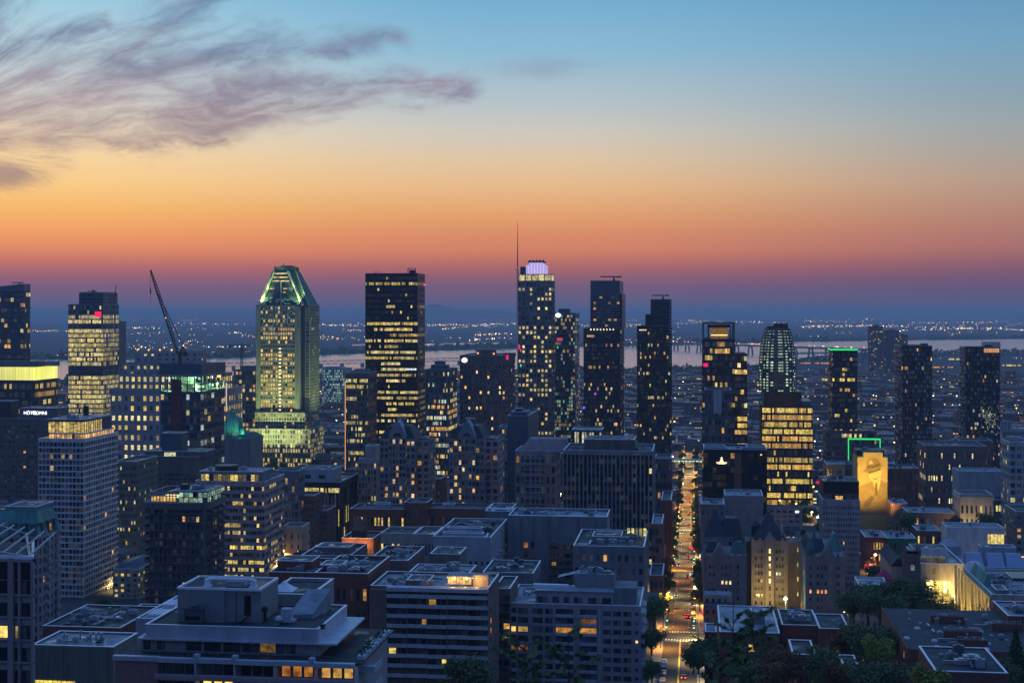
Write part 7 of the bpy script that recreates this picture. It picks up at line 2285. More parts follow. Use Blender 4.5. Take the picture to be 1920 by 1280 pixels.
MB().box(b.x0 + (b.x1 - b.x0) * .69, b.x0 + (b.x1 - b.x0) * .70, b.y0 - .12, b.y0 - .003, b.zg, b.z1).build('downpipe', FG, b.th)
roof_on(b, b.x0, b.x1, b.y0, b.y1, b.z1, ROOFL, par=.5)
for i in range(9):
    z0 = b.z1 - fh * (i + 1)
    for k in range(2):
        yy = b.y0 + 2 + k * 11
        MB().box(b.x1, b.x1 + 1.2, yy, yy + 8, z0, z0 + .9).build('balcony', FG, b.th)
# roof houses
y = b.y0 + 2.5
x0_, x1_ = PX(1004, y), PX(1150, y)
zt = Z_at(1107, x0_, y)
MB().box(x0_, x1_, y, y + 9, b.z1, zt).build('roof_house', PK, b.th)
MB().box(x0_ - .2, x1_ + .2, y - .4, y + 9.2, zt, zt + .25).build('roof', ROOFL, b.th)
for f0, f1 in ((.03, .15), (.22, .3), (.37, .43), (.5, .6), (.68, .78), (.86, .97)):
    win(b, x0_ + (x1_ - x0_) * f0, b.z1 + .6, (x1_ - x0_) * (f1 - f0), 1.6, y, OFF, mull=2)
MB().box(x1_ + .05, PX(1192, y), y + 2, y + 14, b.z1, Z_at(1104, x1_, y)).build('roof_house', W_GREY, b.th)
xx0, xx1 = PX(1078, y + 6), PX(1152, y + 6)
MB().box(xx0, xx1, y + 6, y + 13, zt + .25, Z_at(1076, xx0, y + 6)).build('plant_house', PH, b.th)
MB().box(xx0 + .2, xx1 - .2, y + 6.2, y + 12.8, Z_at(1076, xx0, y + 6), Z_at(1076, xx0, y + 6) + .2).build('roof', ROOFL, b.th)
cpp = MB().box(PX(1000, y + 5), PX(1066, y + 5), y + 5, y + 6.4, zt + .25, zt + 1.1); cpp.build('duct', COPING, b.th)
tp_ = MB(); xq = PX(1045, y + 10)
tp_.face([(xq, y + 10, zt + 2.4), (xq + 5.8, y + 9, zt + 4.0), (xq + 6.4, y + 13, zt + 4.2), (xq + .4, y + 13.6, zt + 2.6)]); tp_.face([(xq, y + 10, zt + 2.4), (xq + .4, y + 13.6, zt + 2.6), (xq + 6.4, y + 13, zt + 4.2), (xq + 5.8, y + 9, zt + 4.0)])
tp_.build('awning', WHITE, b.th)
clutter(b, b.x0 + 1, b.x1 - 3, b.y0 + 12, b.y1 - 2, b.z1, 16, .9)
clutter(b, xx0, xx1, y + 6, y + 13, Z_at(1076, xx0, y + 6) + .2, 5, .8)

# mid blocks seen over their roofs
FLATS = []
b = tower('concrete_flats', 'grey concrete flats with a white-edged roof plant court, behind the glowing party terrace', 'apartment house', 812, 920, 1012, 520, xs=951, n=10, fb=10, sb=6, wall=W_GREYL, band=.5, pier=.55, bd=.5, lt=lit(.1, .1, .008, (WARM,), .7), cl=12, roof=ROOFD,
          ph=((830, 905, 1000, 4, 4, W_GREYL), (838, 903, 990, 14, 4, W_GREYL)), top=6, par=1.2)
for i in range(8):
    z = b.z1 - 8 - i * 2.8
    for k in range(3):
        yy = b.y0 + 3 + k * 8; MB().box(b.x1, b.x1 + 1.3, yy, yy + 5, z, z + .9).build('balcony', W_GREYL, b.th)
FLATS.append(b)
b = tower('wide_flats', 'wide grey flats with a long blank top, in front of the striped slab', 'apartment house', 953, 1138, 972, 560, d=22, n=10, fb=14, sb=5, wall=W_GREY, band=.42, pier=.4, bd=.6, lt=lit(.25, .08, .02, (WARM, ORG), .7, seg=False), cl=8, roof=ROOFL, top=8, par=1.0)
FLATS.append(b)
for px0, px1 in ((953, 976), (1003, 1030), (1118, 1138)):
    MB().box(PX(px0, b.y0), PX(px1, b.y0), b.y0 - .9, b.y0 + .2, b.zg, b.z1 - .05).build('blank_bay', W_GREY, b.th)
for i in range(8):
    z = b.z1 - 10.6 - i * 2.85
    MB().box(PX(1033, b.y0), PX(1116, b.y0), b.y0 - 1.2, b.y0 - .06, z - .1, z + .75).build('balcony', W_BRICKB, b.th)
b = tower('wide_flats', 'lower grey flats joined at the left of the wide flats, white duct on the roof', 'apartment house', 910, 955, 962, 585, d=24, n=10, fb=4, sb=5, wall=W_GREY, band=.5, pier=.5, bd=.4, lt=lit(.1, .1, .02, (WARM,), .7), cl=6, roof=ROOFL, top=4)
m = MB().tube((PX(915, b.y0 + 4), b.y0 + 4, b.z1 + 1.4), (PX(972, b.y0 + 4), b.y0 + 4, b.z1 + 1.2), .5, 8); m.build('white_duct', COPING, b.th)
b = tower('roof_yard_flats', 'dark flats with a lit roof plant room, near the foot of the striped slab', 'apartment house', 1075, 1208, 1028, 500, d=38, n=9, fb=10, sb=8, wall=W_GREY, band=.5, pier=.5, bd=.4, lt=lit(.1, .1, .01, (WARM,), .7), cl=14, roof=ROOFD, par=.8,
          ph=((1110, 1165, 1006, 14, 12, W_GREY), (1095, 1152, 1030, 3, 6, PK)))
FLATS.append(b)
m = MB(); y = b.y0 + 26
for k in range(5):
    x = PX(1176, y) + k * 1.5; m.box(x, x + 1, y, y + .1, b.z1 + .6, b.z1 + 3.4, 0, glw((1, .85, .25), random.choice((.1, .25, .8))))
m.build('lit_plant_room', GLASS, b.th)
b = tower('olive_block', 'olive windowless roof block with two round vents behind the striped brick house', 'building', 806, 862, 1040, 455, d=14, n=3, fb=2, wall=W_OLIVE, band=.95, pier=.95, bd=.1, roof=ROOF, par=.3)
for px in (823, 847):
    x = PX(px, b.y0 + 4); MB().lathe(x, b.y0 + 4, [(.5, b.z1), (.5, b.z1 + 1.4), (.75, b.z1 + 1.5), (.5, b.z1 + 2.1), (.1, b.z1 + 2.3)], 10).build('vent', STEEL, b.th)
tower('low_roof_block', 'low dark block with wet rooftop plant between the olive block and the striped brick house', 'building', 760, 875, 1082, 425, d=20, n=5, fb=8, wall=W_BRICKB, band=.5, pier=.5, bd=.3, roof=ROOFL, cl=14, par=.4)
tower('low_roof_block', 'low dark block with rooftop pipes between the wide flats and the mauve house', 'building', 905, 1000, 1076, 470, d=24, n=5, fb=8, wall=W_GREY, band=.5, pier=.5, bd=.3, roof=ROOFD, cl=8, par=.5)
duct(FLATS[0], ((830, 3), (905, 3), (912, 6), (915, 14)), 0, FLATS[0].z1, .4); duct(FLATS[0], ((838, 14), (885, 14), (893, 18), (860, 22), (852, 18)), 0, FLATS[0].z1, .35)
duct(FLATS[1], ((955, 3), (985, 4), (1030, 3), (1068, 5), (1110, 4), (1134, 5)), 0, FLATS[1].z1, .45); duct(FLATS[1], ((975, 12), (1010, 13), (1030, 10)), 0, FLATS[1].z1, .4)
duct(FLATS[2], ((1082, 6), (1104, 6), (1108, 14), (1130, 16)), 0, FLATS[2].z1, .35); duct(FLATS[2], ((1150, 22), (1190, 22)), 0, FLATS[2].z1, .35)
# brick quarter between the pink office and the flats
tower('brick_house', 'dark red brick house with roof terraces right of the white marquee', 'building', 590, 690, 1080, 400, d=30, n=6, fb=8, wall=W_BRICK, band=.5, pier=.5, bd=.3, roof=ROOFD, cl=10, lt=lit(.2, .15, .03, (WARM,), .8), ph=((600, 640, 1060, 8, 8, W_BRICK),))
tower('brick_house', 'red brick corner house with pale dormers below the pink office block', 'building', 505, 598, 1078, 430, d=26, n=6, fb=8, wall=W_BRICK, band=.5, pier=.5, bd=.3, roof=ROOFD, cl=8, lt=lit(.2, .15, .03, (WARM,), .8), ph=((520, 585, 1052, 8, 10, W_BRICK),))
tower('brick_house', 'long brown brick house with a stepped flat roof, behind the red corner house', 'building', 565, 655, 1046, 500, d=28, n=6, fb=9, wall=W_BRICKB, band=.5, pier=.5, bd=.3, roof=ROOFD, cl=8, lt=lit(.2, .15, .03, (WARM,), .8), ph=((594, 655, 1026, 6, 10, W_BRICKB),))
tower('brick_house', 'brown house with a low pavilion roof, right of the long stepped-roof house', 'building', 690, 765, 1055, 480, d=30, n=5, fb=8, wall=W_BRICKB, band=.5, pier=.5, bd=.3, roof=ROOF, cl=10, lt=lit(.3, .2, .04, (ORG, WARM), .8))
b = tower('pink_offices', 'pink stone offices with three rows of dark square windows left of the concrete flats', 'building', 776, 815, 1005, 560, d=20, n=5, fb=6, wall=W_PINK, band=.42, pier=.4, bd=.4, roof=ROOF, lt=lit(.3, .2, .05, (YEL,), .8, rows={3: 1}))
b = tower('yellow_lit_shop', 'low yellow-lit shop building among the dark brick roofs', 'shop', 714, 775, 1003, 640, d=20, n=3, fb=12, wall=W_TAN, band=.4, pier=.2, bd=.3, roof=ROOFD, cl=4, lt=lit(1, .8, .3, (YEL, (1, .75, .2)), .9, rows={0: .0, 1: 1}))
b = tower('lamp_lit_house', 'brick house front strung with vertical light columns and a small grey spire', 'house', 641, 700, 1012, 660, d=22, n=3, fb=8, wall=W_BRICK, band=.45, pier=.5, bd=.3, roof=ROOFD, cl=3, lt=lit(.5, .4, .1, (ORG, WARM), .8))
m = MB()
for k in range(4):
    x = PX(648 + k * 13, b.y0); z = Z_at(1019, x, b.y0)
    for j in range(5): m.box(x - .25, x + .25, b.y0 - .5, b.y0 - .3, z - 1 - j * .9, z - .5 - j * .9, 0, glw((1, .68, .2), 1.8))
m.build('light_columns', LAMP, b.th)
x = PX(673, b.y0 + 6); MB().prism([(x - 3, b.y0 + 4), (x + 3, b.y0 + 4), (x + 3, b.y0 + 10), (x - 3, b.y0 + 10)], b.z1 + 4, b.z1 + 11, top=[(x - .1, b.y0 + 6.9), (x + .1, b.y0 + 6.9), (x + .1, b.y0 + 7.1), (x - .1, b.y0 + 7.1)]).box(x - 3, x + 3, b.y0 + 4, b.y0 + 10, b.z1, b.z1 + 4).build('spire', SLATE, b.th)
ld = bpy.data.lights.new('front_light', 'POINT'); ld.energy = 2200; ld.color = (1, .55, .15); ld.shadow_soft_size = .5
for px in (655, 685):
    lo = bpy.data.objects.new('front_light', ld); COL.objects.link(lo); lo.parent = b.th; lo.location = tuple(Vector((PX(px, b.y0), b.y0 - 4, b.z1 - 2)) - Vector(b.th['_o']))
b = tower('brick_row', 'long red brick row with small bright windows below the first gabled tower', 'building', 656, 758, 957, 745, d=20, n=4, fb=16, wall=W_BRICK, band=.45, pier=.5, bd=.3, roof=ROOF, cl=8, lt=lit(.9, .3, .05, (PALE, YEL), 1.0, rows={0: .95}), ph=((700, 727, 945, 6, 8, W_GREYL),))
b = tower('brick_row', 'taller red brick pavilion in the middle of the brick row between the gabled towers', 'building', 757, 800, 945, 740, d=18, n=5, fb=6, wall=W_BRICK, band=.45, pier=.5, bd=.3, roof=ROOF, lt=lit(.3, .2, .04, (YEL,), .7), cl=3)
b = tower('brick_row', 'red brick row right of the taller pavilion under the second gabled tower', 'building', 800, 912, 956, 745, d=20, n=4, fb=16, wall=W_BRICK, band=.45, pier=.5, bd=.3, roof=ROOF, cl=8, lt=lit(.2, .2, .03, (ORG,), .8), ph=((830, 850, 946, 6, 8, W_GREYL),))

# bottom right: blue-roofed brick house and its neighbours
b = place('blue_roof_house', 'near brick house with a broad pale blue flat roof and a square roof hut', 'house', 1349, 1462, 1187, 400, d=36, wall=W_BRICK)
shell(b); roof_on(b, b.x0, b.x1, b.y0, b.y1, b.z1, ROOFL, par=.25)
x0_, x1_, y0_, y1_, zt = pent(b, 1408, 1434, 1147, 12, 5, W_STONE, name='roof_hut', roof=ROOFL)
for k in range(3): win(b, b.x0 + 3 + k * 5, b.z1 - 5, 1.6, 2, b.y0, glw(YEL, .8) if k == 1 else OFF)
FOOT.append((b.x0, b.x1, b.y0, b.y1, b.z1))
b = tower('brick_house', 'low brick house with a plant-cluttered roof, right of the blue-roofed house', 'house', 1466, 1535, 1174, 425, d=22, n=3, fb=6, wall=W_BRICK, band=.5, pier=.55, bd=.3, roof=ROOFD, cl=14, lt=lit(.3, .2, .03, (COOL,), .3), par=.4)
b = tower('brick_house', 'small brick house with a bare sloping roof below the plant-cluttered one', 'house', 1486, 1530, 1229, 360, d=16, n=3, fb=4, wall=W_BRICK, band=.5, pier=.55, bd=.3, roof=ROOFD, par=.3)
b = tower('brick_house', 'dark roofed house edged with pale coping, left of the reddish trees', 'house', 1536, 1592, 1180, 420, d=20, n=3, fb=4, wall=W_BRICK, band=.5, pier=.55, bd=.3, roof=ROOFD, par=.3)
b = tower('brick_house', 'small house with a pale flat roof by the avenue, left of the blue-roofed house', 'house', 1322, 1344, 1186, 430, d=12, n=3, fb=3, wall=W_BRICK, band=.5, pier=.55, bd=.3, roof=ROOFL, par=.3)
b = tower('brick_house', 'tiny brick house with a white-framed roof window among the trees', 'house', 1582, 1612, 1252, 340, d=12, n=2, fb=3, wall=W_BRICK, band=.5, pier=.55, bd=.3, roof=ROOFD, par=.2)
# large terrace of houses at lower right
b = place('terrace_row', 'long red brick terrace under one big dark roof with chimneys and domed roof lights', 'terrace', 1702, 1990, 1222, 365, d=50, wall=W_BRICK)
b.x0 = PX(1702, b.y0)
shell(b); MB().box(b.x0 + .2, b.x1, b.y0 + .2, b.y1, b.z1, b.z1 + .15).build('roof', ROOFP, b.th)
MB().box(b.x0 - .1, b.x0 + .3, b.y0, b.y1, b.z1 - .1, b.z1 + .5).build('parapet', W_BRICK, b.th)
for k in range(4):
    yy = b.y0 + 4 + k * 9
    for j in range(3):
        win(b, yy + 1.5, b.z1 - 3.4 - j * 3, 1.2, 1.7, b.x0, glw(WARM, .25) if (k + j) % 5 == 0 else OFF, side='L')
for j, (px, yy, w__) in enumerate(((1770, 14, 9.5), (1795, 4, 7.5), (1745, 32, 9), (1860, 24, 8))):
    x = PX(px, b.y0 + yy)
    o = MB().box(x, x + w__, b.y0 + yy, b.y0 + yy + 1.2, b.z1, b.z1 + 2.0).build('chimney', W_BRICK, b.th)
    pts = MB()
    for q in range(int(w__ / .7)):
        pts.lathe(x + .4 + q * .7, b.y0 + yy + .6, [(.18, b.z1 + 2), (.16, b.z1 + 2.6), (.22, b.z1 + 2.7)], 7)
    pts.build('chimney_pots', STEEL, o)
for j, (px, yy) in enumerate(((1752, 10), (1757, 3), (1762, 20), (1843, 12), (1852, 8), (1838, 22), (1720, 24), (1850, 2), (1700, 12))):
    x = PX(px, b.y0 + yy)
    if x < b.x0 + 1: x = b.x0 + 2
    MB().lathe(x, b.y0 + yy, [(.85, b.z1), (.85, b.z1 + .3), (.6, b.z1 + .65), (.05, b.z1 + .8)], 12).build('domed_roof_light', W_WHITE, b.th, True)
clutter(b, b.x0 + 3, b.x0 + 30, b.y0 + 2, b.y1 - 4, b.z1 + .15, 14, .7)
b = tower('brick_house', 'front brick house with grey flat roof and two roof vents at the bottom right corner', 'house', 1754, 1890, 1262, 300, d=22, n=3, fb=9, wall=W_BRICK, band=.5, pier=.55, bd=.3, roof=ROOFP, cl=7, par=.25)
b = tower('brick_house', 'brick house with jumbled white roof plant, above the long brick terrace', 'house', 1680, 1745, 1186, 425, d=16, n=3, fb=7, wall=W_BRICK, band=.5, pier=.55, bd=.3, roof=ROOFL, cl=10, par=.3)
b = tower('brick_house', 'small house with a grey tent-shaped roof in front of the floodlit museum wall', 'house', 1752, 1800, 1178, 450, d=14, n=2, fb=5, wall=W_BRICK, band=.5, pier=.55, bd=.3, roof=ROOF, cl=3, par=.2)
MB().prism([(b.x0 + 2, b.y0 + 1), (b.x1 - 1, b.y0 + 1), (b.x1 - 1, b.y0 + 9), (b.x0 + 2, b.y0 + 9)], b.z1, b.z1 + 2.4, top=[((b.x0 + b.x1) / 2 - 1, b.y0 + 4.9), ((b.x0 + b.x1) / 2 + 1, b.y0 + 4.9), ((b.x0 + b.x1) / 2 + 1, b.y0 + 5.1), ((b.x0 + b.x1) / 2 - 1, b.y0 + 5.1)]).build('hipped_roof', W_NAVY, b.th)
b = tower('brick_house', 'brick house at the right edge with white coping and a skylight', 'house', 1890, 1990, 1158, 400, d=20, n=3, fb=6, wall=W_BRICK, band=.5, pier=.55, bd=.3, roof=ROOFL, cl=5, par=.4)
b = tower('brick_house', 'pitched metal-roofed house half hidden by trees left of the church tower', 'house', 1612, 1668, 1100, 530, d=18, n=3, fb=5, wall=W_TAN, band=.5, pier=.55, bd=.3, roof=ROOFL, par=.3)
sh = MB(); xa = PX(1655, 600)
t = thing('red_marquee', 'small crimson pointed tent among the shop lights left of the church', 'tent', (xa, 600, gz(600) + 12))
z0 = Z_at(1086, xa, 600); zt = Z_at(1069, xa, 600)
MB().prism([(PX(1645, 600), 600), (PX(1677, 600), 600), (PX(1677, 600), 608), (PX(1645, 600), 608)], z0, zt, top=[(xa + 1, 603), (xa + 1.4, 603), (xa + 1.4, 604), (xa + 1, 604)]).build('canopy', mat('crimson canvas', (.42, .03, .09), .7, var=.1), t)
MB().box(PX(1646, 600), PX(1676, 600), 600.5, 607.5, gz(600), z0).build('walls', W_BRICK, t)
for nm, lab, px0, px1, yt, Y, m_ in (('shop_house', 'low shop house with a green side wall among the roofs below the mural', 1660, 1718, 1010, 800, mat('green painted wall', (.03, .20, .10), .8)),
                                     ('shop_house', 'low brick shop house with lit upper windows, left of the green-walled one', 1622, 1662, 1008, 790, W_BRICK),
                                     ('shop_house', 'peach-coloured corner house just right of the mural foot', 1672, 1702, 945, 940, W_PINKBR),
                                     ('shop_house', 'dark wide shop house with a cluttered pale roof, right of the peach corner house', 1702, 1790, 962, 900, W_BRICKB),
                                     ('shop_house', 'low dark shop house with wet roof lights above the green-walled house', 1720, 1764, 996, 820, W_BRICK)):
    tower(nm, lab, 'shop', px0, px1, yt, Y, d=24, n=3, fb=8, wall=m_, band=.4, pier=.4, bd=.3, roof=ROOFL, cl=7, lt=lit(.4, .4, .06, (YEL, WARM, ORG), .9), par=.4)
ORD = 'first second third fourth fifth sixth seventh eighth ninth tenth eleventh twelfth thirteenth fourteenth fifteenth sixteenth seventeenth eighteenth nineteenth'.split()
TENS = {2: 'twenty', 3: 'thirty', 4: 'forty', 5: 'fifty', 6: 'sixty', 7: 'seventy'}
def nth(i):
    n = i + 1
    if n < 20: return ORD[n - 1]
    t, r = divmod(n, 10)
    return (TENS[t][:-1] + 'ieth') if r == 0 else TENS[t] + '-' + ORD[r - 1]
CNT = {}
def count(k):
    CNT[k] = CNT.get(k, -1) + 1
    return nth(CNT[k])
# ------------------------------------------------------------------ trees
def leaf_mat(name, a, c):
    m = mat(name, a, .75, var=0)
    nt = m.node_tree
    b = nt.nodes['Principled BSDF']
    g = nt.nodes.new('ShaderNodeNewGeometry'); t = nt.nodes.new('ShaderNodeTexNoise'); t.inputs['Scale'].default_value = .45; t.inputs['Detail'].default_value = 3
    oi = nt.nodes.new('ShaderNodeObjectInfo')
    ad = nt.nodes.new('ShaderNodeMath'); ad.operation = 'MULTIPLY_ADD'; ad.inputs[1].default_value = .5; 
    r = nt.nodes.new('ShaderNodeValToRGB')
    r.color_ramp.elements[0].position, r.color_ramp.elements[1].position = .3, .95
    r.color_ramp.elements[0].color = (*a, 1); r.color_ramp.elements[1].color = (*c, 1)
    nt.links.new(g.outputs['Position'], t.inputs['Vector']); nt.links.new(oi.outputs['Random'], ad.inputs[0]); nt.links.new(t.outputs[0], ad.inputs[2])
    nt.links.new(ad.outputs[0], r.inputs[0]); nt.links.new(r.outputs[0], b.inputs['Base Color'])
    return m
LG = leaf_mat('dark green leaves', (.05, .09, .04), (.11, .17, .055))
LR = leaf_mat('rusty autumn leaves', (.13, .06, .03), (.24, .13, .045))
LY = leaf_mat('yellow green leaves', (.11, .15, .035), (.26, .27, .05))
def tree(name, label, lm, h, r, nl, seed, loc=(0, 0, -500), group=None, conifer=False, ls=.42):
    g = random.Random(seed)
    t = thing(name, label, 'tree', (0, 0, 0), group)
    tr = MB(); tr.tube((0, 0, 0), (g.uniform(-.3, .3), g.uniform(-.3, .3), h * .5), r * .06 + .08, 7, r * .04 + .04)
    cl = []
    if conifer:
        tr.tube((0, 0, h * .5), (0, 0, h * .97), r * .05, 6, .03)
    else:
        for k in range(9):
            a = g.uniform(0, 6.28); e = g.uniform(.35, 1.0)
            p = Vector((math.cos(a) * r * .75 * e, math.sin(a) * r * .75 * e, h * g.uniform(.45, .9)))
            s = Vector((0, 0, h * g.uniform(.25, .45)))
            tr.tube(s, p, .1, 5, .03)
            cl.append((p, r * g.uniform(.28, .5)))
        for k in range(8):
            a = g.uniform(0, 6.28); e = g.uniform(.1, .9)
            cl.append((Vector((math.cos(a) * r * .7 * e, math.sin(a) * r * .7 * e, h * g.uniform(.5, .93))), r * g.uniform(.25, .42)))
    tr.build('trunk', TRUNK, t)
    lv = MB()
    for k in range(nl):
        if conifer:
            f = g.random() ** .7
            z = h * (.98 - .9 * f); rad = r * f * (0.55 + .45 * abs(math.sin(z * 2.6)))
            a = g.uniform(0, 6.28); q = rad * g.uniform(.5, 1)
            p = Vector((math.cos(a) * q, math.sin(a) * q, z))
        else:
            c, cr = g.choice(cl)
            d = Vector((g.gauss(0, 1), g.gauss(0, 1), g.gauss(0, .75)))
            d.normalize()
            p = c + d * cr * g.uniform(.55, 1.08)
        a = Vector((g.gauss(0, 1), g.gauss(0, 1), g.gauss(0, .6))); a.normalize()
        b = a.orthogonal().normalized(); b.rotate(__import__('mathutils').Quaternion(a, g.uniform(0, 6.28)))
        s = ls * g.uniform(.6, 1.3)
        lv.face([tuple(p - a * s), tuple(p + b * s * .6), tuple(p + a * s), tuple(p - b * s * .6)])
    lv.build('crown', lm, t)
    t.location = loc
    return t
GT = 'park and street trees'
protos = {
    'g1': tree('leafy_tree', 'big dark leafy tree in the clump left of the lit museum atrium', LG, 15, 7.5, 5200, 1),
    'g2': tree('leafy_tree', 'broad leafy tree at the near edge of the dark clump by the church', LG, 13, 8, 5200, 2),
    'r1': tree('leafy_tree', 'rusty autumn tree beside the blue-roofed house', LR, 13, 7.5, 5200, 3),
    'y1': tree('leafy_tree', 'pale yellow-green tree lit from the avenue at the bottom', LY, 10, 5.5, 3600, 4),
    's1': tree('leafy_tree', 'street tree on the avenue pavement', LG, 8.5, 3.6, 1700, 5, ls=.4),
    's2': tree('leafy_tree', 'lamp-lit yellow street tree on the avenue pavement', LY, 8, 3.4, 1700, 6, ls=.4),
    'c1': tree('conifer_tree', 'dark spire-shaped conifer at the right edge of the picture', LG, 15, 4, 4200, 7, conifer=True),
}
used = set()
def plant(k, px, Y, ztop=None, py=None, s=1.0, label=None, zoff=0.0, rz=None):
    x = X_at(px, Y)
    loc = (x, Y, gz(Y) + zoff)
    if py is not None:                      # the crown's top stands at this picture row
        h = {'g1': 15, 'g2': 13, 'r1': 13, 'y1': 10, 's1': 8.5, 's2': 8, 'c1': 15}[k] * s * .97
        loc = (x, Y, Z_at(py, x, Y) - h)
    rz = random.uniform(0, 6.28) if rz is None else rz
    if k not in used:
        used.add(k); o = protos[k]; o.location = loc; o.rotation_euler = (0, 0, rz); o.scale = (s,) * 3
        if label: o['label'] = label
    else:
        o = copy_thing(protos[k], loc, label, rz, s)
    o['group'] = GT
    return o
TL = [('g1', 1628, 500, 1094, 1.0, None), ('g1', 1672, 505, 1090, 1.05, 'tall dark tree directly below the church tower'), ('g1', 1715, 500, 1086, 1.15, 'tallest dark round tree touching the lit atrium'),
      ('g2', 1650, 470, 1118, 1.0, None), ('g2', 1600, 480, 1112, .9, 'dark tree at the left end of the clump by the castle wing'), ('g2', 1740, 500, 1126, .75, 'small dark tree in front of the atrium entrance'),
      ('y1', 1778, 520, 1132, .7, 'yellow-lit tree at the foot of the floodlit museum wall'), ('s2', 1800, 525, 1148, .9, 'slim yellow-lit tree against the floodlit museum wall'),
      ('r1', 1600, 400, 1182, 1.0, None), ('g2', 1640, 385, 1180, .95, 'green tree right of the rusty autumn tree'), ('y1', 1652, 372, 1196, .85, 'olive green tree with a lit edge above the bottom right trees'),
      ('g1', 1700, 450, 1168, .8, 'dark tree behind the long brick terrace'), ('g2', 1865, 460, 1146, .85, 'rounded green tree right of the floodlit museum wall'), ('c1', 1905, 330, 1178, 1.0, None),
      ('r1', 1585, 330, 1250, .8, 'reddish shrubby tree at the bottom left of the tiny house'), ('y1', 1750, 290, 1255, .8, 'bright green tree at the bottom edge before the brick terrace'),
      ('g2', 1650, 310, 1248, .8, 'dark tree at the bottom edge right of the tiny house'), ('g1', 1545, 350, 1215, .8, 'dark tree between the bare-roofed house and the rusty tree'),
      ('g1', 1330, 420, 1196, .85, 'dark tree at the avenue edge left of the blue-roofed house'), ('g2', 1310, 400, 1212, .6, 'small dark tree overhanging the parked cars on the right'),
      ('r1', 1470, 330, 1225, .7, 'low rusty tree below the plant-cluttered brick house'), ('g1', 880, 300, 1232, .9, 'dark tree before the striped brick house at the bottom'),
      ('g1', 1226, 478, 1120, .8, 'large dark tree on the left pavement of the avenue'), ('g2', 1222, 440, 1182, .6, 'dark tree lower on the left pavement near the parked cars'),
      ('g1', 195, 545, 1118, .55, 'dark bushy tree at the foot of the white office tower'), ('g1', 1222, 410, 1240, .5, 'dark tree at the bottom left of the avenue'),
      ('y1', 1300, 430, 1226, .6, 'bright yellow-green tree by the avenue above the red car lights'), ('g2', 1705, 760, 965, .8, 'dark street tree between the brick block and the mural'),
      ('g1', 1790, 840, 968, .7, 'green-lit tree at the side of the tan stone hall'), ('g1', 1850, 820, 962, .9, 'dark tree in front of the tan stone hall'),
      ('g2', 1390, 330, 1240, .6, 'small dark tree in front of the blue-roofed house'), ('r1', 1440, 320, 1248, .6, 'small dull red tree before the blue-roofed house'),
      ('g2', 1885, 320, 1248, .6, 'small round tree by the conifer at the right edge'), ('r1', 1790, 420, 1185, .5, 'small reddish tree before the grey tent-roofed house')]
for k, px, Y, py, s, lab in TL:
    plant(k, px, Y, py=py, s=s, label=lab)
for k in range(10):
    plant(random.choice(('g1', 'g2')), 540 + k * 11, 1290 + (k % 3) * 14, s=.9, label=f'dark tree in the square below the pointed tower, {nth(k)} from the left')
for Y in list(range(620, 760, 24)) + list(range(790, 1000, 26)) + list(range(1030, 1740, 34)):
    for x, lab in ((SX0 - 1.6, 'left'), (SX1 + 1.4, 'right')):
        if random.random() < .8:
            k = random.choice(('s1', 's1', 's2'))
            o = protos[k] if k not in used else copy_thing(protos[k], (0, 0, 0))
            used.add(k)
            o.location = (x + random.uniform(-.3, .3), Y + random.uniform(-6, 6), gz(Y)); o.rotation_euler = (0, 0, random.uniform(0, 6)); s = random.uniform(.95, 1.35); o.scale = (s, s, s)
            o['label'] = f'{"dark" if k == "s1" else "yellowish"} street tree on the {lab} pavement of the avenue, {count(lab + " tree")} tree from the near end'
            o['group'] = 'street trees along the avenue'

# ------------------------------------------------------------------ street lamps, signals, cars
def lamp_proto(name, label, h, col, energy):
    t = thing(name, label, 'street lamp', (0, 0, 0))
    m = MB().tube((0, 0, 0), (0, 0, h), .11, 6, .07); m.tube((0, 0, h), (1.3, 0, h + .3), .06, 5); m.build('pole', DSTEEL, t)
    MB().box(1.0, 1.8, -.2, .2, h + .14, h + .34).build('lamp_head', DSTEEL, t)
    MB().lathe(1.4, 0, [(.28, h - .12), (.42, h), (.3, h + .13)], 8, 0, col).build('lamp_glass', LAMP, t)
    ld = bpy.data.lights.new('lamp_light', 'SPOT'); ld.energy = energy; ld.color = tuple(c / max(col) for c in col); ld.shadow_soft_size = .3
    ld.spot_size, ld.spot_blend = R(156), .5
    lo = bpy.data.objects.new('lamp_light', ld); COL.objects.link(lo); lo.parent = t; lo.location = (1.4, 0, h - .4)
    return t
LPO = lamp_proto('street_lamp', 'orange-glowing street lamp on the pavement of the avenue', 7.5, glw((1, .42, .06), 5), 15000)
LPW = lamp_proto('street_lamp', 'yellowish white street lamp on the pavement of the avenue', 8, glw((1, .70, .24), 5), 15000)
fo, fw = True, True
for i, Y in enumerate(range(430, 1740, 24)):
    for side in (0, 1):
        if side == 0 and Y < 500: continue
        if (i + side) % 2 and Y < 900: continue
        orange = random.random() < .6 if side else random.random() < .45
        src = LPO if orange else LPW
        x, rz = (SX0 - .7, 0) if side == 0 else (SX1 + .7, math.pi)
        first = fo if orange else fw
        o = src if first else copy_thing(src, (0, 0, 0))
        if orange: fo = False
        else: fw = False
        o.location = (x, Y + random.uniform(-6, 6), gz(Y)); o.rotation_euler = (0, 0, rz)
        o['label'] = f'{"orange" if orange else "yellowish white"} street lamp on the {["left", "right"][side]} pavement of the avenue, {count("lamp" + str(side))} from the near end'
        o['group'] = 'street lamps along the avenue'
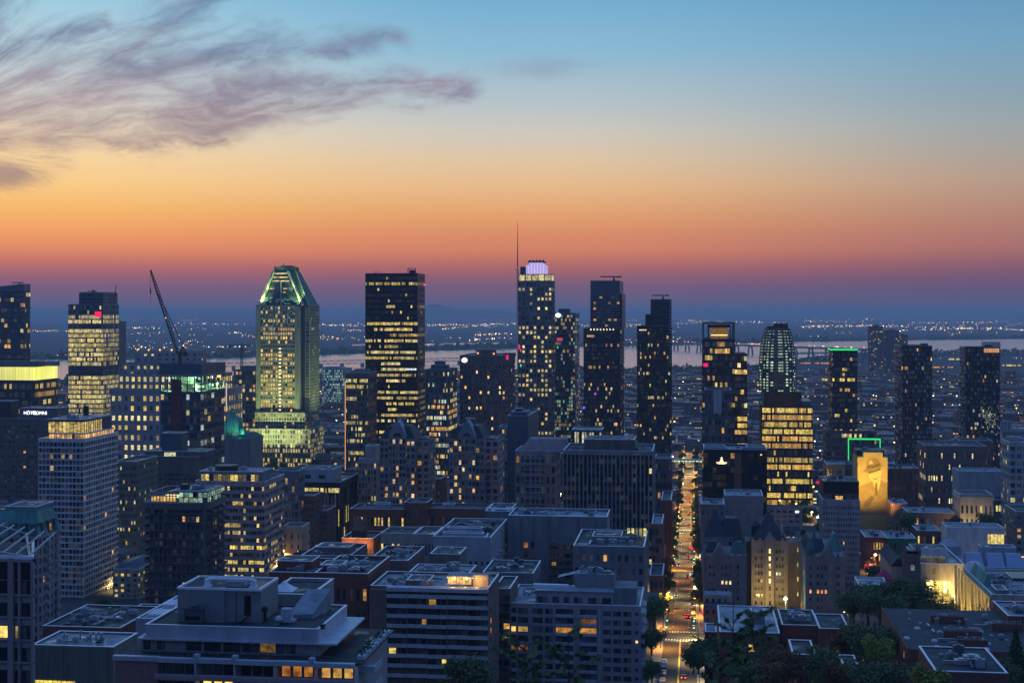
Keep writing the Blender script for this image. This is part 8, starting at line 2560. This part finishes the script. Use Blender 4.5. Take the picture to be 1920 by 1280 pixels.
for px, Y, dz, lab in ((240, 640, 0, 'street lamp in the lane between the white tower and the balconied block'), (226, 725, 0, 'street lamp behind the right edge of the white office tower'),
                       (541, 722, 0, 'street lamp at the foot of the pink office block'), (536, 770, 0, 'street lamp beside the narrow grey annex'), (645, 770, 0, 'street lamp before the finned office'),
                       (705, 720, 0, 'street lamp in front of the long red brick row'), (860, 720, 0, 'street lamp before the second gabled tower'), (1893, 430, 9, 'bright yellow street lamp beside the conifer at the right edge'),
                       (1590, 575, 0, 'street lamp between the castle wing and the dark tree clump'), (1672, 930, 0, 'street lamp at the foot of the gold mural'), (1500, 820, 0, 'street lamp behind the castle wings'), (1482, 960, 0, 'street lamp below the barrel tower'), (1625, 470, 0, 'street lamp behind the rusty autumn tree'), (1690, 400, 0, 'street lamp at the left end of the brick terrace'), (1815, 470, 0, 'street lamp at the foot of the floodlit museum wall'), (1530, 400, 0, 'street lamp between the small brick houses'), (1880, 500, 0, 'street lamp beside the rounded green tree')):
    o = copy_thing(LPW, (X_at(px, Y), Y, gz(Y) + dz), lab)
def signal_proto():
    t = thing('traffic_light', 'traffic light showing green at an avenue crossing', 'traffic light', (0, 0, 0))
    m = MB().tube((0, 0, 0), (0, 0, 5.4), .09, 6); m.tube((0, 0, 5.2), (1.6, 0, 5.3), .06, 5); m.build('pole', DSTEEL, t)
    MB().box(1.3, 1.75, -.18, .18, 4.4, 5.7).build('signal_box', W_BLACK, t)
    MB().lathe(1.5, -.3, [(.16, 4.42), (.34, 4.66), (.16, 4.9)], 8, 0, glw((.05, .95, .55), 4)).build('green_light', LAMP, t)
    return t
sg = signal_proto()
first = True
for c in CROSS:
    for x, rz, yy in ((SX0 - .5, 0, c + 15), (SX1 + .5, math.pi, c + 15), (SX0 - .5, 0, c - 1.5), (SX1 + .5, math.pi, c - 1.5)):
        if first: o = sg
        else:
            o = copy_thing(sg, (0, 0, 0))
        first = False
        o.location = (x, yy, gz(yy)); o.rotation_euler = (0, 0, rz) if rz == 0 else (0, 0, 0)
        if rz: o.scale = (-1, 1, 1)
        o['label'] = f'green traffic light at the {"left" if rz == 0 else "right"} {"far" if yy > c else "near"} corner of the {nth(CROSS.index(c))} avenue crossing from the bottom'
        o['group'] = 'traffic lights at the avenue crossings'
def car_proto(name, paint, tail, head):
    t = thing(name, 'car', 'car', (0, 0, 0))
    prof = [(-2.1, .35), (-2.15, .75), (-1.95, .95), (-1.35, 1.0), (-.85, 1.42), (.55, 1.45), (1.15, 1.0), (1.95, .88), (2.15, .65), (2.1, .35)]
    w = .88
    m = MB()
    n = len(prof)
    def wd(z): return w if z < 1.02 else w * .8
    for s in (-1, 1):
        pts = [(s * wd(z), y, z) for y, z in prof]
        m.face(pts if s > 0 else list(reversed(pts)))
    for (ya, za), (yb, zb) in zip(prof, prof[1:] + prof[:1]):
        m.face([(-wd(za), ya, za), (wd(za), ya, za), (wd(zb), yb, zb), (-wd(zb), yb, zb)])
    m.build('body', paint, t)
    gl_ = MB()
    gl_.face([(-.66, -1.30, 1.03), (.66, -1.30, 1.03), (.64, -.89, 1.42), (-.64, -.89, 1.42)])
    gl_.build('rear_window', W_BLACK, t); gl_ = MB()
    gl_.face([(-.66, 1.1, 1.05), (.66, 1.1, 1.05), (.64, .61, 1.44), (-.64, .61, 1.44)])
    gl_.build('windscreen', W_BLACK, t)
    for s in (-1, 1):
        for y in (-1.3, 1.3):
            MB().tube((s * .78, y, .34), (s * .93, y, .34), .34, 10).build('wheel', W_BLACK, t)
        MB().box(s * .62 - .2, s * .62 + .2, -2.2, -2.14, .62, .82, 0, tail).build('tail_light', LAMP, t)
        MB().box(s * .62 - .2, s * .62 + .2, 2.14, 2.2, .58, .76, 0, head).build('headlight', LAMP, t)
    return t
paints = [mat('white car paint', (.6, .6, .6), .25, var=0), mat('dark blue car paint', (.02, .03, .07), .2, var=0), mat('silver car paint', (.35, .36, .38), .25, metal=.5, var=0), mat('black car paint', (.012, .012, .014), .15, var=0), mat('red car paint', (.25, .015, .015), .2, var=0)]
pn = ['white', 'dark blue', 'silver', 'black', 'red']
parked = [car_proto('parked_car', p_, glw((.3, .01, .01), .3), (.2, .2, .2)) for p_ in paints]
PK_L = [(0, 496), (2, 489), (1, 482.5), (0, 476), (3, 469.5), (2, 463), (1, 456), (0, 449)]
PK_R = [(3, 560 - 6), (2, 512), (1, 500), (3, 592), (0, 610), (2, 628), (1, 640), (4, 655), (3, 700), (0, 720), (2, 742)]
usedp = set()
for side, lst, x in (('left', PK_L, SX0 + 1.2), ('right', PK_R, SX1 - 1.2)):
    for i, (c, Y) in enumerate(lst):
        if c not in usedp: o = parked[c]; usedp.add(c)
        else: o = copy_thing(parked[c], (0, 0, 0))
        o.location = (x + random.uniform(-.1, .1), Y, gz(Y) + .1); o.rotation_euler = (-math.atan(.06), 0, 0)
        o['label'] = f'{pn[c]} car parked at the {side} kerb of the avenue, {nth(i if side == "right" else len(lst) - 1 - i)} from the bottom edge'
        o['group'] = 'cars parked along the kerb'
mv = car_proto('moving_car', paints[3], glw((1, .01, .02), 6), glw((1, .95, .8), 5))
DR = [(-3.2, 470, 0, 'dark car with bright red tail lights at the bottom of the avenue'), (-2.8, 820, 0, 'car with red tail lights driving away beyond the second crossing'), (-1.2, 925, 0, 'car with red tail lights near the lit shop signs'),
      (-8.2, 900, math.pi, 'car with white headlights coming down the avenue between shop signs'), (-7.6, 1180, math.pi, 'far car with white headlights coming down the avenue'), (-3.0, 1150, 0, 'far car with red tail lights driving up the avenue'),
      (-8.0, 1330, math.pi, 'farthest car with white headlights on the avenue'), (-3.4, 1300, 0, 'farthest car with red tail lights on the avenue'), (-2.0, 600, 0, 'car with red tail lights waiting before the bright crossing')]
for k in range(16):
    Y = 620 + k * 52 + random.uniform(-14, 14); up_ = k % 2
    DR.append((-8.0 if up_ else -2.9, Y, math.pi if up_ else 0, f'car {"coming with white headlights" if up_ else "leaving with red tail lights"} on the avenue, {count("coming" if up_ else "going")} such from the bottom'))
for i, (x, Y, rz, lab) in enumerate(DR):
    o = mv if i == 0 else copy_thing(mv, (0, 0, 0))
    o.location = (x, Y, gz(Y) + .1); o.rotation_euler = (-math.atan(.06) if rz == 0 and Y < 1300 else 0, 0, rz); o['label'] = lab; o['group'] = 'cars driving on the avenue'

# lit shop signs along both sides of the avenue
SG = {'red': (1, .02, .06), 'orange': (1, .32, .04), 'yellow': (1, .68, .16), 'green': (.1, .85, .4), 'white': (.95, .95, .8)}
rg = random.Random(21)
def sign(x0, x1, y0, y1, z0, z1, c, lab, s=1.0):
    m = MB().box(x0, x1, y0, y1, z0, z1, 0, glw(SG[c], s * rg.uniform(.7, 1.2)))
    solo(m, 'shop_sign', LAMP, lab, 'sign', 'lit shop signs on the avenue')
for Y in range(590, 1500, 15):
    for side in (0, 1):
        if any(c - 3 < Y < c + 16 for c in CROSS) or rg.random() < .25: continue
        c = rg.choice(('yellow', 'yellow', 'orange', 'orange', 'white', 'red', 'green'))
        z = gz(Y) + rg.uniform(2.6, 4.2)
        x = SX0 - 3.3 if side == 0 else SX1 + 2.4
        sign(x, x + .4, Y, Y + rg.uniform(2, 6), z, z + rg.uniform(.6, 1.4), c, f'{c} lit shop sign on the {"left" if side == 0 else "right"} frontage of the avenue, {count("sign" + str(side))} from the near end', .9)
sign(-2.4, 2.6, 829, 829.4, gz(829) + 5, gz(829) + 6.8, 'red', 'big red lit board on the right of the avenue below the emblem hotel', .9)
sign(-2.0, 2.8, 690, 690.4, gz(690) + 7, gz(690) + 8, 'white', 'pale lit board on the right of the avenue before the castle wings', .8)
x_ = X_at(1545, 860)
for k, (px, py, w, h) in enumerate(((1536, 893, 4, 7), (1530, 901, 6, 6), (1538, 900, 4, 4))):
    sign(X_at(px, 900), X_at(px + w, 900), 899.5, 900, Z_at(py + h, x_, 900), Z_at(py, x_, 900), 'red', ('upper', 'left', 'right')[k] + ' piece of the red neon sign left of the mural', 1.1)
# shop frontages both sides: lit ground floors
for Y0_, Y1_ in ((566, 764), (782, 1001), (1018, 1243), (1260, 1488)):
    for side in (0, 1):
        yy = Y0_ + 2
        while yy < Y1_ - 8:
            w_ = rg.uniform(9, 17); h = rg.uniform(8, 15)
            ye = min(yy + w_, Y1_ - 1)
            x0, x1 = (SX0 - 3.4 - 12, SX0 - 3.4) if side == 0 else (SX1 + 2.9, SX1 + 14)
            zb = gz(yy) - .5
            if not any(not (x1 < f[0] - .5 or x0 > f[1] + .5 or ye < f[2] or yy > f[3]) for f in FOOT):
                wl = rg.choice((W_BRICK, W_BRICKB, W_TAN, W_STONE, W_PINK))
                t = thing('avenue_house', f'{wl.name} shop house on the avenue\'s {"left" if side == 0 else "right"}, {count("house" + str(side))} from the near end', 'building', ((x0 + x1) / 2, (yy + ye) / 2, zb), 'shop houses along the avenue')
                MB().box(x0, x1, yy + .1, ye - .1, zb, zb + h).build('wall', wl, t)
                MB().box(x0 + .2, x1 - .2, yy + .3, ye - .3, zb + h, zb + h + .2).build('roof', rg.choice((ROOF, ROOFD, ROOFL)), t)
                m = MB(); x = x1 + .05 if side == 0 else x0 - .05
                c = glw(rg.choice((YEL, WARM, WARM, ORG)), rg.uniform(.3, .9))
                for q in range(3):
                    a, e = yy + .6 + (ye - yy - 1) * q / 3, yy + .3 + (ye - yy - 1) * (q + 1) / 3
                    pts = [(x, a, zb + 1), (x, e, zb + 1), (x, e, zb + 3.6), (x, a, zb + 3.6)]
                    m.face(pts if side == 0 else list(reversed(pts)), 0, c if rg.random() < .8 else OFF)
                m.build('shopfront', GLASS, t)
                m = MB()
                for lv_ in range(1, int(h / 3.2)):
                    for q in range(4):
                        a = yy + .8 + (ye - yy - 1.4) * q / 4; z = zb + .9 + lv_ * 3.2
                        pts = [(x, a, z), (x, a + 1.2, z), (x, a + 1.2, z + 1.6), (x, a, z + 1.6)]
                        m.face(pts if side == 0 else list(reversed(pts)), 0, glw(WARM, rg.uniform(.3, 1)) if rg.random() < .22 else OFF)
                    for q in range(4):
                        a = x0 + .8 + (x1 - x0 - 1.4) * q / 4; z = zb + .9 + lv_ * 3.2
                        m.face([(a, yy + .05, z), (a + 1.2, yy + .05, z), (a + 1.2, yy + .05, z + 1.6), (a, yy + .05, z + 1.6)], 0, glw(WARM, rg.uniform(.3, 1)) if rg.random() < .12 else OFF)
                m.build('window_row', GLASS, t)
            yy = ye

# ------------------------------------------------------------------ the low city between and beyond the towers
cov = [9999.0] * 2300
ents = sorted([(f[2], f) for f in FOOT], key=lambda q: q[0])
rg = random.Random(99)
FILL = 'low flat-roofed city buildings spread between the towers'
fills = []
Y = 690.0
while Y < 3900:
    stp = 34 + (Y - 690) * .012
    half = .39 * Y
    xc = X_at(960, Y)
    x = xc - half
    while x < xc + half:
        w_ = rg.uniform(18, 46); d_ = rg.uniform(16, stp - 6)
        h = rg.choice((6, 7, 8, 9, 10, 11, 12, 14, 16)) * (1 if rg.random() < .88 else rg.uniform(1.4, 2.2))
        fills.append((x, x + w_, Y, Y + d_, h))
        x += w_ + rg.choice((2, 3, 14))
    Y += stp + rg.choice((4, 4, 12))
def vis_cols(x0, x1, y, ztop):
    pa = proj(x0, y, ztop); pb = proj(x1, y, ztop)
    return pa[0], pb[0], min(pa[1], pb[1])
fp_cols = []
for f in FOOT:
    a, b_, t_ = vis_cols(f[0], f[1], f[2], f[4])
    fp_cols.append((f[2], a, b_, t_))
pick = []
for f in fills:
    x0, x1, y0, y1, h = f
    if x1 > SX0 - 16 and x0 < SX1 + 15 and y0 < 1760: continue
    if any(not (x1 < q[0] - 3 or x0 > q[1] + 3 or y1 < q[2] - 3 or y0 > q[3] + 3) for q in FOOT): continue
    z = gz(y0)
    a, b_, t_ = vis_cols(x0, x1, y0, z + h)
    if b_ < -20 or a > 1940: continue
    if t_ < 712 and y0 > 3000: pass
    seen = False
    for c in (a + .15 * (b_ - a), (a + b_) / 2, a + .85 * (b_ - a)):
        if not any(q[0] < y0 and q[1] <= c <= q[2] and q[3] <= t_ + 1 for q in fp_cols): seen = True; break
    # keep the river and its banks clear
    py = HY + CH * F / dep((x0 + x1) / 2, y1)
    lim = interp(max(-150, min(2100, (a + b_) / 2)), nb)
    if py < lim + 4: continue
    if seen: pick.append(f)
print('fill buildings', len(pick))
WALLS = (W_BRICK, W_BRICKB, W_GREY, W_TAN, W_STONE, W_PINK, W_OLIVE, W_GREYL)
def fill_mesh(f, wall, roof, row, pitched=False):
    x0, x1, y0, y1, h = f
    z = gz(y0) - 1
    wall.box(x0, x1, y0, y1, z, z + h)
    roof.box(x0 + .3, x1 - .3, y0 + .3, y1 - .3, z + h - .2, z + h + .12)
    if rg.random() < .6:
        a = rg.uniform(x0 + 1, x1 - 6); c = rg.uniform(y0 + 2, y1 - 5)
        roof.box(a, a + rg.uniform(2, 5), c, c + 3, z + h, z + h + rg.uniform(1, 3))
    n = max(2, int((x1 - x0) / 4)); nf = max(1, int(h / 3.4))
    hot = rg.random() < .22
    for i in range(nf):
        zz = z + 1 + i * 3.3 + .9
        on = rg.random() < .25
        for k in range(n):
            a = x0 + .8 + (x1 - x0 - 1.2) * k / n
            g_ = OFF
            if on and rg.random() < .22 or rg.random() < .012 or (hot and i == 0 and rg.random() < .8): g_ = glw(rg.choice((WARM, YEL, PALE, ORG, COOL)), rg.uniform(.3, 1.3))
            row.face([(a, y0 - .06, zz), (a + (x1 - x0) / n * .6, y0 - .06, zz), (a + (x1 - x0) / n * .6, y0 - .06, zz + 1.6), (a, y0 - .06, zz + 1.6)], 0, g_)
        for sx, s in ((x1 + .06, 1), (x0 - .06, -1)):
            if (s > 0) != (x0 < -6): continue
            m_ = max(2, int((y1 - y0) / 4))
            for k in range(m_):
                a = y0 + .8 + (y1 - y0 - 1.2) * k / m_
                pts = [(sx, a, zz), (sx, a + 1.8, zz), (sx, a + 1.8, zz + 1.6), (sx, a, zz + 1.6)]
                g_ = glw(rg.choice((WARM, YEL, ORG)), rg.uniform(.3, 1.2)) if rg.random() < .1 else OFF
                row.face(pts if s > 0 else list(reversed(pts)), 0, g_)
pick.sort(key=lambda f: f[2])
NIND = 240
for f in pick[:NIND]:
    x0, x1, y0, y1, h = f
    t = thing('low_city_building', 'low flat-roofed city building in the streets between the towers', 'building', ((x0 + x1) / 2, (y0 + y1) / 2, gz(y0) - 1), FILL)
    w_, r_, q_ = MB(), MB(), MB()
    fill_mesh(f, w_, r_, q_)
    w_.build('wall', rg.choice(WALLS), t); r_.build('roof', rg.choice((ROOF, ROOF, ROOFD, ROOFL)), t); q_.build('window_row', GLASS, t)
w_, q_ = MB(), MB()
r_ = MB()
for f in pick[NIND:]:
    fill_mesh(f, w_, r_, q_)
if w_.f:
    # one mass of far roofs: walls, roofs and windows share one object
    mb = MB()
    for src, k in ((w_, 0), (r_, 1), (q_, 2)):
        i = len(mb.v)
        mb.v += src.v; mb.f += [tuple(a + i for a in q) for q in src.f]; mb.m += [k] * len(src.f); mb.g += src.g
    o = mb.build('far_rooftops', [W_BRICKB, ROOF, GLASS]); tag(o, 'dark mass of low far rooftops before the river', 'rooftops', kind='stuff')

# lamps in the middle distance: one lamp each
def far_lamp(c, r, h):
    m = MB().tube((0, 0, 0), (0, 0, h), .15, 4); m.lathe(0, 0, [(r * .4, h), (r, h + r * .6), (r * .4, h + r * 1.3)], 6, 0, c)
    o = m.build('street_lamp', LAMP); return o
flp = [(far_lamp(glw((1, .50, .10), 7), .9, 8), 'orange'), (far_lamp(glw((1, .78, .40), 7), .9, 8), 'warm white'), (far_lamp(glw((.85, 1, .9), 6), .9, 8), 'bluish white')]
fu = set()
CLD = []
for c in ((1, .50, .12), (1, .74, .36), (.85, 1, .9)):
    ld = bpy.data.lights.new('lamp_light', 'SPOT'); ld.energy, ld.color, ld.spot_size, ld.spot_blend, ld.shadow_soft_size = 12000, c, R(160), .4, .5
    CLD.append(ld)
FX_ = [f for f in FOOT] + [p_ for p_ in [(q[0], q[1], q[2], q[3], 0) for q in pick]]
cnt = 0
for k in range(2600):
    if cnt >= 230: break
    Y = rg.uniform(720, 3600); x = X_at(960, Y) + rg.uniform(-.38, .38) * Y
    if any(f[0] - 1 < x < f[1] + 1 and f[2] - 1 < Y < f[3] + 1 for f in FX_) or SX0 - 4 < x < SX1 + 4: continue
    px, py = proj(x, Y, gz(Y) + 8)
    if not (0 < px < 1920) or any(q[0] < Y and q[1] - 1 <= px <= q[2] + 1 and q[3] <= py for q in fp_cols): continue
    if py < interp(px, nb) + 3: continue
    i = rg.choice((0, 0, 0, 1, 1, 2))
    src, nm = flp[i]
    if i in fu: o = src.copy(); COL.objects.link(o)
    else: o = src; fu.add(i)
    o.location = (x, Y, gz(Y)); s = 1 + max(0, (Y - 1500) / 2600); o.scale = (s, s, 1)
    tag(o, f'{nm} street lamp in the low city between the towers', 'street lamp', 'street lamps across the low city')
    if cnt % 3 == 0 and Y < 2400:
        lo = bpy.data.objects.new('lamp_light', CLD[i]); COL.objects.link(lo); lo.parent = o; lo.location = (0, 0, 7.6)
    cnt += 1

for k in range(26):
    Y = rg.uniform(610, 900); px = 1628 + (Y - 610) / 290 * 8 + rg.uniform(-12, 14)
    x = X_at(px, Y)
    if any(f[0] - .3 < x < f[1] + .3 and f[2] - .3 < Y < f[3] + .3 for f in FX_): continue
    z = gz(Y) + rg.uniform(2.5, 6)
    c = rg.choice(('orange', 'orange', 'yellow', 'yellow', 'red', 'white'))
    m = MB().box(x, x + rg.uniform(1, 3.5), Y, Y + .4, z, z + rg.uniform(.6, 1.6), 0, glw(SG[c], rg.uniform(.7, 1.4)))
    solo(m, 'shop_sign', LAMP, f'{c} lit shop sign in the bright lane below the mural', 'sign', 'lit shop signs in the lane below the mural')
    if k % 4 == 0:
        o = copy_thing(LPO, (x, Y + 2, gz(Y)), 'orange street lamp in the bright lane below the mural', group='street lamps in the lane')
nt_ = 0
for k in range(900):
    if nt_ >= 110: break
    Y = rg.uniform(700, 1700); x = X_at(960, Y) + rg.uniform(-.37, .37) * Y
    if any(f[0] - 4 < x < f[1] + 4 and f[2] - 4 < Y < f[3] + 4 for f in FX_) or SX0 - 6 < x < SX1 + 6: continue
    px, py = proj(x, Y, gz(Y) + 9)
    if not 0 < px < 1920 or any(q[0] < Y and q[1] - 1 <= px <= q[2] + 1 and q[3] <= py for q in fp_cols): continue
    copy_thing(protos[rg.choice(('s1', 's1', 's2'))], (x, Y, gz(Y)), 'dark street tree among the low city buildings', rg.uniform(0, 6), rg.uniform(.9, 1.5), 'trees among the low city buildings'); nt_ += 1
# lit sheds and station roofs before the river
for (px0, px1, py, h, c, lab) in ((1405, 1425, 712, 7, YEL, 'small lit shed before the river right of the frame-topped tower'), (1500, 1552, 716, 9, YEL, 'long yellow-lit depot before the river left of the green-trimmed tower'),
                                  (1612, 1655, 720, 9, YEL, 'long yellow-lit depot right of the green-trimmed tower'), (1270, 1316, 716, 9, YEL, 'yellow-lit depot before the river beside the avenue'),
                                  (1496, 1556, 732, 7, (1, .6, .2), 'lower lit terminal strip left of the green-trimmed tower'), (1775, 1800, 676, 8, PALE, 'pale lit riverside hall between the checkered towers'),
                                  (1880, 1918, 688, 8, YEL, 'lit riverside hall at the right edge'), (1690, 1790, 690, 5, ORG, 'long orange-lit road edge behind the checkered towers'),
                                  (1500, 1560, 683, 6, (1, .35, .15), 'reddish lit long shed on the river bank'), (1880, 1920, 740, 6, ORG, 'orange-lit lane right of the farther checkered tower'),
                                  (1100, 1190, 760, 6, (1, .5, .15), 'orange-lit street edge between the dark glass towers'), (1765, 1800, 795, 9, ORG, 'orange-lit brick hall between the checkered towers')):
    x0, y0 = at_ground(px0, py); x1, y1 = at_ground(px1, py)
    Y = min(y0, y1)
    x0, x1 = X_at(px0, Y), X_at(px1, Y)
    t = thing('lit_shed', lab, 'shed', ((x0 + x1) / 2, Y + 20, 0))
    MB().box(x0, x1, Y, Y + 40, 0, h * 1.3).build('wall', W_GREY, t)
    m = MB(); n = max(5, int((x1 - x0) / 5))
    m.v = [(x0 + (x1 - x0) * k / n, Y - .1, q) for k in range(n + 1) for q in (h * .35, h)]
    m.f = [(2 * k, 2 * k + 2, 2 * k + 3, 2 * k + 1) for k in range(n)]; m.m = [0] * n
    m.g = [glw(c, rg.uniform(.4, 1.1)) if rg.random() < .85 else OFF for k in range(n)]
    m.build('window_band', GLASS, t)
    MB().box(x0 - 1, x1 + 1, Y - 1, Y + 41, h * 1.3, h * 1.3 + 1).build('roof', W_GREY, t)

t = thing('lit_overpass', 'pale lit overpass crossing the far end of the avenue', 'overpass', (-5, 1560, 0))
MB().box(-26, 16, 1556, 1572, 7, 9.4).build('deck', W_GREYL, t)
for x in (-22, 12): MB().box(x, x + 2, 1558, 1570, -1, 7).build('pier', W_GREYL, t)
m = MB()
for k in range(10): m.box(-25 + k * 4, -22.4 + k * 4, 1555.7, 1556, 7.5, 8.8, 0, glw((.85, 1, .5), rg.uniform(.5, 1)))
m.build('light_band', LAMP, t)
# tree belt on the near bank and over the plain
tb = MB(); rg2 = random.Random(31)
def clump(mb, x, y, r, h, n=9):
    for k in range(n):
        a, e = rg2.uniform(0, 6.28), rg2.uniform(0, 1)
        cx, cyy, cz = x + r * e * math.cos(a), y + r * .6 * e * math.sin(a), h * rg2.uniform(.2, .9)
        s = r * rg2.uniform(.25, .5)
        d = [Vector((rg2.gauss(0, 1), rg2.gauss(0, 1), rg2.gauss(0, 1))).normalized() * s for _ in range(3)]
        mb.face([tuple(Vector((cx, cyy, cz)) + d[0]), tuple(Vector((cx, cyy, cz)) + d[1]), tuple(Vector((cx, cyy, cz)) + d[2])])
for px in range(-20, 1940, 7):
    for k in range(3):
        x, y = at_ground(px + rg2.uniform(-5, 5), interp(px, nb) + rg2.uniform(1, 13)); clump(tb, x, y, rg2.uniform(14, 30), rg2.uniform(5, 10))
    x, y = at_ground(px + rg2.uniform(-5, 5), interp(px, far_bank) - rg2.uniform(.3, 1.5)); clump(tb, x, y, rg2.uniform(40, 90), rg2.uniform(3, 6))
tree_belt = tb.build('treeline', LG); tag(tree_belt, 'dark belts of trees on both river banks', 'trees', kind='stuff')
# lights over the far shore: countless lamps and lit windows
lt_ = MB()
def spark(px, py, c, s, z=7):
    x, y = at_ground(px, py)
    d = dep(x, y); r = s * d / F * .5
    lt_.lathe(x, y, [(r * .5, z), (r, z + r * .8), (r * .5, z + r * 1.6)], 5, 0, c)
PALN = [((1, .55, .16), 6), ((1, .70, .32), 3), ((1, .86, .62), 2), ((.8, .95, 1), 1)]
def pal_():
    q = rg2.random() * 12
    for c, w__ in PALN:
        q -= w__
        if q < 0: return c
    return PALN[0][0]
for k in range(95):
    cx_ = rg2.uniform(0, 1920); cy_ = 591 + 60 * rg2.random() ** 1.3; sx_ = rg2.uniform(6, 34)
    for q in range(rg2.randint(3, 16)):
        px, py = rg2.gauss(cx_, sx_), cy_ + rg2.gauss(0, .5 + (cy_ - 588) * .025)
        if not 0 < px < 1920 or py < 589.5 or py > interp(px, far_bank) - 1: continue
        spark(px, py, glw(pal_(), rg2.uniform(1.2, 6)), rg2.uniform(.6, 1.6))
for (xa, ya, xb_, yb2, n) in ((590, 611, 700, 612, 40), (800, 611, 975, 608, 80), (800, 594, 965, 596, 60), (830, 618, 960, 606, 40), (880, 640, 960, 635, 25), (880, 630, 960, 628, 30), (1040, 612, 1200, 610, 40), (1500, 613, 1640, 612, 70), (1640, 612, 1920, 620, 90),
                              (1280, 591, 1560, 590, 60), (1560, 592, 1900, 591, 60), (60, 622, 130, 622, 20), (230, 617, 300, 615, 12), (330, 607, 480, 610, 25), (225, 656, 480, 652, 35), (60, 671, 128, 668, 18), (300, 594, 400, 595, 10), (1270, 602, 1480, 606, 50),
                              (1650, 622, 1900, 615, 50), (640, 622, 690, 620, 16), (1490, 602, 1620, 604, 30), (1700, 606, 1900, 604, 30)):
    for k in range(n):
        f = rg2.random()
        spark(xa + (xb_ - xa) * f, ya + (yb2 - ya) * f + rg2.gauss(0, .9), glw(pal_(), rg2.uniform(2.5, 9)), rg2.uniform(.8, 1.7))
for px, py in ((281, 632), (326, 620), (474, 635), (633, 640), (87, 595), (1183, 644), (644, 618), (802, 655)):
    spark(px, py, glw((1, .03, .10) if px != 1183 else (.8, 1, .9), 5), 1.8)
for k in range(600):
    px = rg2.uniform(0, 1920); py = interp(px, nb) + 3 + (790 - interp(px, nb)) * rg2.random() ** 1.4
    spark(px, py, glw(pal_(), rg2.uniform(.6, 3.5)), rg2.uniform(.7, 1.4), 9)
far = lt_.build('city_lights', LAMP); tag(far, 'countless tiny lights of the far shore', 'lights', kind='stuff')
# a far cluster of blocks by the hill
for k, (px, py, w__, h) in enumerate(((840, 598, 7, 11), (923, 597, 8, 12), (915, 599, 5, 6), (1845, 650, 30, 9))):
    x, y = at_ground(px, py); D = dep(x, y)
    m = MB().box(x, x + w__ * D / F, y, y + 60, 0, h * D / F)
    solo(m, 'far_block', W_BROWN, ('dark far block left of the hill lights', 'dark far block on the plain right of the hill', 'low far block beside the taller one on the plain', 'dark low riverside block between the checkered tower and the right edge')[k], 'building')

# ------------------------------------------------------------------ young trees at the viewpoint, close to the camera
def sapling(px, pytop, Y, seed, label, spread=1.0):
    g = random.Random(seed)
    x = X_at(px, Y); zt = Z_at(pytop, x, Y); z0 = gz(Y) - .3
    t = thing('young_tree', label, 'tree', (x, Y, z0), 'young trees below the lookout')
    st = MB(); lv = MB()
    n = 9; p = Vector((x + g.uniform(-.05, .05), Y, z0)); q_ = []
    for k in range(n):
        f = (k + 1) / n
        q = Vector((x + g.uniform(-.06, .06) * (1 - f), Y + g.uniform(-.05, .05), z0 + (zt - z0) * f))
        st.tube(p, q, .028 * (1 - f * .75), 5, .028 * (1 - (f + .1) * .75)); q_.append(q); p = q
    for k in range(60):
        f = g.uniform(.72, 1.0); z = z0 + (zt - z0) * f
        a = g.uniform(0, 6.28); l = g.uniform(.15, .5) * spread * (1.35 - f)
        o = Vector((x, Y, z)); e = o + Vector((math.cos(a) * l * 1.6, math.sin(a) * l, l * .7))
        st.tube(o, e, .008, 4, .003)
        for j in range(7):
            c = o.lerp(e, g.uniform(.35, 1.05)); u_ = Vector((g.gauss(0, 1), g.gauss(0, 1), g.gauss(0, .6))).normalized(); v_ = u_.orthogonal().normalized(); s = g.uniform(.03, .065)
            lv.face([tuple(c - u_ * s), tuple(c + v_ * s * .55), tuple(c + u_ * s), tuple(c - v_ * s * .55)])
    st.build('stem', TRUNK, t); lv.build('leaves', LG, t)
sapling(1375, 1128, 15, 1, 'tallest blurred young tree in front of the avenue-side houses', 1.1)
sapling(1412, 1140, 15.5, 2, 'thin upright blurred young tree just right of the tallest one')
sapling(985, 1195, 14, 3, 'low blurred leafy tip before the mauve apartment house', 1.3)
sapling(1065, 1185, 14.5, 4, 'blurred leafy tip right of the low one before the mauve house', 1.3)
sapling(1350, 1225, 13, 5, 'low blurred shoot left of the tallest young tree')

# ------------------------------------------------------------------ the dusk air
hb = MB().box(-52000, 52000, -420, 76000, -3, 272)
hz = hb.build('haze', [])
tag(hz, 'thin blue dawn haze over the city', 'haze', kind='stuff')
hm = bpy.data.materials.new('dawn haze')
hm.use_nodes = True
nt = hm.node_tree
nt.nodes.clear()
vo = nt.nodes.new('ShaderNodeVolumePrincipled')
vo.inputs['Color'].default_value = (.86, .93, 1.0, 1)
vo.inputs['Density'].default_value = 6.5e-5
vo.inputs['Anisotropy'].default_value = 0.0
oo = nt.nodes.new('ShaderNodeOutputMaterial')
nt.links.new(vo.outputs[0], oo.inputs['Volume'])
hz.data.materials.append(hm)
for o in bpy.data.objects:
    if '_o' in o:
        del o['_o']
